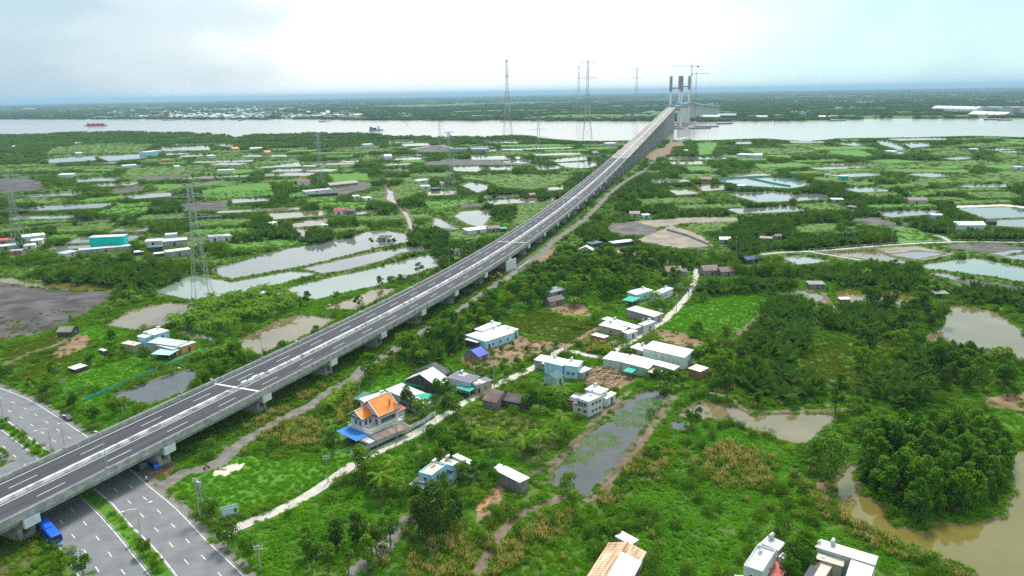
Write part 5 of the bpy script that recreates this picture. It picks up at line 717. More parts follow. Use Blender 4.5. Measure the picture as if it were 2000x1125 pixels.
# ------------------------------------------------------------------ ships
def ship(x, y, ln, w, rz, label, hull, stacks, house_end):
    t = thing('cargo_ship', label, 'ship', (x, y, 0), rz)
    h2 = w / 2
    def ring(z, k): return [(-ln / 2, -h2 * k, z), (ln / 2 - w, -h2 * k, z), (ln / 2, 0, z), (ln / 2 - w, h2 * k, z), (-ln / 2, h2 * k, z)]
    b = MB(); b.add(ring(-.5, .85) + ring(3.2, 1), [tuple(range(5))[::-1], tuple(range(5, 10))] + [(i, (i + 1) % 5, 5 + (i + 1) % 5, 5 + i) for i in range(5)]); b.build('hull', hull, t)
    e = -ln / 2 + 2 if house_end < 0 else ln / 2 - w - 8
    b = MB(); b.box(e, -h2 * .8, 3.2, e + 7, h2 * .8, 11); b.box(e + 1, -h2 * .6, 11, e + 5, h2 * .6, 13.5); b.build('wheelhouse', 'white_paint', t)
    x0 = -ln / 2 + 12 if house_end < 0 else -ln / 2 + 2
    k = 0
    while x0 + 6.2 < ln / 2 - w * .8 - (0 if house_end < 0 else 9):
        b = MB(); nlay = 2 + (k * 5 % 3 == 0)
        for j in range(3): b.box(x0, -h2 * .85 + j * w * .28, 3.2, x0 + 6, -h2 * .85 + (j + .94) * w * .28, 3.2 + 2.6 * nlay)
        b.build('container_stack', stacks[k % len(stacks)], t); x0 += 6.3; k += 1
def PXW(px, py, z=0.0):
    x = (px - 1000) / 1500.; y = -(py - 562.5) / 1500.
    d = _rt * x + _up * y + _fw; t = (z - CAM_H) / d.z
    return d.x * t, d.y * t
x, y = PXW(187, 246); ship(x, y, 88, 15, R(183), 'red container ship under way on the left stretch of the river', 'red_paint', ['red_paint', 'red_paint', 'roof_redroof', 'red_paint', 'blue_paint'], -1)
x, y = PXW(735, 255); ship(x, y, 42, 9, R(-8), 'dark teal container barge close to the wooded river bank', 'teal_paint', ['red_paint', 'teal_paint', 'steel_dark', 'teal_paint'], 1)
for px, py, ln, lab in ((330, 235, 60, 'pale ferry moored at the riverside town'), (380, 234.5, 36, 'small reddish boat right of the moored ferry'), (470, 235.5, 22, 'lone small boat off the riverside town'), (630, 238, 30, 'boat near the wooded point of the town bank'), (1637, 236, 50, 'low barge along the far bank right of the bridge'), (1935, 234, 40, 'barge moored below the white storage halls'), (1962, 235, 40, 'second barge moored below the white storage halls')):
    x, y = PXW(px, py); barge(x, y, ln, 8, rnd.uniform(-.1, .1), lab, 'white_paint')
for px, py, lab in ((1513, 243, 'thin navigation buoy in the river right of the bridge'), (796, 244, 'navigation buoy in mid river left of the pylons'), (361, 239, 'navigation buoy off the riverside town')):
    x, y = PXW(px, py); t = thing('navigation_buoy', lab, 'buoy', (x, y, 0)); b = MB(); b.bar((0, 0, -.3), (0, 0, 1.2), 2.0, 8); b.build('float', 'red_paint', t); b = MB(); b.bar((0, 0, 1.2), (0, 0, 8), .5, 4, .25); b.build('mast', 'steel_dark', t)
# ------------------------------------------------------------------ electricity pylons
def pylon(kind, x, y, h, label, rz, group=None):
    t = thing('electricity_pylon', label, 'pylon', (x, y, 0), rz, group)
    tall = kind == 't'
    wb = h * (.12 if tall else .16 if kind == 'a' else .12); wt = h * (.018 if tall else .035)
    waist = h * (.66 if not tall else .70)
    k = 0.8 if h < 80 else 1.7
    def w(z):
        return wb + (wt * 1.4 - wb) * (z / waist) ** .8 if z < waist else wt * 1.4 + (wt - wt * 1.4) * (z - waist) / (h - waist)
    lv = [0]; z = 0
    while z < h - .5:
        z += max(w(z) * 1.7, h * .03); lv.append(min(z, h))
    segs = ([('tower_body', 'steel', 0, h)] if not tall else [('tower_body', 'pylon_white' if i % 2 else 'pylon_red', h * i / 8, h * (i + 1) / 8) for i in range(8)])
    done = {}
    for (nm, mm, a, e) in segs:
        if mm not in done: done[mm] = MB()
    for i in range(len(lv) - 1):
        z0, z1 = lv[i], lv[i + 1]; w0, w1 = w(z0) / 2, w(z1) / 2
        mm = [s_[1] for s_ in segs if s_[2] - .01 <= (z0 + z1) / 2 <= s_[3] + .01][0]; b = done[mm]
        P0 = [(-w0, -w0, z0), (w0, -w0, z0), (w0, w0, z0), (-w0, w0, z0)]; P1 = [(-w1, -w1, z1), (w1, -w1, z1), (w1, w1, z1), (-w1, w1, z1)]
        for j in range(4):
            b.bar(P0[j], P1[j], .16 * k); j2 = (j + 1) % 4
            b.bar(P0[j], P1[j2], .09 * k); b.bar(P0[j2], P1[j], .09 * k)
            b.bar(P1[j], P1[j2], .08 * k)
    for mm, b in done.items(): b.build('lattice_body', mm, t)
    arms = [(.985, .15), (.90, .16), (.73, .2), (.56, .22)] if kind == 'a' else ([(.97, .12), (.83, .13), (.69, .14)] if kind == 'b' else [(.975, .085), (.785, .115)])
    ka = k * (1.6 if tall else 1.0)
    tips = []
    for fz_, fl in arms:
        z = h * fz_; L_ = h * fl; b = MB(); ww = w(z) / 2
        for sg in (-1, 1):
            tip = (sg * (L_ + ww), 0, z); tips.append(tip)
            for sy in (-1, 1):
                b.bar((sg * ww, sy * ww, z), tip, .12 * ka); b.bar((sg * ww, sy * ww, z + h * .028), tip, .09 * ka)
                for f in (.3, .6):
                    b.bar((sg * (ww + L_ * f), sy * ww * (1 - f), z), (sg * (ww + L_ * (f - .12)), sy * ww * (1 - f + .12), z + h * .028 * (1 - f + .12)), .06 * k)
            b.bar((tip[0], 0, z), (tip[0], 0, z - h * .035), .1 * k)
        b.build('cross_arm', 'steel', t)
    b = MB()
    for sx in (-1, 1):
        for sy in (-1, 1): b.box(sx * wb / 2 - .7 * k, sy * wb / 2 - .7 * k, -.3, sx * wb / 2 + .7 * k, sy * wb / 2 + .7 * k, .5)
    b.build('footings', 'concrete', t)
    return t, tips
PL = ['large lattice pylon standing at the edge of the pale green pond', 'lattice pylon at the left edge of the photograph', 'slim lattice pylon beyond the bright green field', 'slim lattice pylon beside the small centre ponds', 'distant broad pylon in the riverside trees', 'lattice pylon with wide arms before the river bank', 'very tall red and white river crossing pylon seen narrow side on', 'very tall river crossing pylon with wide double arms on the near bank', 'far bank river crossing pylon half hidden behind the near one', 'far bank river crossing pylon nearest the bridge']
PROT = [R(8), R(8), R(70), R(60), R(10), R(5), R(80), R(2), R(75), R(2)]
PT_ = []
for (kind, x, y, h), lab, rz in zip(PYLONS, PL, PROT):
    t, tips = pylon(kind, x, y, h, lab, rz); PT_.append((Vector((x, y, 0)), rz, tips))
def wires(i, j, label):
    (A, ra, ta), (B, rb, tb_) = PT_[i], PT_[j]
    ra_, rb_ = Matrix.Rotation(ra, 3, 'Z'), Matrix.Rotation(rb, 3, 'Z')
    t = thing('power_line', label, 'power line', (0, 0, 0))
    for a, c in list(zip(ta, tb_))[2:]:
        p = A + ra_ @ Vector(a); q = B + rb_ @ Vector(c); b = MB(); sag = (q - p).length * .03; prev = p
        for k in range(1, 17):
            u = k / 16; r_ = p.lerp(q, u); r_.z -= sag * 4 * u * (1 - u); b.bar(prev, r_, .05, 3); prev = r_
        b.build('wire', 'steel_dark', t)
wires(0, 1, 'thin wires hanging between the two left lattice pylons')
wires(2, 3, 'thin wires hanging between the two slim lattice pylons')
# ------------------------------------------------------------------ utility poles on the lanes
pb = MB(); pb.bar((0, 0, 0), (0, 0, 1), .16, 6, .1)
o = pb.build('pole', 'concrete'); POLE = o.data; bpy.data.objects.remove(o)
ab = MB(); ab.box(-1.0, -.06, -.06, 1.0, .06, .06); ab.box(-1.0, -.06, -.66, 1.0, .06, -.54)
o = ab.build('crossarm', 'steel'); CROSS = o.data; bpy.data.objects.remove(o)
ib = MB()
for xx in (-.9, -.3, .3, .9): ib.bar((xx, 0, .06), (xx, 0, .34), .08, 6)
o = ib.build('insulators', 'white_paint'); INSU = o.data; bpy.data.objects.remove(o)
PLAB = ['concrete pole beside the white lane in the bright scrub', 'stout twin pole with transformer beside the gravel turning', 'concrete pole at the bottom of the boulevard edge', 'lane pole behind the violet roofed annex', 'tall pole right of the lane end', 'pole at the corner of the green field and dirt path', 'thin pole in the scrub above the black hut', 'leftmost pole before the nipa hedge', 'second pole from the left before the nipa hedge', 'right pole before the nipa hedge', 'pole beside the small footbridge path', 'pole at the white path near the right edge', 'pole in the dry reed plot', 'lane pole before the tan walled house', 'lane pole before the grey block shed', 'lane pole below the concrete yard wall', 'pole in front of the villa fence', 'bare pole behind the villa', 'pole beside the bare clearing', 'pole in the wood at the lane end', 'pole among the roadside trees', 'pole with cross arms in the bottom left tree', 'short bare pole at the road bend']
for i, (x, y, h) in enumerate(POLES):
    h = min(max(h, 6.5), 13)
    t = thing('utility_pole', PLAB[i], 'pole', (x, y, 0), R(rnd.uniform(-30, 60)))
    inst('pole', POLE, t, scale=(1.5 if i == 1 else 1.1, 1.5 if i == 1 else 1.1, h)); inst('crossarm', CROSS, t, (0, 0, h - .3)); inst('insulators', INSU, t, (0, 0, h - .3))
    if i == 1:
        b = MB(); b.box(-.8, .25, h - 2.6, .8, 1.0, h - 1.2); b.build('transformer', 'steel', t); b = MB(); b.bar((1.2, 0, 0), (1.2, 0, h * .95), .18, 6, .12); b.build('second_pole', 'concrete', t)
def cable(idx, label):
    t = thing('overhead_cable', label, 'cable', (0, 0, 0))
    for a, c in zip(idx, idx[1:]):
        p, q = POLES[a], POLES[c]
        for off in (-.8, .8):
            b = MB(); prev = None
            for k in range(9):
                u = k / 8; r_ = Vector((p[0] + (q[0] - p[0]) * u + off, p[1] + (q[1] - p[1]) * u, min(p[2], 13) * (1 - u) + min(q[2], 13) * u - 4 * .8 * u * (1 - u)))
                if prev is not None: b.bar(prev, r_, .04, 3)
                prev = r_
            b.build('cable_span', 'steel_dark', t)
cable([2, 1], 'dark cables strung along the boulevard poles'); cable([0, 16, 3], 'cables strung above the white lane past the villa')
# ------------------------------------------------------------------ houses
def slab(b, pts, th, ribs=True, along=0):      # pts: 4 roof corners counter-clockwise from above; ribs run along edge 0-1 or 1-2
    p = [Vector(q) for q in pts]; n = (p[1] - p[0]).cross(p[3] - p[0]).normalized()
    b.hexa([q - n * th for q in p], p)
    a0, a1, b0, b1 = (p[0], p[3], p[1], p[2]) if along == 0 else (p[0], p[1], p[3], p[2])
    ln = (a1 - a0).length
    if ribs and ln > 1.5:
        k = int(ln / .9)
        for i in range(1, k):
            u = i / k; s0, s1 = a0.lerp(a1, u), b0.lerp(b1, u); d = (a1 - a0).normalized() * .05
            b.hexa([s0 - d, s1 - d, s1 + d, s0 + d] if along == 1 else [s0 - d, s0 + d, s1 + d, s1 - d][::-1], [s0 - d * .6 + n * .05, s1 - d * .6 + n * .05, s1 + d * .6 + n * .05, s0 + d * .6 + n * .05] if along == 1 else [s0 - d * .6 + n * .05, s0 + d * .6 + n * .05, s1 + d * .6 + n * .05, s1 - d * .6 + n * .05][::-1])
WINC = {}
def window(parent, x, y, z, w, h, face):
    key = (round(w, 1), round(h, 1))
    if key not in WINC:
        f = MB(); t = .09
        f.box(-w / 2, -.05, 0, -w / 2 + t, .05, h); f.box(w / 2 - t, -.05, 0, w / 2, .05, h); f.box(-w / 2 + t, -.05, 0, w / 2 - t, .05, t); f.box(-w / 2 + t, -.05, h - t, w / 2 - t, .05, h); f.box(-.03, -.045, t, .03, .045, h - t)
        fo = f.build('window', 'frame'); p = MB(); p.box(-w / 2 + t, -.02, t, w / 2 - t, .02, h - t); po = p.build('pane', 'glass')
        WINC[key] = (fo.data, po.data); bpy.data.objects.remove(fo); bpy.data.objects.remove(po)
    fm, pm = WINC[key]
    o = inst('window', fm, parent, (x, y, z), (0, 0, 0 if face == 'y' else math.pi / 2))
    inst('pane', pm, o)
def house(rec):
    name, C, u, v, lu, lv, h, kind, wall, roofc, label, extra, base = rec
    cat = {'warehouse': 'warehouse'}.get(name, name)
    t = thing(name, label, cat, (C[0], C[1], 0), math.atan2(v[1], v[0]))
    fill([(C[0], C[1]), (C[0] + v[0] * lv, C[1] + v[1] * lv), (C[0] + v[0] * lv + u[0] * lu, C[1] + v[1] * lv + u[1] * lu), (C[0] + u[0] * lu, C[1] + u[1] * lu)], HOUSE)
    stamp([(C[0] + v[0] * lv * a - u[0] * 1.5, C[1] + v[1] * lv * a - u[1] * 1.5) for a in (0, .25, .5, .75, 1)], 1.6, HOUSE)
    i = .3 if min(lu, lv) > 2.2 else .1
    wm = 'wall_' + wall; rm = 'roof_' + roofc
    w = MB(); r = MB()
    x0, x1, y0, y1 = i, lv - i, i, lu - i
    hz = h - .12
    if kind == 'mono':
        ri = min(.9, .07 * lu); za, zb = h - ri / 2, h + ri / 2
        if wall != 'post':
            f = lambda y: za + (zb - za) * y / lu - .11
            w.hexa([(x0, y0, -.3), (x1, y0, -.3), (x1, y1, -.3), (x0, y1, -.3)], [(x0, y0, f(y0)), (x1, y0, f(y0)), (x1, y1, f(y1)), (x0, y1, f(y1))])
        slab(r, [(0, 0, za), (lv, 0, za), (lv, lu, zb), (0, lu, zb)], .1, True, 1)
    elif kind in ('flat', 'parapet'):
        if wall != 'post' and kind == 'flat': w.box(x0, y0, -.3, x1, y1, hz)
        if kind == 'flat': slab(r, [(0, 0, h - .06), (lv, 0, h - .06), (lv, lu, h + .1), (0, lu, h + .1)], .11, True, 1 if lu > lv else 0)
        else:
            w.box(0, 0, -.3, lv, lu, h - .55)
            for a in ((0, 0, lv, .2), (0, lu - .2, lv, lu), (0, .2, .2, lu - .2), (lv - .2, .2, lv, lu - .2)): w.box(a[0], a[1], h - .55, a[2], a[3], h)
            slab(r, [(.22, .22, h - .4), (lv - .22, .22, h - .4), (lv - .22, lu - .22, h - .34), (.22, lu - .22, h - .34)], .1, True, 1)
    elif kind == 'gable_v':
        zr = h + lu * .24; m = lu / 2
        w.box(x0, y0, -.3, x1, y1, hz - .06)
        w.add([(x0, y0, hz - .06), (x0, y1, hz - .06), (x0, m, zr - .2), (x1, y0, hz - .06), (x1, y1, hz - .06), (x1, m, zr - .2)], [(0, 2, 1), (3, 4, 5), (0, 3, 5, 2), (1, 2, 5, 4)])
        slab(r, [(0, 0, h - .05), (lv, 0, h - .05), (lv, m, zr), (0, m, zr)], .1, roofc[:6] != 'thatch', 1); slab(r, [(0, m, zr), (lv, m, zr), (lv, lu, h - .05), (0, lu, h - .05)], .1, roofc[:6] != 'thatch', 1)
    else:
        zr = h + lv * .24; m = lv / 2
        w.box(x0, y0, -.3, x1, y1, hz - .06)
        w.add([(x0, y0, hz - .06), (x1, y0, hz - .06), (m, y0, zr - .2), (x0, y1, hz - .06), (x1, y1, hz - .06), (m, y1, zr - .2)], [(0, 1, 2), (3, 5, 4), (0, 2, 5, 3), (1, 4, 5, 2)])
        slab(r, [(0, 0, h - .05), (m, 0, zr), (m, lu, zr), (0, lu, h - .05)], .1, roofc[:6] != 'thatch', 0); slab(r, [(m, 0, zr), (lv, 0, h - .05), (lv, lu, h - .05), (m, lu, zr)], .1, roofc[:6] != 'thatch', 0)
    if wall == 'post':
        for k, (a, c) in enumerate(((.2, .2), (lv - .2, .2), (lv - .2, lu - .2), (.2, lu - .2))):
            pb_ = MB(); pb_.bar((a, c, -.2), (a, c, h - .2), .08, 5); pb_.build('post', 'wall_post', t)
    else: w.build('wall', wm, t)
    ro = r.build('roof', rm, t)
    if roofc == 'redroof' or kind == 'gable_v' and roofc in ('white',):
        pass
    if C[1] < 420 and kind in ('mono', 'flat') and roofc in ('white', 'lgrey', 'cream', 'rustp', 'dark', 'violet') and min(lu, lv) > 2.5:
        rh_ = random.Random(int(C[0] * 7 + C[1] * 13))
        sl = (zb - za) / lu if kind == 'mono' else .16 / lu; z0 = za if kind == 'mono' else h - .06
        for k in range(rh_.choice((1, 2, 2, 3))):
            px_, py_ = rh_.uniform(.3, lv - 1.6), rh_.uniform(.3, lu - 1.6); sx_, sy_ = rh_.uniform(.8, min(2.6, lv - px_ - .2)), rh_.uniform(.8, min(3.2, lu - py_ - .2))
            pb_ = MB(); slab(pb_, [(px_, py_, z0 + sl * py_ + .03), (px_ + sx_, py_, z0 + sl * py_ + .03), (px_ + sx_, py_ + sy_, z0 + sl * (py_ + sy_) + .03), (px_, py_ + sy_, z0 + sl * (py_ + sy_) + .03)], .025, False); pb_.build('patch_sheet', rh_.choice(('roof_lgrey', 'roof_rustp', 'roof_white', 'roof_cream', 'roof_lgrey')), t)
    if wall == 'post': return t
    if name == 'house' and C[1] < 420 and kind != 'gable_v':
        tk = MB(); cx_, cy_ = lv * .82, lu * .75; zz_ = h + .35
        for a_, c_ in ((-.5, -.4), (.5, -.4), (.5, .4), (-.5, .4)): tk.bar((cx_ + a_, cy_ + c_, h - .1), (cx_ + a_, cy_ + c_, zz_ + .1), .05, 4)
        tk.bar((cx_ - .75, cy_, zz_ + .5), (cx_ + .75, cy_, zz_ + .5), .45, 10); tk.build('water_tank', 'steel', t)
    if C[1] < 520:
        if extra > 0 or lv > 4:
            dx = lv * (.5 if extra < 2 else .12) + .4
            d = MB(); d.box(dx - .5, y0 - .06, 0, dx + .5, y0 - .01, min(2.1, h - .5)); d.build('door', 'door', t)
        if extra > 0:
            rows = [1.0] if h < 4.7 else [.9, 3.2] if h > 5.1 else [1.4]
            nx = max(1, round(extra * lv / (lu + lv))); ny = max(0, extra - nx)
            off = 0 if kind == 'parapet' else i
            for z in rows:
                hh = min(1.25, h - z - .7)
                if hh < .5: continue
                for k in range(nx): window(t, lv * (k + 1) / (nx + 1) + (.8 if extra < 2 else .35), off - .03, z, 1.2, hh, 'y')
                for k in range(ny): window(t, off - .03, lu * (k + 1) / (ny + 1), z, 1.2, hh, 'x')
    elif lv > 5 and C[1] < 1000:
        d = MB(); d.box(lv * .4, y0 - .06, 0, lv * .4 + 1.6, y0 - .01, min(2.2, h - .5)); d.build('door', 'door', t)
    return t
for rec in HOUSES: house(rec)
# villa with steep orange tiled roofs
def frame3(C, Lp, Rp):
    C, Lp, Rp = Vector(C), Vector(Lp), Vector(Rp); v = (Rp - C); u = (Lp - C); lv, lu = v.length, u.length
    return C, math.atan2(v.y, v.x), lu, lv
C_, rz_, lu_, lv_ = frame3(*VILLA)
vl = thing('villa', 'white two storey villa with steep bright orange tiled roofs beside the lane', 'house', (C_.x, C_.y, 0), rz_)
VX, VY = lv_, max(lu_, 8.0)
fill([(C_.x + math.cos(rz_) * a - math.sin(rz_) * c, C_.y + math.sin(rz_) * a + math.cos(rz_) * c) for a, c in ((-6, -4), (VX + 2, -4), (VX + 2, VY + 2), (-6, VY + 2))], HOUSE)
b = MB(); b.box(0, 0, -.3, VX, VY, 3.3); b.build('ground_floor', 'wall_w', vl)
b = MB(); b.box(.15, .15, 3.3, VX - .15, VY - .15, 3.36); b.build('terrace_floor', 'wall_cr', vl)
wx0, wx1, wy0, wy1 = 1.0, 5.4, VY * .42, VY - .4
mx0, mx1, my0, my1 = 5.0, VX - .8, 1.3, VY - .2
b = MB(); b.box(wx0, wy0, 3.36, wx1, wy1, 6.4); b.box(mx0, my0, 3.36, mx1, my1, 6.7); b.build('upper_floor', 'wall_w', vl)
def tiled(parent, x0, x1, y0, y1, ze, zr, ov=.5):
    m = (y0 + y1) / 2; r = bpy.data.objects.new('roof', None); COL.objects.link(r); r.parent = parent
    for ya in (y0 - ov, y1 + ov):
        b = MB()
        rows = 9
        for k in range(rows):         # overlapping courses of tiles
            u0, u1 = k / rows, (k + 1.08) / rows
            za, zb = ze + (zr - ze) * u0, ze + (zr - ze) * min(1, u1); pa, pb_ = ya + (m - ya) * u0, ya + (m - ya) * min(1, u1)
            q = [(x0 - ov, pa, za + .07), (x1 + ov, pa, za + .07), (x1 + ov, pb_, zb), (x0 - ov, pb_, zb)]
            b.hexa([(a, c, z - .1) for a, c, z in q] if ya < m else [(a, c, z - .1) for a, c, z in q[::-1]], q if ya < m else q[::-1])
        b.build('tile_slope', 'roof_orange_tile', r)
    b = MB()
    for xe in (x0 - ov - .06, x1 + ov + .06):
        for ya in (y0 - ov, y1 + ov): b.bar((xe, ya, ze + .1), (xe, m, zr + .12), .14, 4)
    b.bar((x0 - ov, m, zr + .1), (x1 + ov, m, zr + .1), .13, 4); b.build('white_verge', 'white_paint', r)
    b = MB(); b.box(x0 - ov, y0 - ov, ze - .28, x1 + ov, y1 + ov, ze - .1); b.build('eave_band', 'steel_dark', r)
    b = MB(); g0, g1 = x0 - .02, x1 + .02
    b.add([(g0, y0, ze - .1), (g0, y1, ze - .1), (g0, m, zr - .3), (g1, y0, ze - .1), (g1, y1, ze - .1), (g1, m, zr - .3)], [(0, 2, 1), (3, 4, 5)]); b.build('gable_wall', 'wall_w', r)
tiled(vl, wx0, wx1, wy0, wy1, 6.55, 8.6); tiled(vl, mx0, mx1, my0, my1, 6.85, 10.9)
dm = (mx0 + mx1) / 2 + 3.3
b = MB(); b.add([(dm - 1.4, my0 - .55, 6.9), (dm + 1.4, my0 - .55, 6.9), (dm, my0 - .55, 8.5), (dm, my0 + 2.0, 8.5)], [(0, 1, 2)]); b.build('dormer_gable', 'wall_w', vl)
b = MB(); b.hexa([(dm - 1.6, my0 - .7, 6.8), (dm, my0 - .7, 8.6), (dm, my0 + 2.2, 8.6), (dm - 1.6, my0 + 1.2, 6.8)], [(dm - 1.6, my0 - .7, 6.92), (dm, my0 - .7, 8.72), (dm, my0 + 2.2, 8.72), (dm - 1.6, my0 + 1.2, 6.92)])
b.hexa([(dm, my0 - .7, 8.6), (dm + 1.6, my0 - .7, 6.8), (dm + 1.6, my0 + 1.2, 6.8), (dm, my0 + 2.2, 8.6)], [(dm, my0 - .7, 8.72), (dm + 1.6, my0 - .7, 6.92), (dm + 1.6, my0 + 1.2, 6.92), (dm, my0 + 2.2, 8.72)]); b.build('dormer_roof', 'roof_orange_tile', vl)
b = MB(); b.box(mx0 + (mx1 - mx0) * .72, my0 + 1.2, 7.6, mx0 + (mx1 - mx0) * .72 + .35, my0 + 1.55, 10.2); b.build('chimney_pipe', 'wall_br', vl)
for k in range(5): window(vl, mx0 + 1.2 + k * (mx1 - mx0 - 2.0) / 4.6, my0 - .03, 4.2, 1.3, 1.7, 'y')
for k in range(2): window(vl, wx0 - .03, wy0 + 1.0 + k * 2.0, 4.2, 1.2, 1.5, 'x')
window(vl, wx0 + 1.2, wy0 - .03, 4.2, 1.2, 1.6, 'y'); window(vl, wx0 + 2.9, wy0 - .03, 4.2, 1.2, 1.6, 'y'); window(vl, mx0 - .03, my0 + 1.3, 3.6, 1.2, 2.2, 'x')
for k in range(4): window(vl, 2 + k * VX / 4.6, -.03, .9, 1.4, 1.4, 'y')
b = MB()
k = 0.0
while k < VX: b.box(k, .05, 3.36, k + .12, .17, 4.2); k += .55
k = 0.0
while k < VY: b.box(.05, k, 3.36, .17, k + .12, 4.2); k += .55
b.box(0, .03, 4.2, VX, .2, 4.32); b.box(.03, 0.2, 4.2, .2, VY, 4.32); b.build('balustrade', 'white_paint', vl)
b = MB(); b.box(VX + .1, VY * .35, -.3, VX + 4.0, VY, 4.6); b.build('annex', 'wall_w', vl)
b = MB(); slab(b, [(VX - .1, VY * .3, 4.7), (VX + 4.4, VY * .3, 4.7), (VX + 4.4, VY + .3, 5.5), (VX - .1, VY + .3, 5.5)], .12, True, 1); b.build('annex_roof', 'roof_redroof', vl)
# rust streaked house at the bottom edge
rh = thing('house', 'house with wide rust streaked gable roof and one white sheet at the bottom edge', 'house', (RUSTY[0][0], RUSTY[0][1], 0), math.atan2(RUSTY[1][1], RUSTY[1][0]))
W2, LN = RUSTY[2], 17.0       # local x across the gable, y towards the camera is negative
fill([(RUSTY[0][0] + RUSTY[1][0] * a + RUSTY[1][1] * c, RUSTY[0][1] + RUSTY[1][1] * a - RUSTY[1][0] * c) for a, c in ((0, 0), (W2, 0), (W2, LN), (0, LN))], HOUSE)
ze, zr = 3.0, 4.3
b = MB(); b.box(.3, -LN + .3, -.3, W2 - .3, -.3, ze - .15); b.add([(.3, -.3, ze - .15), (W2 - .3, -.3, ze - .15), (W2 / 2, -.3, zr - .2), (.3, -LN + .3, ze - .15), (W2 - .3, -LN + .3, ze - .15), (W2 / 2, -LN + .3, zr - .2)], [(0, 2, 1), (3, 4, 5), (0, 3, 5, 2), (1, 2, 5, 4)]); b.build('wall', 'wall_cr', rh)
ys = [0, -5.2, -LN]
b = MB()
for a, c in zip(ys, ys[1:]): slab(b, [(0, c + .02, ze), (W2 / 2, c + .02, zr), (W2 / 2, a, zr), (0, a, ze)], .08, True, 0)
b.build('rusty_roof_slope', 'roof_rust', rh, 'cream corrugated slope with brown rust streaks')
b = MB(); slab(b, [(W2 / 2, -4.2, zr), (W2, -4.2, ze), (W2, 0, ze), (W2 / 2, 0, zr)], .08, True, 0); b.build('rusty_roof_panel', 'roof_rust', rh)
b = MB(); slab(b, [(W2 / 2 + .05, -LN, zr + .08), (W2 + .2, -LN, ze + .08), (W2 + .2, -4.25, ze + .08), (W2 / 2 + .05, -4.25, zr + .08)], .08, True, 0); b.build('white_roof_sheet', 'roof_white', rh)
b = MB(); b.box(W2 - .28, -LN, -.2, W2 - .2, -4.4, ze - .2); b.build('side_wall', 'wall_wd', rh)
# ------------------------------------------------------------------ fences, walls, nets
def fence(name, label, pts, hpost, step, mp_, mpanel, rails=(), panel=None, pr=.07, cat='fence'):
    t = thing(name, label, cat, (0, 0, 0)); ln = [Vector(p) for p in pts]; acc = 0; spots = [ln[0]]; 
    for i in range(1, len(ln)):
        d = ln[i] - ln[i - 1]; n_ = max(1, int(d.length / step + .5))
        for k in range(1, n_ + 1): spots.append(ln[i - 1] + d * (k / n_))
    b = MB(); b.bar((0, 0, -.2), (0, 0, hpost), pr, 4); o = b.build('fence_post', mp_); me = o.data; bpy.data.objects.remove(o)
    for p in spots: inst('fence_post', me, t, (p.x, p.y, 0))
    for a, c in zip(spots, spots[1:]):
        d = (c - a).normalized(); q = Vector((-d.y, d.x))
        if rails:
            b = MB()
            for z in rails: b.bar((a.x, a.y, z), (c.x, c.y, z), pr * .5)
            b.build('rail', mp_, t)
        if panel:
            b = MB(); m_ = (a + c) / 2; b.obox(m_, d, q, (c - a).length / 2 - .08, .03, panel[0], panel[1]); b.build('fence_panel', mpanel, t)
    return t
fence('villa_fence', 'grey white panel fence of the villa along the lane', VILLA_FENCE, 2.4, 4.2, 'steel', 'wall_lgr', (), (.5, 1.9))
fence('net_fence', 'sea green netting fence running from the road bend to the light blue house', NET_FENCE, 1.5, 3.5, 'wall_post', 'net', (), (.05, 1.4))
fence('rail_fence', 'row of white posts along the far side of the white path', RAIL_A, 1.1, 6.0, 'white_paint', None, (.9,), None, .16)
fence('rail_fence', 'row of white posts along the path branch beside the mud pond', RAIL_B, 1.1, 4.0, 'white_paint', None, (.9,), None, .14)
fence('field_fence', 'long thin post fence across the left midfield', FIELD_FENCE, 2.0, 5.0, 'concrete', None, (1.0, 1.8), None, .16)
fence('yard_wall', 'grey concrete wall of the yard below the lane end', YARD_WALL, 2.2, 4.0, 'concrete', 'wall_g', (), (0, 2.1))
fence('pen_net', 'teal net fence round the netted pond', PEN_NET, 1.6, 12.0, 'wall_post', 'net_teal', (), (.05, 1.5))
fence('pen_net', 'second teal net fence inside the netted pond', PEN_NET2, 1.6, 12.0, 'wall_post', 'net_teal', (), (.05, 1.5))
fence('hoarding', 'dark hoarding beside the bare slope of the mud yard', HOARD, 1.6, 5.0, 'steel', 'wall_g', (), (.1, 1.5))
t = thing('screen_wall', 'tall blank white screen beside a pier of the viaduct', 'wall', (0, 0, 0)); a, c = (Vector(p) for p in SCREEN); d = (c - a).normalized(); b = MB(); b.obox((a + c) / 2, d, Vector((-d.y, d.x)), (c - a).length / 2, .15, -.1, 6.2); b.build('panel', 'white_concrete', t)
b = MB()
for q in (a, (a + c) / 2, c): b.obox(q + Vector((-d.y, d.x)) * .3, d, Vector((-d.y, d.x)), .12, .12, 0, 6.0)
b.build('post', 'steel', t)
t = thing('retaining_wall', 'low pinkish concrete wall beside the gravel road', 'wall', (0, 0, 0)); a, c = (Vector(p) for p in LOW_WALL); d = (c - a).normalized(); b = MB(); b.obox((a + c) / 2, d, Vector((-d.y, d.x)), (c - a).length / 2, .35, -.2, 1.3); b.build('wall_body', 'sand', t); b = MB(); b.obox((a + c) / 2, d, Vector((-d.y, d.x)), (c - a).length / 2 + .05, .45, 1.3, 1.45); b.build('coping', 'concrete', t)
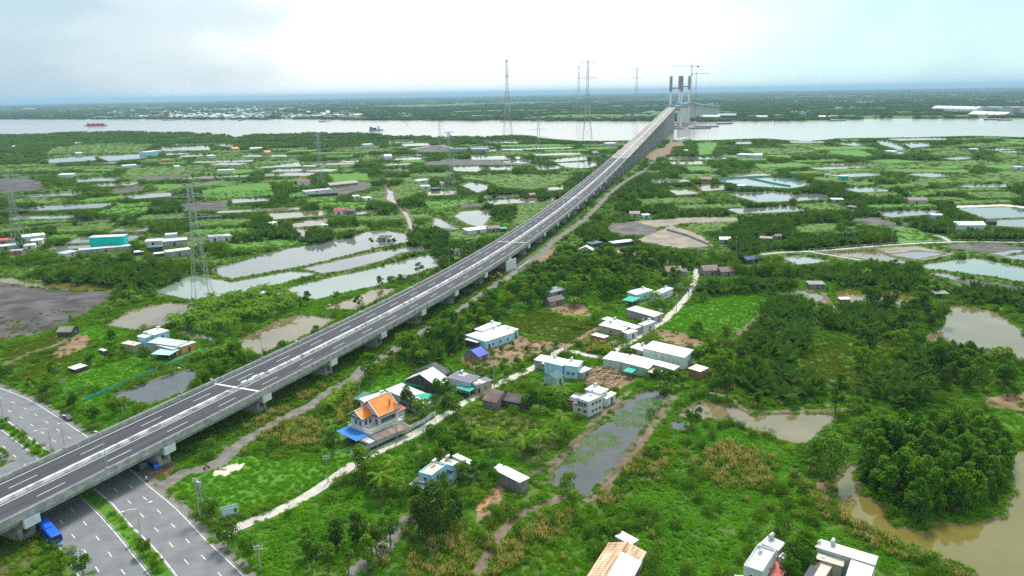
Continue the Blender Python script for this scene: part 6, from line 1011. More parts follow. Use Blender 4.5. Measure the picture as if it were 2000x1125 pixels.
# billboard at the lane corner
bx, by = BILLBOARD
t = thing('billboard', 'small pale blue billboard on posts at the lane corner', 'sign', (bx, by, 0), R(28))
b = MB(); b.box(-1.9, -.06, 1.1, 1.9, .06, 3.5); b.build('panel', 'roof_lblue', t)
b = MB(); b.box(-1.5, -.075, 2.6, .9, -.065, 3.0); b.box(-1.5, -.075, 1.9, .2, -.065, 2.05); b.box(-1.5, -.075, 1.55, .5, -.065, 1.7); b.build('printed_band', 'white_paint', t)
b = MB(); b.box(.9, -.075, 1.4, 1.6, -.065, 2.4); b.build('printed_patch', 'grass', t)
for x in (-1.5, 1.5): b = MB(); b.box(x - .07, .06, 0, x + .07, .2, 3.4); b.build('post', 'steel', t)
# felled logs
t = thing('log_pile', 'spread of pale felled logs in front of the green walled shed', 'logs', (0, 0, 0))
b = MB(); b.bar((-2.2, 0, 0), (2.2, 0, 0), .16, 6, .11); o = b.build('log', 'log'); LOGM = o.data; bpy.data.objects.remove(o)
LP = np.array(LOGS)
for i in range(170):
    w = rnd.random(), rnd.random(); p = LP[0] * (1 - w[0]) * (1 - w[1]) + LP[1] * w[0] * (1 - w[1]) + LP[2] * w[0] * w[1] + LP[3] * (1 - w[0]) * w[1]
    inst('log', LOGM, t, (p[0], p[1], .2 + rnd.random() * 1.0), (R(rnd.uniform(-8, 8)), R(rnd.uniform(-8, 8)), R(rnd.gauss(20, 28))), (rnd.uniform(.5, 1.1), rnd.uniform(.8, 1.5), rnd.uniform(.8, 1.5)))
fill([tuple(p) for p in LOGS], BARE)
# ------------------------------------------------------------------ vehicles
def wheels(t, xs, y, r, w=.3):
    b = MB(); b.bar((0, -w / 2, 0), (0, w / 2, 0), r, 14); o = b.build('wheel', 'tyre'); me = o.data; bpy.data.objects.remove(o)
    h = MB(); h.bar((0, -w / 2 - .02, 0), (0, w / 2 + .02, 0), r * .5, 10); ho = h.build('rim', 'steel'); hm = ho.data; bpy.data.objects.remove(ho)
    for x in xs:
        for sy in (-1, 1): o = inst('wheel', me, t, (x, sy * y, r)); inst('rim', hm, o)
bx, by, brz = BUS
t = thing('bus', 'bright blue bus parked under the viaduct edge', 'bus', (bx, by, .13), brz)
b = MB(); sec = [(-1.24, .45), (-1.26, 1.5), (-1.2, 2.75), (-1.0, 3.0), (1.0, 3.0), (1.2, 2.75), (1.26, 1.5), (1.24, .45)]
n_ = len(sec); xs = [-5.2, -5.1, 5.0, 5.2]; sc_ = [.96, 1, 1, .96]
b.add([(x, y * k, z if i in (1, 2) else .45 + (z - .45) * .97) for i, (x, k) in enumerate(zip(xs, sc_)) for y, z in sec], [(i * n_ + j, i * n_ + (j + 1) % n_, (i + 1) * n_ + (j + 1) % n_, (i + 1) * n_ + j) for i in range(3) for j in range(n_)] + [tuple(range(n_)), tuple(range(4 * n_ - 1, 3 * n_ - 1, -1))])
b.build('body', 'blue_paint', t)
for sy in (-1, 1):
    for k in range(7): b = MB(); x = -4.6 + k * 1.32; b.box(x, sy * 1.235 - .02, 1.65, x + 1.2, sy * 1.235 + .02, 2.55); b.build('window', 'glass', t)
b = MB(); b.box(5.12, -1.1, 1.35, 5.22, 1.1, 2.6); b.build('windscreen', 'glass', t)
b = MB(); b.box(5.15, -1.2, .3, 5.32, 1.2, .75); b.build('bumper', 'white_paint', t)
for sy in (-1, 1): b = MB(); b.box(5.19, sy * .95 - .2, .85, 5.25, sy * .95 + .2, 1.1); b.build('headlight', 'white_paint', t)
b = MB(); b.box(-2.2, -.8, 3.0, .6, .8, 3.2); b.build('roof_unit', 'blue_paint', t)
wheels(t, (-3.2, 3.4), 1.1, .5)
def truck(x, y, rz, label, cabm, bedm, bed=True, ln=6.0):
    t = thing('truck', label, 'truck', (x, y, .1), rz)
    b = MB(); b.hexa([(ln / 2 - 1.7, -1.05, .6), (ln / 2, -1.05, .6), (ln / 2, 1.05, .6), (ln / 2 - 1.7, 1.05, .6)], [(ln / 2 - 1.6, -.95, 2.4), (ln / 2 - .35, -.95, 2.4), (ln / 2 - .35, .95, 2.4), (ln / 2 - 1.6, .95, 2.4)]); b.build('cab', cabm, t)
    b = MB(); b.hexa([(ln / 2 - .1, -.88, 1.5), (ln / 2 - .04, -.88, 1.5), (ln / 2 - .04, .88, 1.5), (ln / 2 - .1, .88, 1.5)], [(ln / 2 - .32, -.82, 2.25), (ln / 2 - .26, -.82, 2.25), (ln / 2 - .26, .82, 2.25), (ln / 2 - .32, .82, 2.25)]); b.build('windscreen', 'glass', t)
    b = MB(); b.box(-ln / 2, -.5, .6, ln / 2 - 1.6, .5, .85); b.build('chassis', 'steel_dark', t)
    b = MB(); b.box(-ln / 2, -1.1, .85, ln / 2 - 1.8, 1.1, 1.05)
    for sy in (-1.1, 1.02): b.box(-ln / 2, sy, 1.05, ln / 2 - 1.8, sy + .08, 2.0 if bed else 1.4)
    b.box(-ln / 2, -1.02, 1.05, -ln / 2 + .08, 1.02, 1.9); b.box(ln / 2 - 1.9, -1.02, 1.05, ln / 2 - 1.82, 1.02, 2.1); b.build('cargo_bed', bedm, t)
    wheels(t, (-ln / 2 + 1.2, ln / 2 - 1.1), .95, .45)
    return t
for (x, y, rz), lab, cm, bm_, ln in zip(TRUCKS, ('truck with sky blue cab and orange load on the gravel road', 'dark truck parked between two viaduct piers', 'dark grey truck parked under the viaduct beside the boulevard'), ('sky_blue_paint', 'steel_dark', 'steel_dark'), ('yellow_paint', 'steel_dark', 'roof_dark'), (6.5, 7.0, 7.5)): truck(x, y, rz, lab, cm, bm_, True, ln)
def car(x, y, rz, label, m, ln=4.4):
    t = thing('parked_car', label, 'car', (x, y, .1), rz)
    def rr(x0, x1, w, z): return [(x0, -w, z), (x1, -w, z), (x1, w, z), (x0, w, z)]
    b = MB(); b.hexa(rr(-ln / 2, ln / 2, .85, .35), rr(-ln / 2 + .05, ln / 2 - .05, .88, .95)); b.hexa(rr(-ln / 2 + .2, ln / 2 - 1.1, .82, .95), rr(-ln / 2 + .6, ln / 2 - 1.9, .66, 1.5)); b.build('body', m, t)
    b = MB(); b.hexa(rr(-ln / 2 + .3, ln / 2 - 1.2, .835, 1.0), rr(-ln / 2 + .58, ln / 2 - 1.85, .69, 1.42)); b.build('windows', 'glass', t)
    wheels(t, (-1.3, 1.35), .8, .33, .22)
for (x, y, rz), lab, m in zip(CARS, ('small blue car parked beside the pier at the boulevard', 'dark van on the upper white lane', 'dark motor vehicle at the far road bend kerb'), ('blue_paint', 'steel_dark', 'steel_dark')): car(x, y, rz, lab, m)
ex, ey, erz = DIGGER
t = thing('excavator', 'dusty orange excavator on the brown ground under the viaduct', 'excavator', (ex, ey, 0), erz)
for sy in (-1, 1): b = MB(); b.hexa([(-1.5, sy * 1.0 - .3, 0), (1.5, sy * 1.0 - .3, 0), (1.5, sy * 1.0 + .3, 0), (-1.5, sy * 1.0 + .3, 0)], [(-1.9, sy * 1.0 - .3, .8), (1.9, sy * 1.0 - .3, .8), (1.9, sy * 1.0 + .3, .8), (-1.9, sy * 1.0 + .3, .8)]); b.build('track', 'tyre', t)
b = MB(); b.box(-2.0, -1.1, .9, 1.2, 1.1, 1.9); b.build('engine_house', 'yellow_paint', t); b = MB(); b.box(.0, .2, 1.9, 1.3, 1.1, 2.9); b.build('cab', 'glass', t)
b = MB(); b.bar((1.0, -.3, 1.5), (3.6, -.3, 4.2), .28, 4); b.bar((3.6, -.3, 4.2), (6.0, -.3, 3.0), .22, 4); b.bar((6.0, -.3, 3.0), (6.4, -.3, 1.2), .18, 4); b.build('boom', 'yellow_paint', t); b = MB(); b.hexa([(6.0, -.8, .3), (6.9, -.8, .5), (6.9, .2, .5), (6.0, .2, .3)], [(6.0, -.8, 1.2), (6.7, -.8, 1.3), (6.7, .2, 1.3), (6.0, .2, 1.2)]); b.build('bucket', 'steel_dark', t)
def body_mesh(edges, rad):
    me = bpy.data.meshes.new('body'); me.from_pydata([p for p, r in rad], edges, [])
    return me
def rider(x, y, rz, label, mlabel, shirt):
    t = thing('motorbike', mlabel, 'motorbike', (x, y, .1), rz)
    for xx in (-.62, .62): b = MB(); b.bar((xx, -.06, .3), (xx, .06, .3), .3, 12); b.build('wheel', 'tyre', t)
    b = MB(); b.hexa([(-.6, -.12, .45), (.35, -.12, .35), (.35, .12, .35), (-.6, .12, .45)], [(-.75, -.13, .78), (.2, -.1, .72), (.2, .1, .72), (-.75, .13, .78)]); b.bar((.62, 0, .35), (.4, 0, 1.0), .05, 5); b.bar((.4, -.32, 1.02), (.4, .32, 1.02), .025, 5); b.build('frame', 'red_paint', t)
    V = [((-.15, 0, .85), .13), ((-.1, 0, 1.15), .15), ((-.03, 0, 1.4), .14), ((-.01, 0, 1.52), .055), ((0, 0, 1.68), .11)]
    E = [(0, 1), (1, 2), (2, 3), (3, 4)]
    for sy in (-1, 1):
        o = len(V); V += [((-.03, sy * .2, 1.4), .06), ((.12, sy * .27, 1.18), .05), ((.36, sy * .27, 1.05), .038), ((.1, sy * .13, .82), .085), ((.28, sy * .16, .8), .07), ((.22, sy * .16, .42), .05), ((.36, sy * .16, .36), .04)]
        E += [(2, o), (o, o + 1), (o + 1, o + 2), (0, o + 3), (o + 3, o + 4), (o + 4, o + 5), (o + 5, o + 6)]
    me = bpy.data.meshes.new('person'); me.from_pydata([p for p, r in V], E, []); me.materials.append(M(shirt))
    o = bpy.data.objects.new('person', me); COL.objects.link(o); o.location = (x, y, .1); o.rotation_euler = (0, 0, rz)
    md = o.modifiers.new('skin', 'SKIN')
    for sv, (p, r) in zip(me.skin_vertices[0].data, V): sv.radius = (r, r)
    me.skin_vertices[0].data[0].use_root = True
    o.modifiers.new('sub', 'SUBSURF').levels = 1
    tag(o, label, 'person')
for (x, y, rz), a, c, m in zip(BIKES, ('rider in a pale shirt on the motorbike at the boulevard edge', 'rider in dark clothes on the motorbike at the gravel turning'), ('motorbike at the boulevard edge beside the gravel turning', 'motorbike on the gravel turning beside the pale sand heap'), ('white_paint', 'steel_dark')): rider(x, y, rz, a, c, m)
# ------------------------------------------------------------------ far bank: halls, quay sheds, riverside town
t = thing('storage_hall', 'long white arched storage halls on the right far bank', 'hall', (0, 0, 0)); (ax, ay), (cx, cy) = HALL; d = Vector((cx - ax, cy - ay)); ln = d.length; d.normalize(); q = Vector((-d.y, d.x))
b = MB(); vs = []; K = 9
for e in (0, ln):
    for k in range(K): an = math.pi * k / (K - 1); o = q * (30 - 30 * math.cos(an)); vs.append((ax + d.x * e + o.x, ay + d.y * e + o.y, 21 * math.sin(an) ** .6))
b.add(vs, [(k, K + k, K + k + 1, k + 1) for k in range(K - 1)] + [tuple(range(K)), tuple(range(2 * K - 1, K - 1, -1))]); b.build('shell', 'white_paint', t)
for k in range(1, 8):
    b = MB(); prev = None
    for j in range(K): an = math.pi * j / (K - 1); o = q * (30 - 30.6 * math.cos(an)); p_ = Vector((ax + d.x * ln * k / 8 + o.x, ay + d.y * ln * k / 8 + o.y, 21.5 * math.sin(an) ** .6)); (b.bar(prev, p_, .6) if prev is not None else None); prev = p_
    b.build('rib', 'steel', t)
far_b = [(1365, 206 + 26, 1405, 232, 26, 7, 'lgrey', 'g', 'blue grey quay shed on the far bank right of the bridge'), (1478, 233, 1500, 232.5, 20, 8, 'lgrey', 'w', 'pale quay shed with brown heap on the far bank'), (1401, 231, 1437, 231, 26, 10, 'grblue', 'dk', 'long dark blue open quay hall on the far bank'), (1564, 229, 1573, 229, 14, 18, 'grblue', 'b', 'tall blue silo plant on the far bank'), (1598, 232, 1612, 232, 16, 7, 'white', 'w', 'white quay building on the far bank'), (1620, 232, 1640, 231.5, 18, 6, 'lgrey', 'b', 'light blue low quay shed on the far bank'),
         (1890, 226, 1960, 229, 40, 6, 'white', 'w', 'low white sheds in front of the storage halls'), (1915, 219, 1950, 221, 40, 20, 'white', 'w', 'white end block joined to the storage halls'), (1956, 222, 1976, 223, 50, 24, 'white', 'w', 'pale cylinder like block right of the storage halls'), (1978, 223, 1992, 223, 30, 20, 'lgrey', 'g', 'grey block at the far right of the storage site'), (45, 217, 68, 217, 30, 22, 'cream', 'tn', 'lone cream building on the far left bank')]
for ax, ay, cx, cy, dp, h, rc, wc, lab in far_b:
    a = Vector(PXW(ax, ay)); c = Vector(PXW(cx, cy)); v = c - a; l_ = v.length; v.normalize()
    house(['far_building', [a.x, a.y], [-v.y, v.x], [v.x, v.y], dp, l_, h, 'flat' if 'block' in lab or 'silo' in lab else 'gable_v', wc, rc, lab, 0, 0])
TH = []
for i, (wl, rc) in enumerate((('w', 'white'), ('w', 'redroof'), ('w', 'lblue'), ('cr', 'lgrey'), ('b', 'white'), ('w', 'orange_tile'))):
    b = MB(); b.box(-.5, -.5, 0, .5, .5, .8); b.cur = 1
    b.add([(-.55, -.55, .78), (.55, -.55, .78), (.55, .55, .78), (-.55, .55, .78), (-.55, 0, 1.05), (.55, 0, 1.05)], [(0, 1, 5, 4), (2, 3, 4, 5), (0, 4, 3), (1, 2, 5)]); o = b.build('town_house', ['wall_' + wl, 'roof_' + rc]); TH.append(o.data); bpy.data.objects.remove(o)
TL = ['white roofed', 'red roofed', 'pale blue roofed', 'cream', 'light blue walled', 'orange roofed']
nt_ = 0
while nt_ < 290:
    px = rnd.gauss(430, 120) if nt_ < 220 else rnd.uniform(230, 720)
    py = rnd.uniform(211, 232) if nt_ < 150 else rnd.uniform(226, 232)
    if px < 200 or px > 740 or (px < 330 and py > 222 and rnd.random() < .7) or (530 < px < 560 and py > 222): continue
    x, y = PXW(px, py); k = rnd.choices(range(6), (9, 3, 4, 3, 2, 1))[0]; sz = rnd.uniform(12, 26)
    o = inst('town_house', TH[k], None, (x, y, 0), (0, 0, rnd.uniform(0, 3.1)), (sz, sz * rnd.uniform(.7, 1.6), rnd.choice((6, 7, 9, 12, 15))))
    tag(o, 'small %s house in the riverside town on the far bank' % TL[k], 'house', 'houses of the riverside town'); nt_ += 1
x, y = PXW(641, 231); o = inst('town_church', TH[0], None, (x, y, 0), (0, 0, .3), (16, 40, 34)); tag(o, 'tallest white church like block in the riverside town', 'church')

# ------------------------------------------------------------------ plants
NP = np.random.default_rng(11)
def quads_mesh(name, V, m, extra=None):
    me = bpy.data.meshes.new(name); n = len(V) // 4
    me.vertices.add(len(V)); me.vertices.foreach_set('co', np.asarray(V, np.float32).ravel())
    me.loops.add(n * 4); me.loops.foreach_set('vertex_index', np.arange(n * 4, dtype=np.int32))
    me.polygons.add(n); me.polygons.foreach_set('loop_start', np.arange(n, dtype=np.int32) * 4)
    me.materials.append(M(m)); me.update(calc_edges=True)
    return me
def leaf_cloud(blobs, n, size, rg, up=.35, jit=.55, low=-.55, thin=.55):
    bl = np.array(blobs, float); wt = (bl[:, 3] * bl[:, 4]) ** 1.0; wt /= wt.sum()
    k = rg.choice(len(bl), n, p=wt); d = rg.normal(size=(n, 3)); d /= np.linalg.norm(d, axis=1)[:, None]
    bad = d[:, 2] < low; d[bad, 2] *= -1
    rr = rg.uniform(.70, 1.04, (n, 1)); c = bl[k, :3] + d * bl[k, 3:6] * rr
    nrm = d + rg.normal(size=(n, 3)) * jit + np.array([0, 0, up]); nrm /= np.linalg.norm(nrm, axis=1)[:, None]
    t = np.cross(nrm, rg.normal(size=(n, 3))); t /= np.linalg.norm(t, axis=1)[:, None] + 1e-9; b = np.cross(nrm, t)
    s = size * rg.uniform(.6, 1.35, (n, 1))
    V = np.stack([c - t * s, c - b * s * thin + nrm * s * .15, c + t * s, c + b * s * thin + nrm * s * .15], 1)
    return V.reshape(-1, 3)
def lobes(n, r, h0, h1, rl, rg, squash=.8, cone=0.0):
    o = []
    for i in range(n):
        a = rg.uniform(0, 6.283); z = rg.uniform(0, 1); q = math.sqrt(rg.uniform(0.05, 1)) * r * (1 - cone * z) * math.sin(math.pi * min(.95, max(.18, .25 + .7 * z)))
        s = rl * rg.uniform(.65, 1.25); o.append((math.cos(a) * q, math.sin(a) * q, h0 + (h1 - h0) * z, s, s, s * squash))
    return o
def trunk_mesh(name, h, r, rg, limbs=5, lean=0.0, m='bark', spread=.25):
    b = MB(); p = Vector((0, 0, -.3)); top = Vector((lean * h, 0, h * .6)); mid = (p + top) / 2 + Vector((rg.uniform(-.1, .1), rg.uniform(-.1, .1), 0)) * h * .2
    b.bar(p, mid, r, 7, r * .75); b.bar(mid, top, r * .75, 7, r * .5)
    for i in range(limbs):
        a = i * 2.4 + rg.uniform(0, 1); s = mid.lerp(top, rg.uniform(.3, 1)); b.bar(s, s + Vector((math.cos(a) * h * spread, math.sin(a) * h * spread, h * rg.uniform(.15, .32))), r * .4, 5, r * .12)
    o = b.build(name, m); me = o.data; bpy.data.objects.remove(o); return me
def vnoise(x, y, s, seed):       # smooth value noise 0..1
    r_ = np.random.default_rng(seed); T = r_.random((128, 128)); u = x / s; v = y / s; i = np.floor(u).astype(int); j = np.floor(v).astype(int); fu = u - i; fv = v - j; fu = fu * fu * (3 - 2 * fu); fv = fv * fv * (3 - 2 * fv)
    g_ = lambda a, b: T[b % 128, a % 128]
    return (g_(i, j) * (1 - fu) + g_(i + 1, j) * fu) * (1 - fv) + (g_(i, j + 1) * (1 - fu) + g_(i + 1, j + 1) * fu) * fv
# unit-height prototypes (height 1 = 1 m scaled by tree height)
KIND = {}
def make(kind, var, nleaf, size, leafm, **k):
    L_ = []
    for v in range(var):
        rg = np.random.default_rng(hash_(kind) + v)
        lb = lobes(k.get('lob', 9), k.get('r', .36), k.get('h0', .38), k.get('h1', .88), k.get('rl', .17), rg, k.get('sq', .8), k.get('cone', 0))
        V = leaf_cloud(lb, nleaf, size, rg, thin=k.get('thin', .55)); V[:, 2] *= 1 / max(.6, V[:, 2].max())
        L_.append((quads_mesh(kind + '_crown', V, leafm), trunk_mesh(kind + '_trunk', .9, k.get('tr', .022), random.Random(v), k.get('limbs', 5), k.get('lean', 0))))
    KIND[kind] = L_
def hash_(s): return sum(ord(c_) * (i + 3) for i, c_ in enumerate(s))
make('broad', 4, 1500, .034, 'leaf_broad', lob=15, r=.38, h0=.30, h1=.86, rl=.15)
make('dark', 2, 2000, .026, 'leaf_dark', lob=16, r=.26, h0=.18, h1=.95, rl=.12, cone=.45, sq=1.1)
make('slim', 3, 1000, .026, 'leaf_broad', lob=13, r=.20, h0=.28, h1=.95, rl=.085, sq=1.15, limbs=7)
make('willow', 2, 1900, .030, 'leaf_willow', lob=12, r=.45, h0=.32, h1=.76, rl=.21, sq=.75)
make('orch', 2, 700, .055, 'leaf_orchard', lob=8, r=.50, h0=.34, h1=.78, rl=.24)
make('mangrove', 4, 1900, .026, 'leaf_mangrove', lob=24, r=.30, h0=.14, h1=.93, rl=.088, sq=1.35, cone=.50)
# coconut palm: ringed leaning trunk, separate fronds
def frond_mesh(name, length, droop, m, pairs=15, lw=.055, ll=.62, up=.5):
    V = []; prev = None
    pts = []
    for i in range(pairs + 1):
        u = i / pairs; x = length * (u - .12 * u * u * droop); z = length * (up * u - droop * u * u); pts.append(Vector((x, 0, z)))
    for i in range(pairs):
        a, c = pts[i], pts[i + 1]; d = (c - a).normalized(); u = i / pairs
        V += [a + Vector((0, -.03, 0)), c + Vector((0, -.02, 0)), c + Vector((0, .02, 0)), a + Vector((0, .03, 0))]
        le = ll * length * .42 * (math.sin(math.pi * min(1, .12 + u * .92)) ** .7)
        for sy in (-1, 1):
            for w in (0, .5):
                q = a.lerp(c, w); tip = q + Vector((d.x * le * .55, sy * le * .72, -le * (.28 + .25 * u) + d.z * le * .5)); s = d * lw * length * .5
                V += [q - s * .5, q + s * .7, tip + s * .25, tip - s * .1]
    return quads_mesh(name, np.array([tuple(p) for p in V]), m)
FROND = [frond_mesh('frond', 1.0, dr, 'leaf_palm', 13, .075, .72, up) for dr, up in ((.65, .75), (.75, .40), (.62, .05))]
PTR = []
for v in range(3):
    b = MB(); prev = Vector((0, 0, -.3)); 
    for i in range(1, 8): u = i / 7; q = Vector((.06 * v * u * u, .03 * math.sin(u * 3), u)); b.bar(prev, q, .022 * (1.25 - .5 * (u - 1 / 7)), 7, .022 * (1.25 - .5 * u)); prev = q
    o = b.build('trunk', 'palm_bark'); PTR.append((o.data, prev)); bpy.data.objects.remove(o)
def palm(x, y, h, label, group=None):
    t = thing('coconut_palm', label, 'palm', (x, y, 0), rnd.uniform(0, 6.28), group); tm, tip = PTR[rnd.randrange(3)]
    th_ = max(2.0, h - 2.4); inst('trunk', tm, t, scale=(th_ * .85, th_ * .85, th_)); top = (tip.x * th_ * .85, tip.y * th_ * .85, th_ - .1)
    fl = min(4.3, 2.2 + h * .22); n_ = 15; a0 = rnd.random() * 6
    for i in range(n_):
        k = 0 if i < 4 else 1 if i < 10 else 2; inst('frond', FROND[k], t, top, (rnd.uniform(-.2, .2), rnd.uniform(-.12, .12), a0 + i * 2.4 + rnd.uniform(-.2, .2)), (fl * rnd.uniform(.85, 1.1),) * 3)
    return t
# nipa palm clump: upright feathery fronds from the mud
NIPM = []
for v in range(3):
    rg = random.Random(40 + v); V = []
    for i in range(17):
        a = rg.uniform(0, 6.283); tilt = rg.uniform(.10, .85); ln = rg.uniform(.75, 1.05); d = Vector((math.cos(a) * math.sin(tilt), math.sin(a) * math.sin(tilt), math.cos(tilt))); side = Vector((-math.sin(a), math.cos(a), 0)); base = Vector((rg.uniform(-.14, .14), rg.uniform(-.14, .14), 0)); nb = 10
        for j in range(nb):
            u = .2 + .8 * j / nb; p = base + d * ln * u + Vector((math.cos(a), math.sin(a), -.6)) * ln * .16 * u * u; le = .25 * ln * math.sin(math.pi * min(1, .15 + u * .82))
            for sy in (-1, 1):
                tip = p + side * sy * le * .75 + d * le * .75 + Vector((0, 0, -le * .2)); w = d * .042
                V += [p - w, p + w, tip + w * .5, tip - w * .4]
        V += [base + side * .008, base - side * .008, base + d * ln * .9 - side * .004, base + d * ln * .9 + side * .004]
    NIPM.append(quads_mesh('nipa_fronds', np.array([tuple(p) for p in V]), 'leaf_nipa'))
TLAB = {'broad': ('broadleaf_tree', 'tree', 'leafy green tree among the gardens and scrub beside the viaduct', 'broadleaf trees among gardens and scrub'), 'dark': ('dark_tree', 'tree', 'dark slender leaved tree in the thicket below the houses', 'dark trees in the thicket'), 'slim': ('slim_tree', 'tree', 'thin light tree at the bottom edge thicket', 'thin trees'), 'willow': ('willowy_tree', 'tree', 'smaller pale green tree beside the olive river', 'pale trees'), 'orch': ('orchard_tree', 'tree', 'small grey green fruit tree in the orange soil yard', 'fruit trees of the orange soil yard'), 'mangrove': ('mangrove_tree', 'tree', 'dense dark green mangrove tree in the clump above the olive water', 'mangrove trees in the clump above the olive water'), 'wood': ('broadleaf_tree', 'tree', 'broadleaf tree in the dense wood beside the houses', 'broadleaf trees of the dense woods')}
def tree(kind, x, y, h, label=None, key=None, wide=1.0):
    nm, cat, lab, grp = TLAB[key or kind]; cr, tr = rnd.choice(KIND[kind])
    t = thing(nm, label or lab, cat, (x, y, 0), rnd.uniform(0, 6.28), None if label else grp)
    s = h * rnd.uniform(.95, 1.05); w = s * wide * rnd.uniform(.9, 1.15)
    inst('trunk', tr, t, scale=(w, w, s)); inst('crown', cr, t, scale=(w, w, s)); return t
def keep_low(x, y, h, prob=.85):       # plants stand lower where water or open fields lie right behind them, as on the real dikes
    D_ = np.hypot(x, y); hm_ = h.copy()
    for t_ in (.7, 1.2, 1.8, 2.5, 3.3, 4.2, 5.5, 7, 9, 12):
        q_ = t_ * D_ / 100.0; k_ = lc(x + x / D_ * q_, y + y / D_ * q_)
        hit = ((k_ >= WATER) & (k_ <= PATH) | (k_ == HOUSE)) & (hm_ > t_ * .7) & (NP.random(len(x)) < prob)
        hm_[hit] = np.minimum(hm_[hit], t_ * .7 * NP.uniform(.5, 1.1, hit.sum()))
    return hm_
def hides(x, y, h):
    D_ = math.hypot(x, y)
    for t_ in (1.2, 2, 3, 4, 5.5, 7, 9):
        if t_ > h * .9: break
        for o_ in (-2.4, 0, 2.4):
            k_ = lc([x + x / D_ * t_ * D_ / 100 + o_], [y + y / D_ * t_ * D_ / 100])[0]
            if k_ == HOUSE or (o_ == 0 and k_ in (WATER, PATH)): return True
    return False
PALM_GRP = 'coconut palms along gardens and dikes'
def short(lb):
    w = lb.split()
    if len(w) <= 9: return lb
    for k in range(9, 3, -1):
        if w[k] in ('beside', 'behind', 'in', 'at', 'with', 'by', 'on', 'of', 'under', 'near', 'left', 'right', 'below', 'above', 'between', 'next', 'and', 'before', 'set', 'from'): return ' '.join(w[:k])
    return ' '.join(w[:9])
SEEN = {}
def near_label(what, x, y):
    r = min(HOUSES, key=lambda q: (q[1][0] - x) ** 2 + (q[1][1] - y) ** 2); k = (what, r[10]); n = SEEN[k] = SEEN.get(k, -1) + 1
    return '%s %sby the %s' % (what, '' if n == 0 else ORD[n] + ' one ', short(r[10]))
_near = sorted(range(len(TREES)), key=lambda i: min((q[1][0] - TREES[i][1]) ** 2 + (q[1][1] - TREES[i][2]) ** 2 for q in HOUSES))
for i in _near:
    if TREES[i][4] is None and TREES[i][0] in ('broad', 'palm', 'slim', 'dark', 'willow'): TREES[i][4] = near_label({'broad': 'leafy tree', 'palm': 'coconut palm', 'slim': 'thin tree', 'dark': 'dark tree', 'willow': 'pale tree'}[TREES[i][0]], TREES[i][1], TREES[i][2])
for kind, x, y, h, lab in TREES:
    stamp([(x, y)], 2.0, SPECIAL)
    if kind == 'palm': palm(x, y, h, lab, PALM_GRP)
    else: tree(kind, x, y, h, lab)
def inside(pts, x, y):
    c_ = False; n = len(pts)
    for i in range(n):
        a, b = pts[i], pts[(i + 1) % n]
        if (a[1] > y) != (b[1] > y) and x < (b[0] - a[0]) * (y - a[1]) / (b[1] - a[1]) + a[0]: c_ = not c_
    return c_
def spread(pts, d, limit=400, tries=4000, ok=None):
    x0, x1 = min(p[0] for p in pts), max(p[0] for p in pts); y0, y1 = min(p[1] for p in pts), max(p[1] for p in pts); o = []
    for _ in range(tries):
        x, y = rnd.uniform(x0, x1), rnd.uniform(y0, y1)
        if not inside(pts, x, y): continue
        if ok and not ok(x, y): continue
        if all((x - a) ** 2 + (y - b) ** 2 > d * d for a, b in o): o.append((x, y))
        if len(o) >= limit: break
    return o
for x, y in spread(GROVE, 4.6, 62): palm(x, y, rnd.uniform(6, 9.5), 'coconut palm in the dense grove between the two brown ponds', 'coconut palms of the grove between the brown ponds')
for x, y in spread(MANGROVE, 3.4, 110): tree('mangrove', x, y, rnd.uniform(7.5, 12.5), wide=1.1)
NN = 0
NZL = ['nipa palm clump in the block right of the green marsh', 'nipa palm clump below the olive pond', 'nipa palm clump above the brown pond', 'nipa palm clump left of the bare tan patch', 'nipa palm clump in the middle of the swamp', 'nipa palm clump below the brown right hand pond', 'nipa palm clump between viaduct and blue farmhouse', 'nipa palm clump in the row right of the lane end', 'nipa palm clump above the olive pond', 'nipa palm clump at the far right ponds', 'nipa palm clump in the hedge with poles before it', 'nipa palm clump at the near end of the green marsh']
for zi, z in enumerate(NIPA):
    for x, y in spread(z, 5.4, 34, 900, lambda x, y: lc([x], [y])[0] in (0, NIPA_, WOOD_, MARSH) and not (hides(x, y, 7) and rnd.random() < .85)):
        if NN >= 200: break
        t = inst('nipa_palm', rnd.choice(NIPM), None, (x, y, -.1), (0, 0, rnd.uniform(0, 6)), (rnd.uniform(6.5, 8.5),) * 2 + (rnd.uniform(5.5, 8.5),)); tag(t, NZL[zi], 'palm', 'nipa palm clumps of the swamp'); NN += 1
NW = 0
WZL = ['tree in the dense wood between gravel road and lane end', 'tree in the thicket left of the brown right hand pond', 'tree in the thicket above the mangrove clump', 'tree in the wood between viaduct and green field', 'tree in the thicket right of the warehouse', 'tree in the garden below the violet roofed house']
for zi, z in enumerate(WOOD):
    for x, y in spread(z, (5.2, 8.5, 8.5, 5.5, 7, 7)[zi], 90, 1800, lambda x, y: lc([x], [y])[0] in (0, WOOD_, MARSH) and not (hides(x, y, 9) and rnd.random() < .7)):
        if NW >= 190: break
        tree(rnd.choice(('broad', 'broad', 'broad', 'dark')), x, y, rnd.uniform(6, 11), None, 'wood', 1.1)['label'] = WZL[zi]; NW += 1
GT = 0
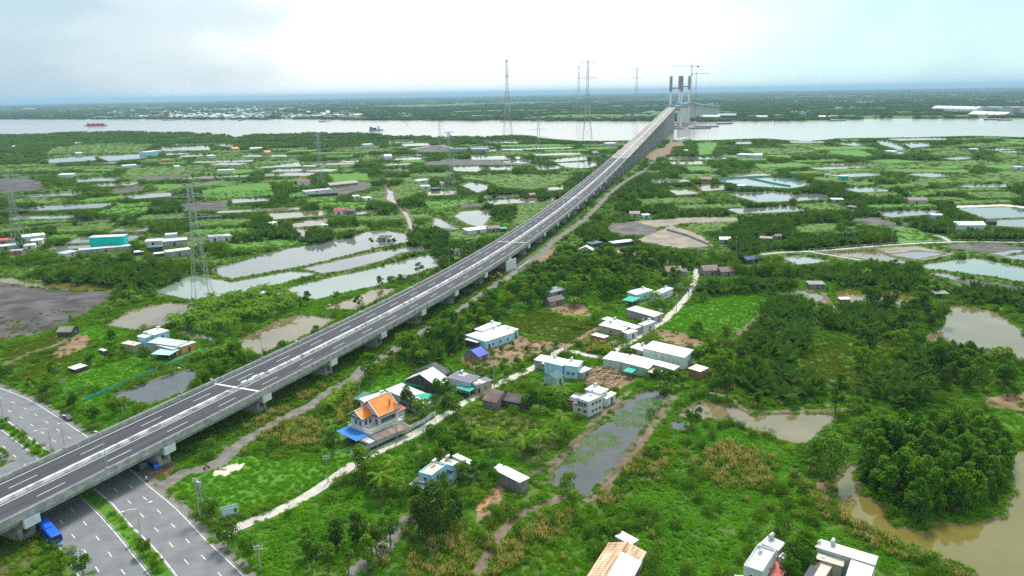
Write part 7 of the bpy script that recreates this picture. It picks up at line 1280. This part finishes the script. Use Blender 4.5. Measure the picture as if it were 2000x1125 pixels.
while GT < 70:
    y = rnd.uniform(165, 430); x = rnd.uniform(-.55, .6) * y
    if lc([x], [y])[0] != 0 or abs(x - via_x(y)) < 17 or vnoise(np.array([x]), np.array([y]), 26, 61)[0] < .45: continue
    hd = min(math.hypot(q[1][0] - x, q[1][1] - y) for q in HOUSES)
    if hd < 6 or hides(x, y, 6) or any(lc([x + math.cos(a_) * r_], [y + math.sin(a_) * r_])[0] == HOUSE for a_ in (0, .8, 1.6, 2.4, 3.1, 3.9, 4.7, 5.5) for r_ in (3, 6, 9)): continue
    tree(rnd.choice(('broad', 'broad', 'slim', 'willow')), x, y, rnd.uniform(3.5, 7), near_label('scrub tree', x, y) if hd < 22 else 'scrub tree standing alone in the open waste land', 'wood', 1.05)['group'] = 'scattered scrub trees'; GT += 1
# ------------------------------------------------------------------ masses of plants nobody could count
def clump(name, n, size, m, blobs, rg, thin=.5, up=.35): return quads_mesh(name, leaf_cloud(blobs, n, size, rg, up, thin=thin), m)
def tuft(name, n, h, w, m, seed, lean=.4, sp=.5, plume=0):
    rg = random.Random(seed); V = []
    for i in range(n):
        a = rg.uniform(0, 6.28); q = rg.uniform(0, sp); b_ = Vector((math.cos(a) * q, math.sin(a) * q, 0)); l_ = rg.uniform(0, lean); a2 = rg.uniform(0, 6.28); hh = h * rg.uniform(.6, 1.1); tip = b_ + Vector((math.cos(a2) * l_ * hh, math.sin(a2) * l_ * hh, hh)); s = Vector((-math.sin(a2), math.cos(a2), 0)) * w
        md = b_.lerp(tip, .55) + Vector((0, 0, hh * .08)); V += [b_ - s, b_ + s, md + s * .8, md - s * .8, md - s * .8, md + s * .8, tip + s * .15, tip - s * .15]
        if plume and i % plume == 0: V += [tip - s * 1.2 - Vector((0, 0, hh * .2)), tip + s * 1.2 - Vector((0, 0, hh * .2)), tip + s * .6 + Vector((0, 0, hh * .06)), tip - s * .6 + Vector((0, 0, hh * .06))]
    me = quads_mesh(name, np.array([tuple(p) for p in V]), m)
    if plume:
        me.materials.append(M('leaf_plume')); mi = []; 
        for i in range(n): mi += [0, 0] + ([1] if i % plume == 0 else [])
        me.polygons.foreach_set('material_index', mi)
    return me
def dome(n, r, h, rg):
    return [(rg.uniform(-r, r) * .7, rg.uniform(-r, r) * .7, rg.uniform(.1, .55) * h, r * rg.uniform(.35, .6), r * rg.uniform(.35, .6), h * rg.uniform(.35, .6)) for _ in range(n)]
G_ = lambda s: np.random.default_rng(s)
PRO = {'bush': [clump('bush', 420, .085, 'leaf_bush', dome(6, 1, 1, G_(s)), G_(s + 50)) for s in (1, 2, 3)],
       'vine': [clump('vine', 380, .10, 'leaf_vine', dome(7, 1.1, .7, G_(s)), G_(s + 50), .6, .6) for s in (4, 5, 6)],
       'grass': [tuft('grass_tuft', 46, .8, .05, 'leaf_grass', s, .5, .8) for s in (1, 2)], 'olive': [tuft('sedge_tuft', 46, .8, .05, 'leaf_olive', s, .6, .9) for s in (3, 4)],
       'reed': [tuft('reed_tuft', 70, 1.7, .05, 'leaf_reed', s, .42, 1.2, 2) for s in (5, 6, 7)],
       'wood': [clump('wood_clump', 700, .075, 'leaf_wood', dome(9, 1, 1.1, G_(s)), G_(s + 50)) for s in (11, 12, 13, 14)],
       'far': [clump('far_clump', 420, .10, 'leaf_far', dome(10, 1, .9, G_(s)), G_(s + 50)) for s in (21, 22, 23)], 'nipa': NIPM,
       'lily': [quads_mesh('lily_pads', np.concatenate([np.array([[math.cos(a + k) * .16 + x, math.sin(a + k) * .16 + y, 0] for a in (0, 1.57, 3.14, 4.71)]) for k, (x, y) in enumerate(np.random.default_rng(3).uniform(-1, 1, (26, 2)))]), 'leaf_willow')]}
PCOL = {}
for k, L_ in PRO.items():
    c_ = bpy.data.collections.new('plants_' + k)
    for i, me in enumerate(L_): c_.objects.link(bpy.data.objects.new('%s_%d' % (k, i), me))
    PCOL[k] = c_
def scatter(name, label, kind, x, y, s, sz=None, z=None, cat='plants'):
    n = len(x)
    me = bpy.data.meshes.new(name); me.vertices.add(n)
    co = np.zeros((n, 3), np.float32); co[:, 0] = x; co[:, 1] = y
    if z is not None: co[:, 2] = z
    me.vertices.foreach_set('co', co.ravel())
    sc = np.stack([s * NP.uniform(.85, 1.15, n), s * NP.uniform(.85, 1.15, n), s if sz is None else sz], 1).astype(np.float32)
    rt = np.zeros((n, 3), np.float32); rt[:, 2] = NP.uniform(0, 6.283, n)
    for nm, ar in (('scl', sc), ('rot', rt)): a = me.attributes.new(nm, 'FLOAT_VECTOR', 'POINT'); a.data.foreach_set('vector', ar.ravel())
    a = me.attributes.new('idx', 'INT', 'POINT'); a.data.foreach_set('value', NP.integers(0, len(PRO[kind]), n).astype(np.int32))
    o = bpy.data.objects.new(name, me); COL.objects.link(o)
    ng = bpy.data.node_groups.new('scatter', 'GeometryNodeTree'); ng.interface.new_socket('Geometry', in_out='INPUT', socket_type='NodeSocketGeometry'); ng.interface.new_socket('Geometry', in_out='OUTPUT', socket_type='NodeSocketGeometry')
    gi = ng.nodes.new('NodeGroupInput'); go = ng.nodes.new('NodeGroupOutput'); ip = ng.nodes.new('GeometryNodeInstanceOnPoints'); ci = ng.nodes.new('GeometryNodeCollectionInfo')
    ci.inputs['Collection'].default_value = PCOL[kind]; ci.inputs['Separate Children'].default_value = True; ci.inputs['Reset Children'].default_value = True
    def at(nm, ty): q = ng.nodes.new('GeometryNodeInputNamedAttribute'); q.data_type = ty; q.inputs[0].default_value = nm; return q.outputs[0]
    ng.links.new(gi.outputs[0], ip.inputs['Points']); ng.links.new(ci.outputs[0], ip.inputs['Instance']); ip.inputs['Pick Instance'].default_value = True
    ng.links.new(at('idx', 'INT'), ip.inputs['Instance Index']); ng.links.new(at('rot', 'FLOAT_VECTOR'), ip.inputs['Rotation']); ng.links.new(at('scl', 'FLOAT_VECTOR'), ip.inputs['Scale']); ng.links.new(ip.outputs[0], go.inputs[0])
    md = o.modifiers.new('scatter', 'NODES'); md.node_group = ng
    tag(o, label, cat, None, 'stuff'); return o
def pts(r0, r1, area, half=R(42)):     # points in a sector of the plain ahead, one per «area» square metres
    n = int(half * (r1 * r1 - r0 * r0) / area); r = np.sqrt(NP.uniform(r0 * r0, r1 * r1, n)); a = NP.uniform(-half, half, n)
    return r * np.sin(a), r * np.cos(a)
def near_water(x, y, d):
    o = np.zeros(len(x), bool)
    for a in range(8): o |= lc(x + math.cos(a * .785) * d, y + math.sin(a * .785) * d) == WATER
    return o
def deck_near(x, y): 
    vx = -126.7 + .27 * y - .19 * 70 * np.log1p(np.exp(-(y - 375) / 70)); return np.abs(x - vx)
x, y = pts(120, 430, 1.05); k = lc(x, y); nz_ = vnoise(x, y, 14, 1) * .6 + vnoise(x, y, 5, 2) * .4; big = vnoise(x, y, 40, 3); dk = deck_near(x, y)
u = NP.random(len(x))
free = (k == 0) | (k == WOOD_) | (k == NIPA_)
m = ((k == 0) & (nz_ > .53) & (u < .62) & (dk > 11)) | ((k == SOIL) & (u > .84)) | (((k == WOOD_) | (k == NIPA_)) & (u < .13))
scatter('undergrowth', 'bushy green undergrowth covering the ground between houses and ponds', 'bush', x[m], y[m], NP.uniform(.7, 1.5, m.sum()) * (.75 + nz_[m] * .9), keep_low(x[m], y[m], NP.uniform(.6, 1.7, m.sum())))
m = (k == VINE) & (u < .85)
scatter('creeper_carpet', 'vivid green creeper carpet in humps over the waste land', 'vine', x[m], y[m], NP.uniform(.7, 1.3, m.sum()), (.35 + 1.9 * np.clip(nz_[m] - .3, 0, 1)) * NP.uniform(.7, 1.2, m.sum()))
hn = vnoise(x, y, 9, 71) * .5 + vnoise(x, y, 24, 72) * .5
m = ((k == VINE) & (hn > .55) & (u > .955)) | (free & (hn > .58) & (u > .965) & (dk > 12)) | ((k == REED) & (hn > .58) & (u > .97))
scatter('thickets', 'taller leafy thickets standing out of the creeper and scrub', 'wood', x[m], y[m], NP.uniform(1.0, 2.4, m.sum()), NP.uniform(1.4, 3.6, m.sum()))
m = (free & ((nz_ <= .56) | (k != 0)) & (u < .9)) | ((k == GRASS) & (u < .9)) | ((k == VINE) & (u < .12)) | ((k == SPECIAL) & (u < .5)) | ((k == DECK) & (u < .25) & (nz_ > .45))
scatter('grass', 'fresh green grass tufts over fields and verges', 'grass', x[m], y[m], NP.uniform(.7, 1.3, m.sum()), NP.uniform(.35, 1.0, m.sum()))
m = ((k == MARSH) & (u < .95)) | ((k == SOIL) & (u < .38)) | (free & (big > .55) & (u > .80)) | ((k == DECK) & (u > .82)) | ((k == BARE) & (u > .93))
scatter('sedge', 'yellowish sedge and dry weeds over marshy plots', 'olive', x[m], y[m], NP.uniform(.8, 1.4, m.sum()), NP.uniform(.4, 1.1, m.sum()))
m = ((k == REED) & (u < .30) & (nz_ > .40)) | ((k == VINE) & (u > .994)) | (free & (big > .7) & (u > .975))
scatter('reeds', 'tall tan plumed reeds in drifts', 'reed', x[m], y[m], NP.uniform(.8, 1.3, m.sum()), NP.uniform(.5, 1.35, m.sum()))
m = (k == REED) & (u > .48)
scatter('reed_bushes', 'green bushes growing among the reeds', 'bush', x[m], y[m], NP.uniform(.6, 1.5, m.sum()), NP.uniform(.6, 1.6, m.sum()))
x, y = pts(430, 900, 9); k = lc(x, y); nz_ = vnoise(x, y * 1.5, 34, 5) * .5 + vnoise(x, y, 13, 6) * .28 + vnoise(x, y, 5, 7) * .22; dk = deck_near(x, y); u = NP.random(len(x))
free = (k == 0) | (k == WOOD_) | (k == NIPA_)
m = free & (nz_ > .44) & (dk > 16); h = keep_low(x[m], y[m], np.clip((nz_[m] - .41) * 22, .9, 6.5) * NP.uniform(.45, 1.35, m.sum()), .97); nw = np.where(near_water(x[m], y[m], 3.5), .45, 1.0); h = h * nw
scatter('mangrove_scrub', 'dark green scrub and low trees between the middle distance ponds', 'wood', x[m], y[m], NP.uniform(1.4, 2.4, m.sum()) * (.7 + h / 9) * nw, h)
m = (free & (nz_ <= .47)) | ((k == MARSH) & (u < .45)) | ((k == GRASS) & (u < .30)) | ((k == DECK) & (u < .3)) | ((k == REED))
scatter('low_scrub', 'low bright green bushes in the middle distance', 'bush', x[m], y[m], NP.uniform(1.0, 2.2, m.sum()) * np.where(near_water(x[m], y[m], 3), .45, 1), NP.uniform(.4, 1.3, m.sum()) * np.where((k[m] == MARSH) | near_water(x[m], y[m], 3), .5, 1))
m = free & (vnoise(x, y, 60, 8) > .60) & (u > .62) & (dk > 18)
h = keep_low(x[m], y[m], NP.uniform(4.5, 7.5, m.sum())); scatter('nipa_belts', 'dark feathery nipa palm belts along the dikes', 'nipa', x[m], y[m], h, h)
x, y = pts(900, 2800, 30); k = lc(x, y); nz_ = vnoise(x, y * 2.4, 76, 15) * .5 + vnoise(x, y * 1.6, 26, 16) * .28 + vnoise(x, y, 9, 17) * .22; dk = deck_near(x, y); u = NP.random(len(x))
rv = np.array(RIVER); ybank = np.interp(x, rv[:24, 0], rv[:24, 1]) if True else 0
land = y < ybank - 4; shore = land & (y > ybank - 150)
free = (k == 0) & land & (dk > 18)
m = free & ((nz_ > .46) | (shore & (nz_ > .40))); h = keep_low(x[m], y[m], np.clip((nz_[m] - .38) * 24 + shore[m] * 1, 1.2, 6.5) * NP.uniform(.6, 1.2, m.sum()), .9)
scatter('mangrove_forest', 'dark mangrove woods and tree belts up to the river bank', 'wood', x[m], y[m], NP.uniform(2.4, 4.4, m.sum()) * (.7 + h / 12) * np.where(near_water(x[m], y[m], 5), .5, 1), h)
m = free & (nz_ <= .45) & (u < .45) | ((k == MARSH) & (u < .25)); scatter('far_scrub', 'low scrub on the far fields before the river', 'bush', x[m], y[m], NP.uniform(2, 4, m.sum()), NP.uniform(.5, 1.6, m.sum()))
ex_, ey_, es_ = [], [], []
for tone, pl, bk in PONDS:
    if min(p[1] for p in pl) > 430: continue
    ar = sum(pl[j][0] * pl[(j + 1) % len(pl)][1] - pl[(j + 1) % len(pl)][0] * pl[j][1] for j in range(len(pl))); sg = 1 if ar > 0 else -1
    for j in range(len(pl)):
        a, c_ = Vector(pl[j]), Vector(pl[(j + 1) % len(pl)]); d = c_ - a; q_ = Vector((d.y, -d.x)).normalized() * sg
        for _ in range(int(d.length * 1.8)):
            p = a + d * rnd.random() + q_ * rnd.uniform(.1, 2.6); ex_.append(p.x); ey_.append(p.y)
ex_, ey_ = np.array(ex_), np.array(ey_); kk = lc(ex_, ey_); g_ = (vnoise(ex_, ey_, 9, 91) > .36) & (kk != PATH) & (kk != HOUSE)
ex_, ey_ = ex_[g_], ey_[g_]; half_ = NP.random(len(ex_)) < .6
scatter('bank_grass', 'grass and weeds along the pond banks', 'grass', ex_[half_], ey_[half_], NP.uniform(.6, 1.1, half_.sum()), NP.uniform(.5, 1.2, half_.sum()), np.full(half_.sum(), .15))
scatter('bank_bushes', 'small bushes along the pond banks', 'bush', ex_[~half_], ey_[~half_], NP.uniform(.5, 1.0, (~half_).sum()), NP.uniform(.5, 1.3, (~half_).sum()), np.full((~half_).sum(), .15))
# beyond the river
x, y = pts(2300, 6500, 620); nz_ = vnoise(x, y * 3, 420, 31) * .55 + vnoise(x, y * 2, 130, 32) * .45
yfar = np.interp(x, rv[:23:-1, 0], rv[:23:-1, 1]); dfar = y - yfar
px_ = x / y
m = (dfar > 10) & ((nz_ > .47) | (dfar < 160) | ((px_ < -.3) & (nz_ > .3))) ; tx_ = x / y; m &= ~((tx_ > -.54) & (tx_ < -.18) & (dfar < 1400) & (dfar > 25) & (NP.random(len(x)) < .62)); m &= ~((np.abs(x - 1320) < 190) & (dfar < 330) & (dfar > 60))
h = NP.uniform(6, 13, m.sum()); scatter('far_bank_woods', 'bluish wooded plain beyond the river', 'far', x[m], y[m], NP.uniform(11, 22, m.sum()), h)
x, y = pts(6500, 26000, 24000, R(40)); nz_ = vnoise(x, y * 4, 2600, 41) * .6 + vnoise(x, y * 3, 700, 42) * .4
m = nz_ > .44; scatter('horizon_woods', 'blue woods fading to the horizon', 'far', x[m], y[m], NP.uniform(60, 150, m.sum()), NP.uniform(8, 18, m.sum()))
# pale villages far across the plain
vb = MB(); rg = random.Random(5)
for i in range(9): a, c = rg.uniform(-1, 1), rg.uniform(-1, 1); vb.box(a - .14, c - .12, 0, a + .14, c + .12, rg.uniform(.5, 1))
o = vb.build('village_cluster', 'wall_w'); PRO['village'] = [o.data]; bpy.data.objects.remove(o)
PCOL['village'] = bpy.data.collections.new('plants_village'); PCOL['village'].objects.link(bpy.data.objects.new('village_0', PRO['village'][0]))
x, y = pts(2700, 14000, 150000, R(38)); yfar = np.interp(x, rv[:23:-1, 0], rv[:23:-1, 1]); m = (vnoise(x, y * 2, 900, 51) > .52) & (y - yfar > 120)
scatter('far_villages', 'pale specks of far villages in the plain', 'village', x[m], y[m], NP.uniform(30, 60, m.sum()), NP.uniform(7, 14, m.sum()), cat='houses')
tpx = [PXW(rnd.gauss(450, 130), rnd.uniform(212, 232)) for _ in range(150)]
scatter('town_fill', 'smaller pale roofs packed between the houses of the riverside town', 'village', np.array([q[0] for q in tpx]), np.array([q[1] for q in tpx]), NP.uniform(22, 40, 150), NP.uniform(7, 12, 150), cat='houses')
# fields of the far plain
for i in range(120):
    r_ = math.exp(rnd.uniform(math.log(2700), math.log(8000))); a = rnd.uniform(-.25, .62); cx, cy = r_ * math.sin(a), r_ * math.cos(a); w, d = rnd.uniform(60, 260) * r_ / 3000, rnd.uniform(40, 130) * r_ / 3000; ro = rnd.uniform(-.3, .3)
    if cy < np.interp(cx, rv[:23:-1, 0], rv[:23:-1, 1]) + 150: continue
    q = [(cx + math.cos(ro) * sx * w - math.sin(ro) * sy * d, cy + math.sin(ro) * sx * w + math.cos(ro) * sy * d) for sx, sy in ((-1, -1), (1, -1), (1, 1), (-1, 1))]
    struct(sheet('far_field', q, .3 + (i % 9) * .05, rnd.choice(('grass', 'grass', 'marsh', 'grass'))))
# water plants on the long dark pond, individual dark bushes standing in ponds
lp = [p for p in PONDS if p[0] == 'dark'][1][1]
q = [p for p in spread(lp, 1.2, 260, 3000) if vnoise(np.array([p[0]]), np.array([p[1]]), 9, 77)[0] > .42]
scatter('lily_pads', 'floating green water plants on the long dark pond', 'lily', np.array([p[0] for p in q]), np.array([p[1] for p in q]), NP.uniform(.8, 1.5, len(q)), np.ones(len(q)), np.full(len(q), .09))
# median hedge
q = [mid[i] for i in range(0, len(mid))]
hx, hy = [], []
for p in q:
    if abs(p.x - via_x(p.y)) < 15: continue
    for _ in range(5 if p.y > 190 else 1): hx.append(p.x + rnd.uniform(-.9, .9)); hy.append(p.y + rnd.uniform(-2, 2))
scatter('median_hedge', 'clipped light and dark green shrubs in the boulevard median', 'bush', np.array(hx), np.array(hy), NP.uniform(.7, 1.2, len(hx)), NP.uniform(.8, 1.8, len(hx)), np.full(len(hx), .2))
# ------------------------------------------------------------------ haze over the plain
hz = MB(); hz.box(-FAR - 500, -3500, -2, FAR + 500, FAR + 500, 190)
ho = hz.build('haze', []); ho['kind'] = 'stuff'
hm = bpy.data.materials.new('haze_air'); hm.use_nodes = True; t_ = hm.node_tree; t_.nodes.clear()
mo = t_.nodes.new('ShaderNodeOutputMaterial'); pv = t_.nodes.new('ShaderNodeVolumePrincipled'); pv.inputs['Color'].default_value = (0.52, 0.79, 1.0, 1); pv.inputs['Density'].default_value = HAZE; pv.inputs['Anisotropy'].default_value = 0.0
t_.links.new(pv.outputs[0], mo.inputs['Volume']); ho.data.materials.append(hm)
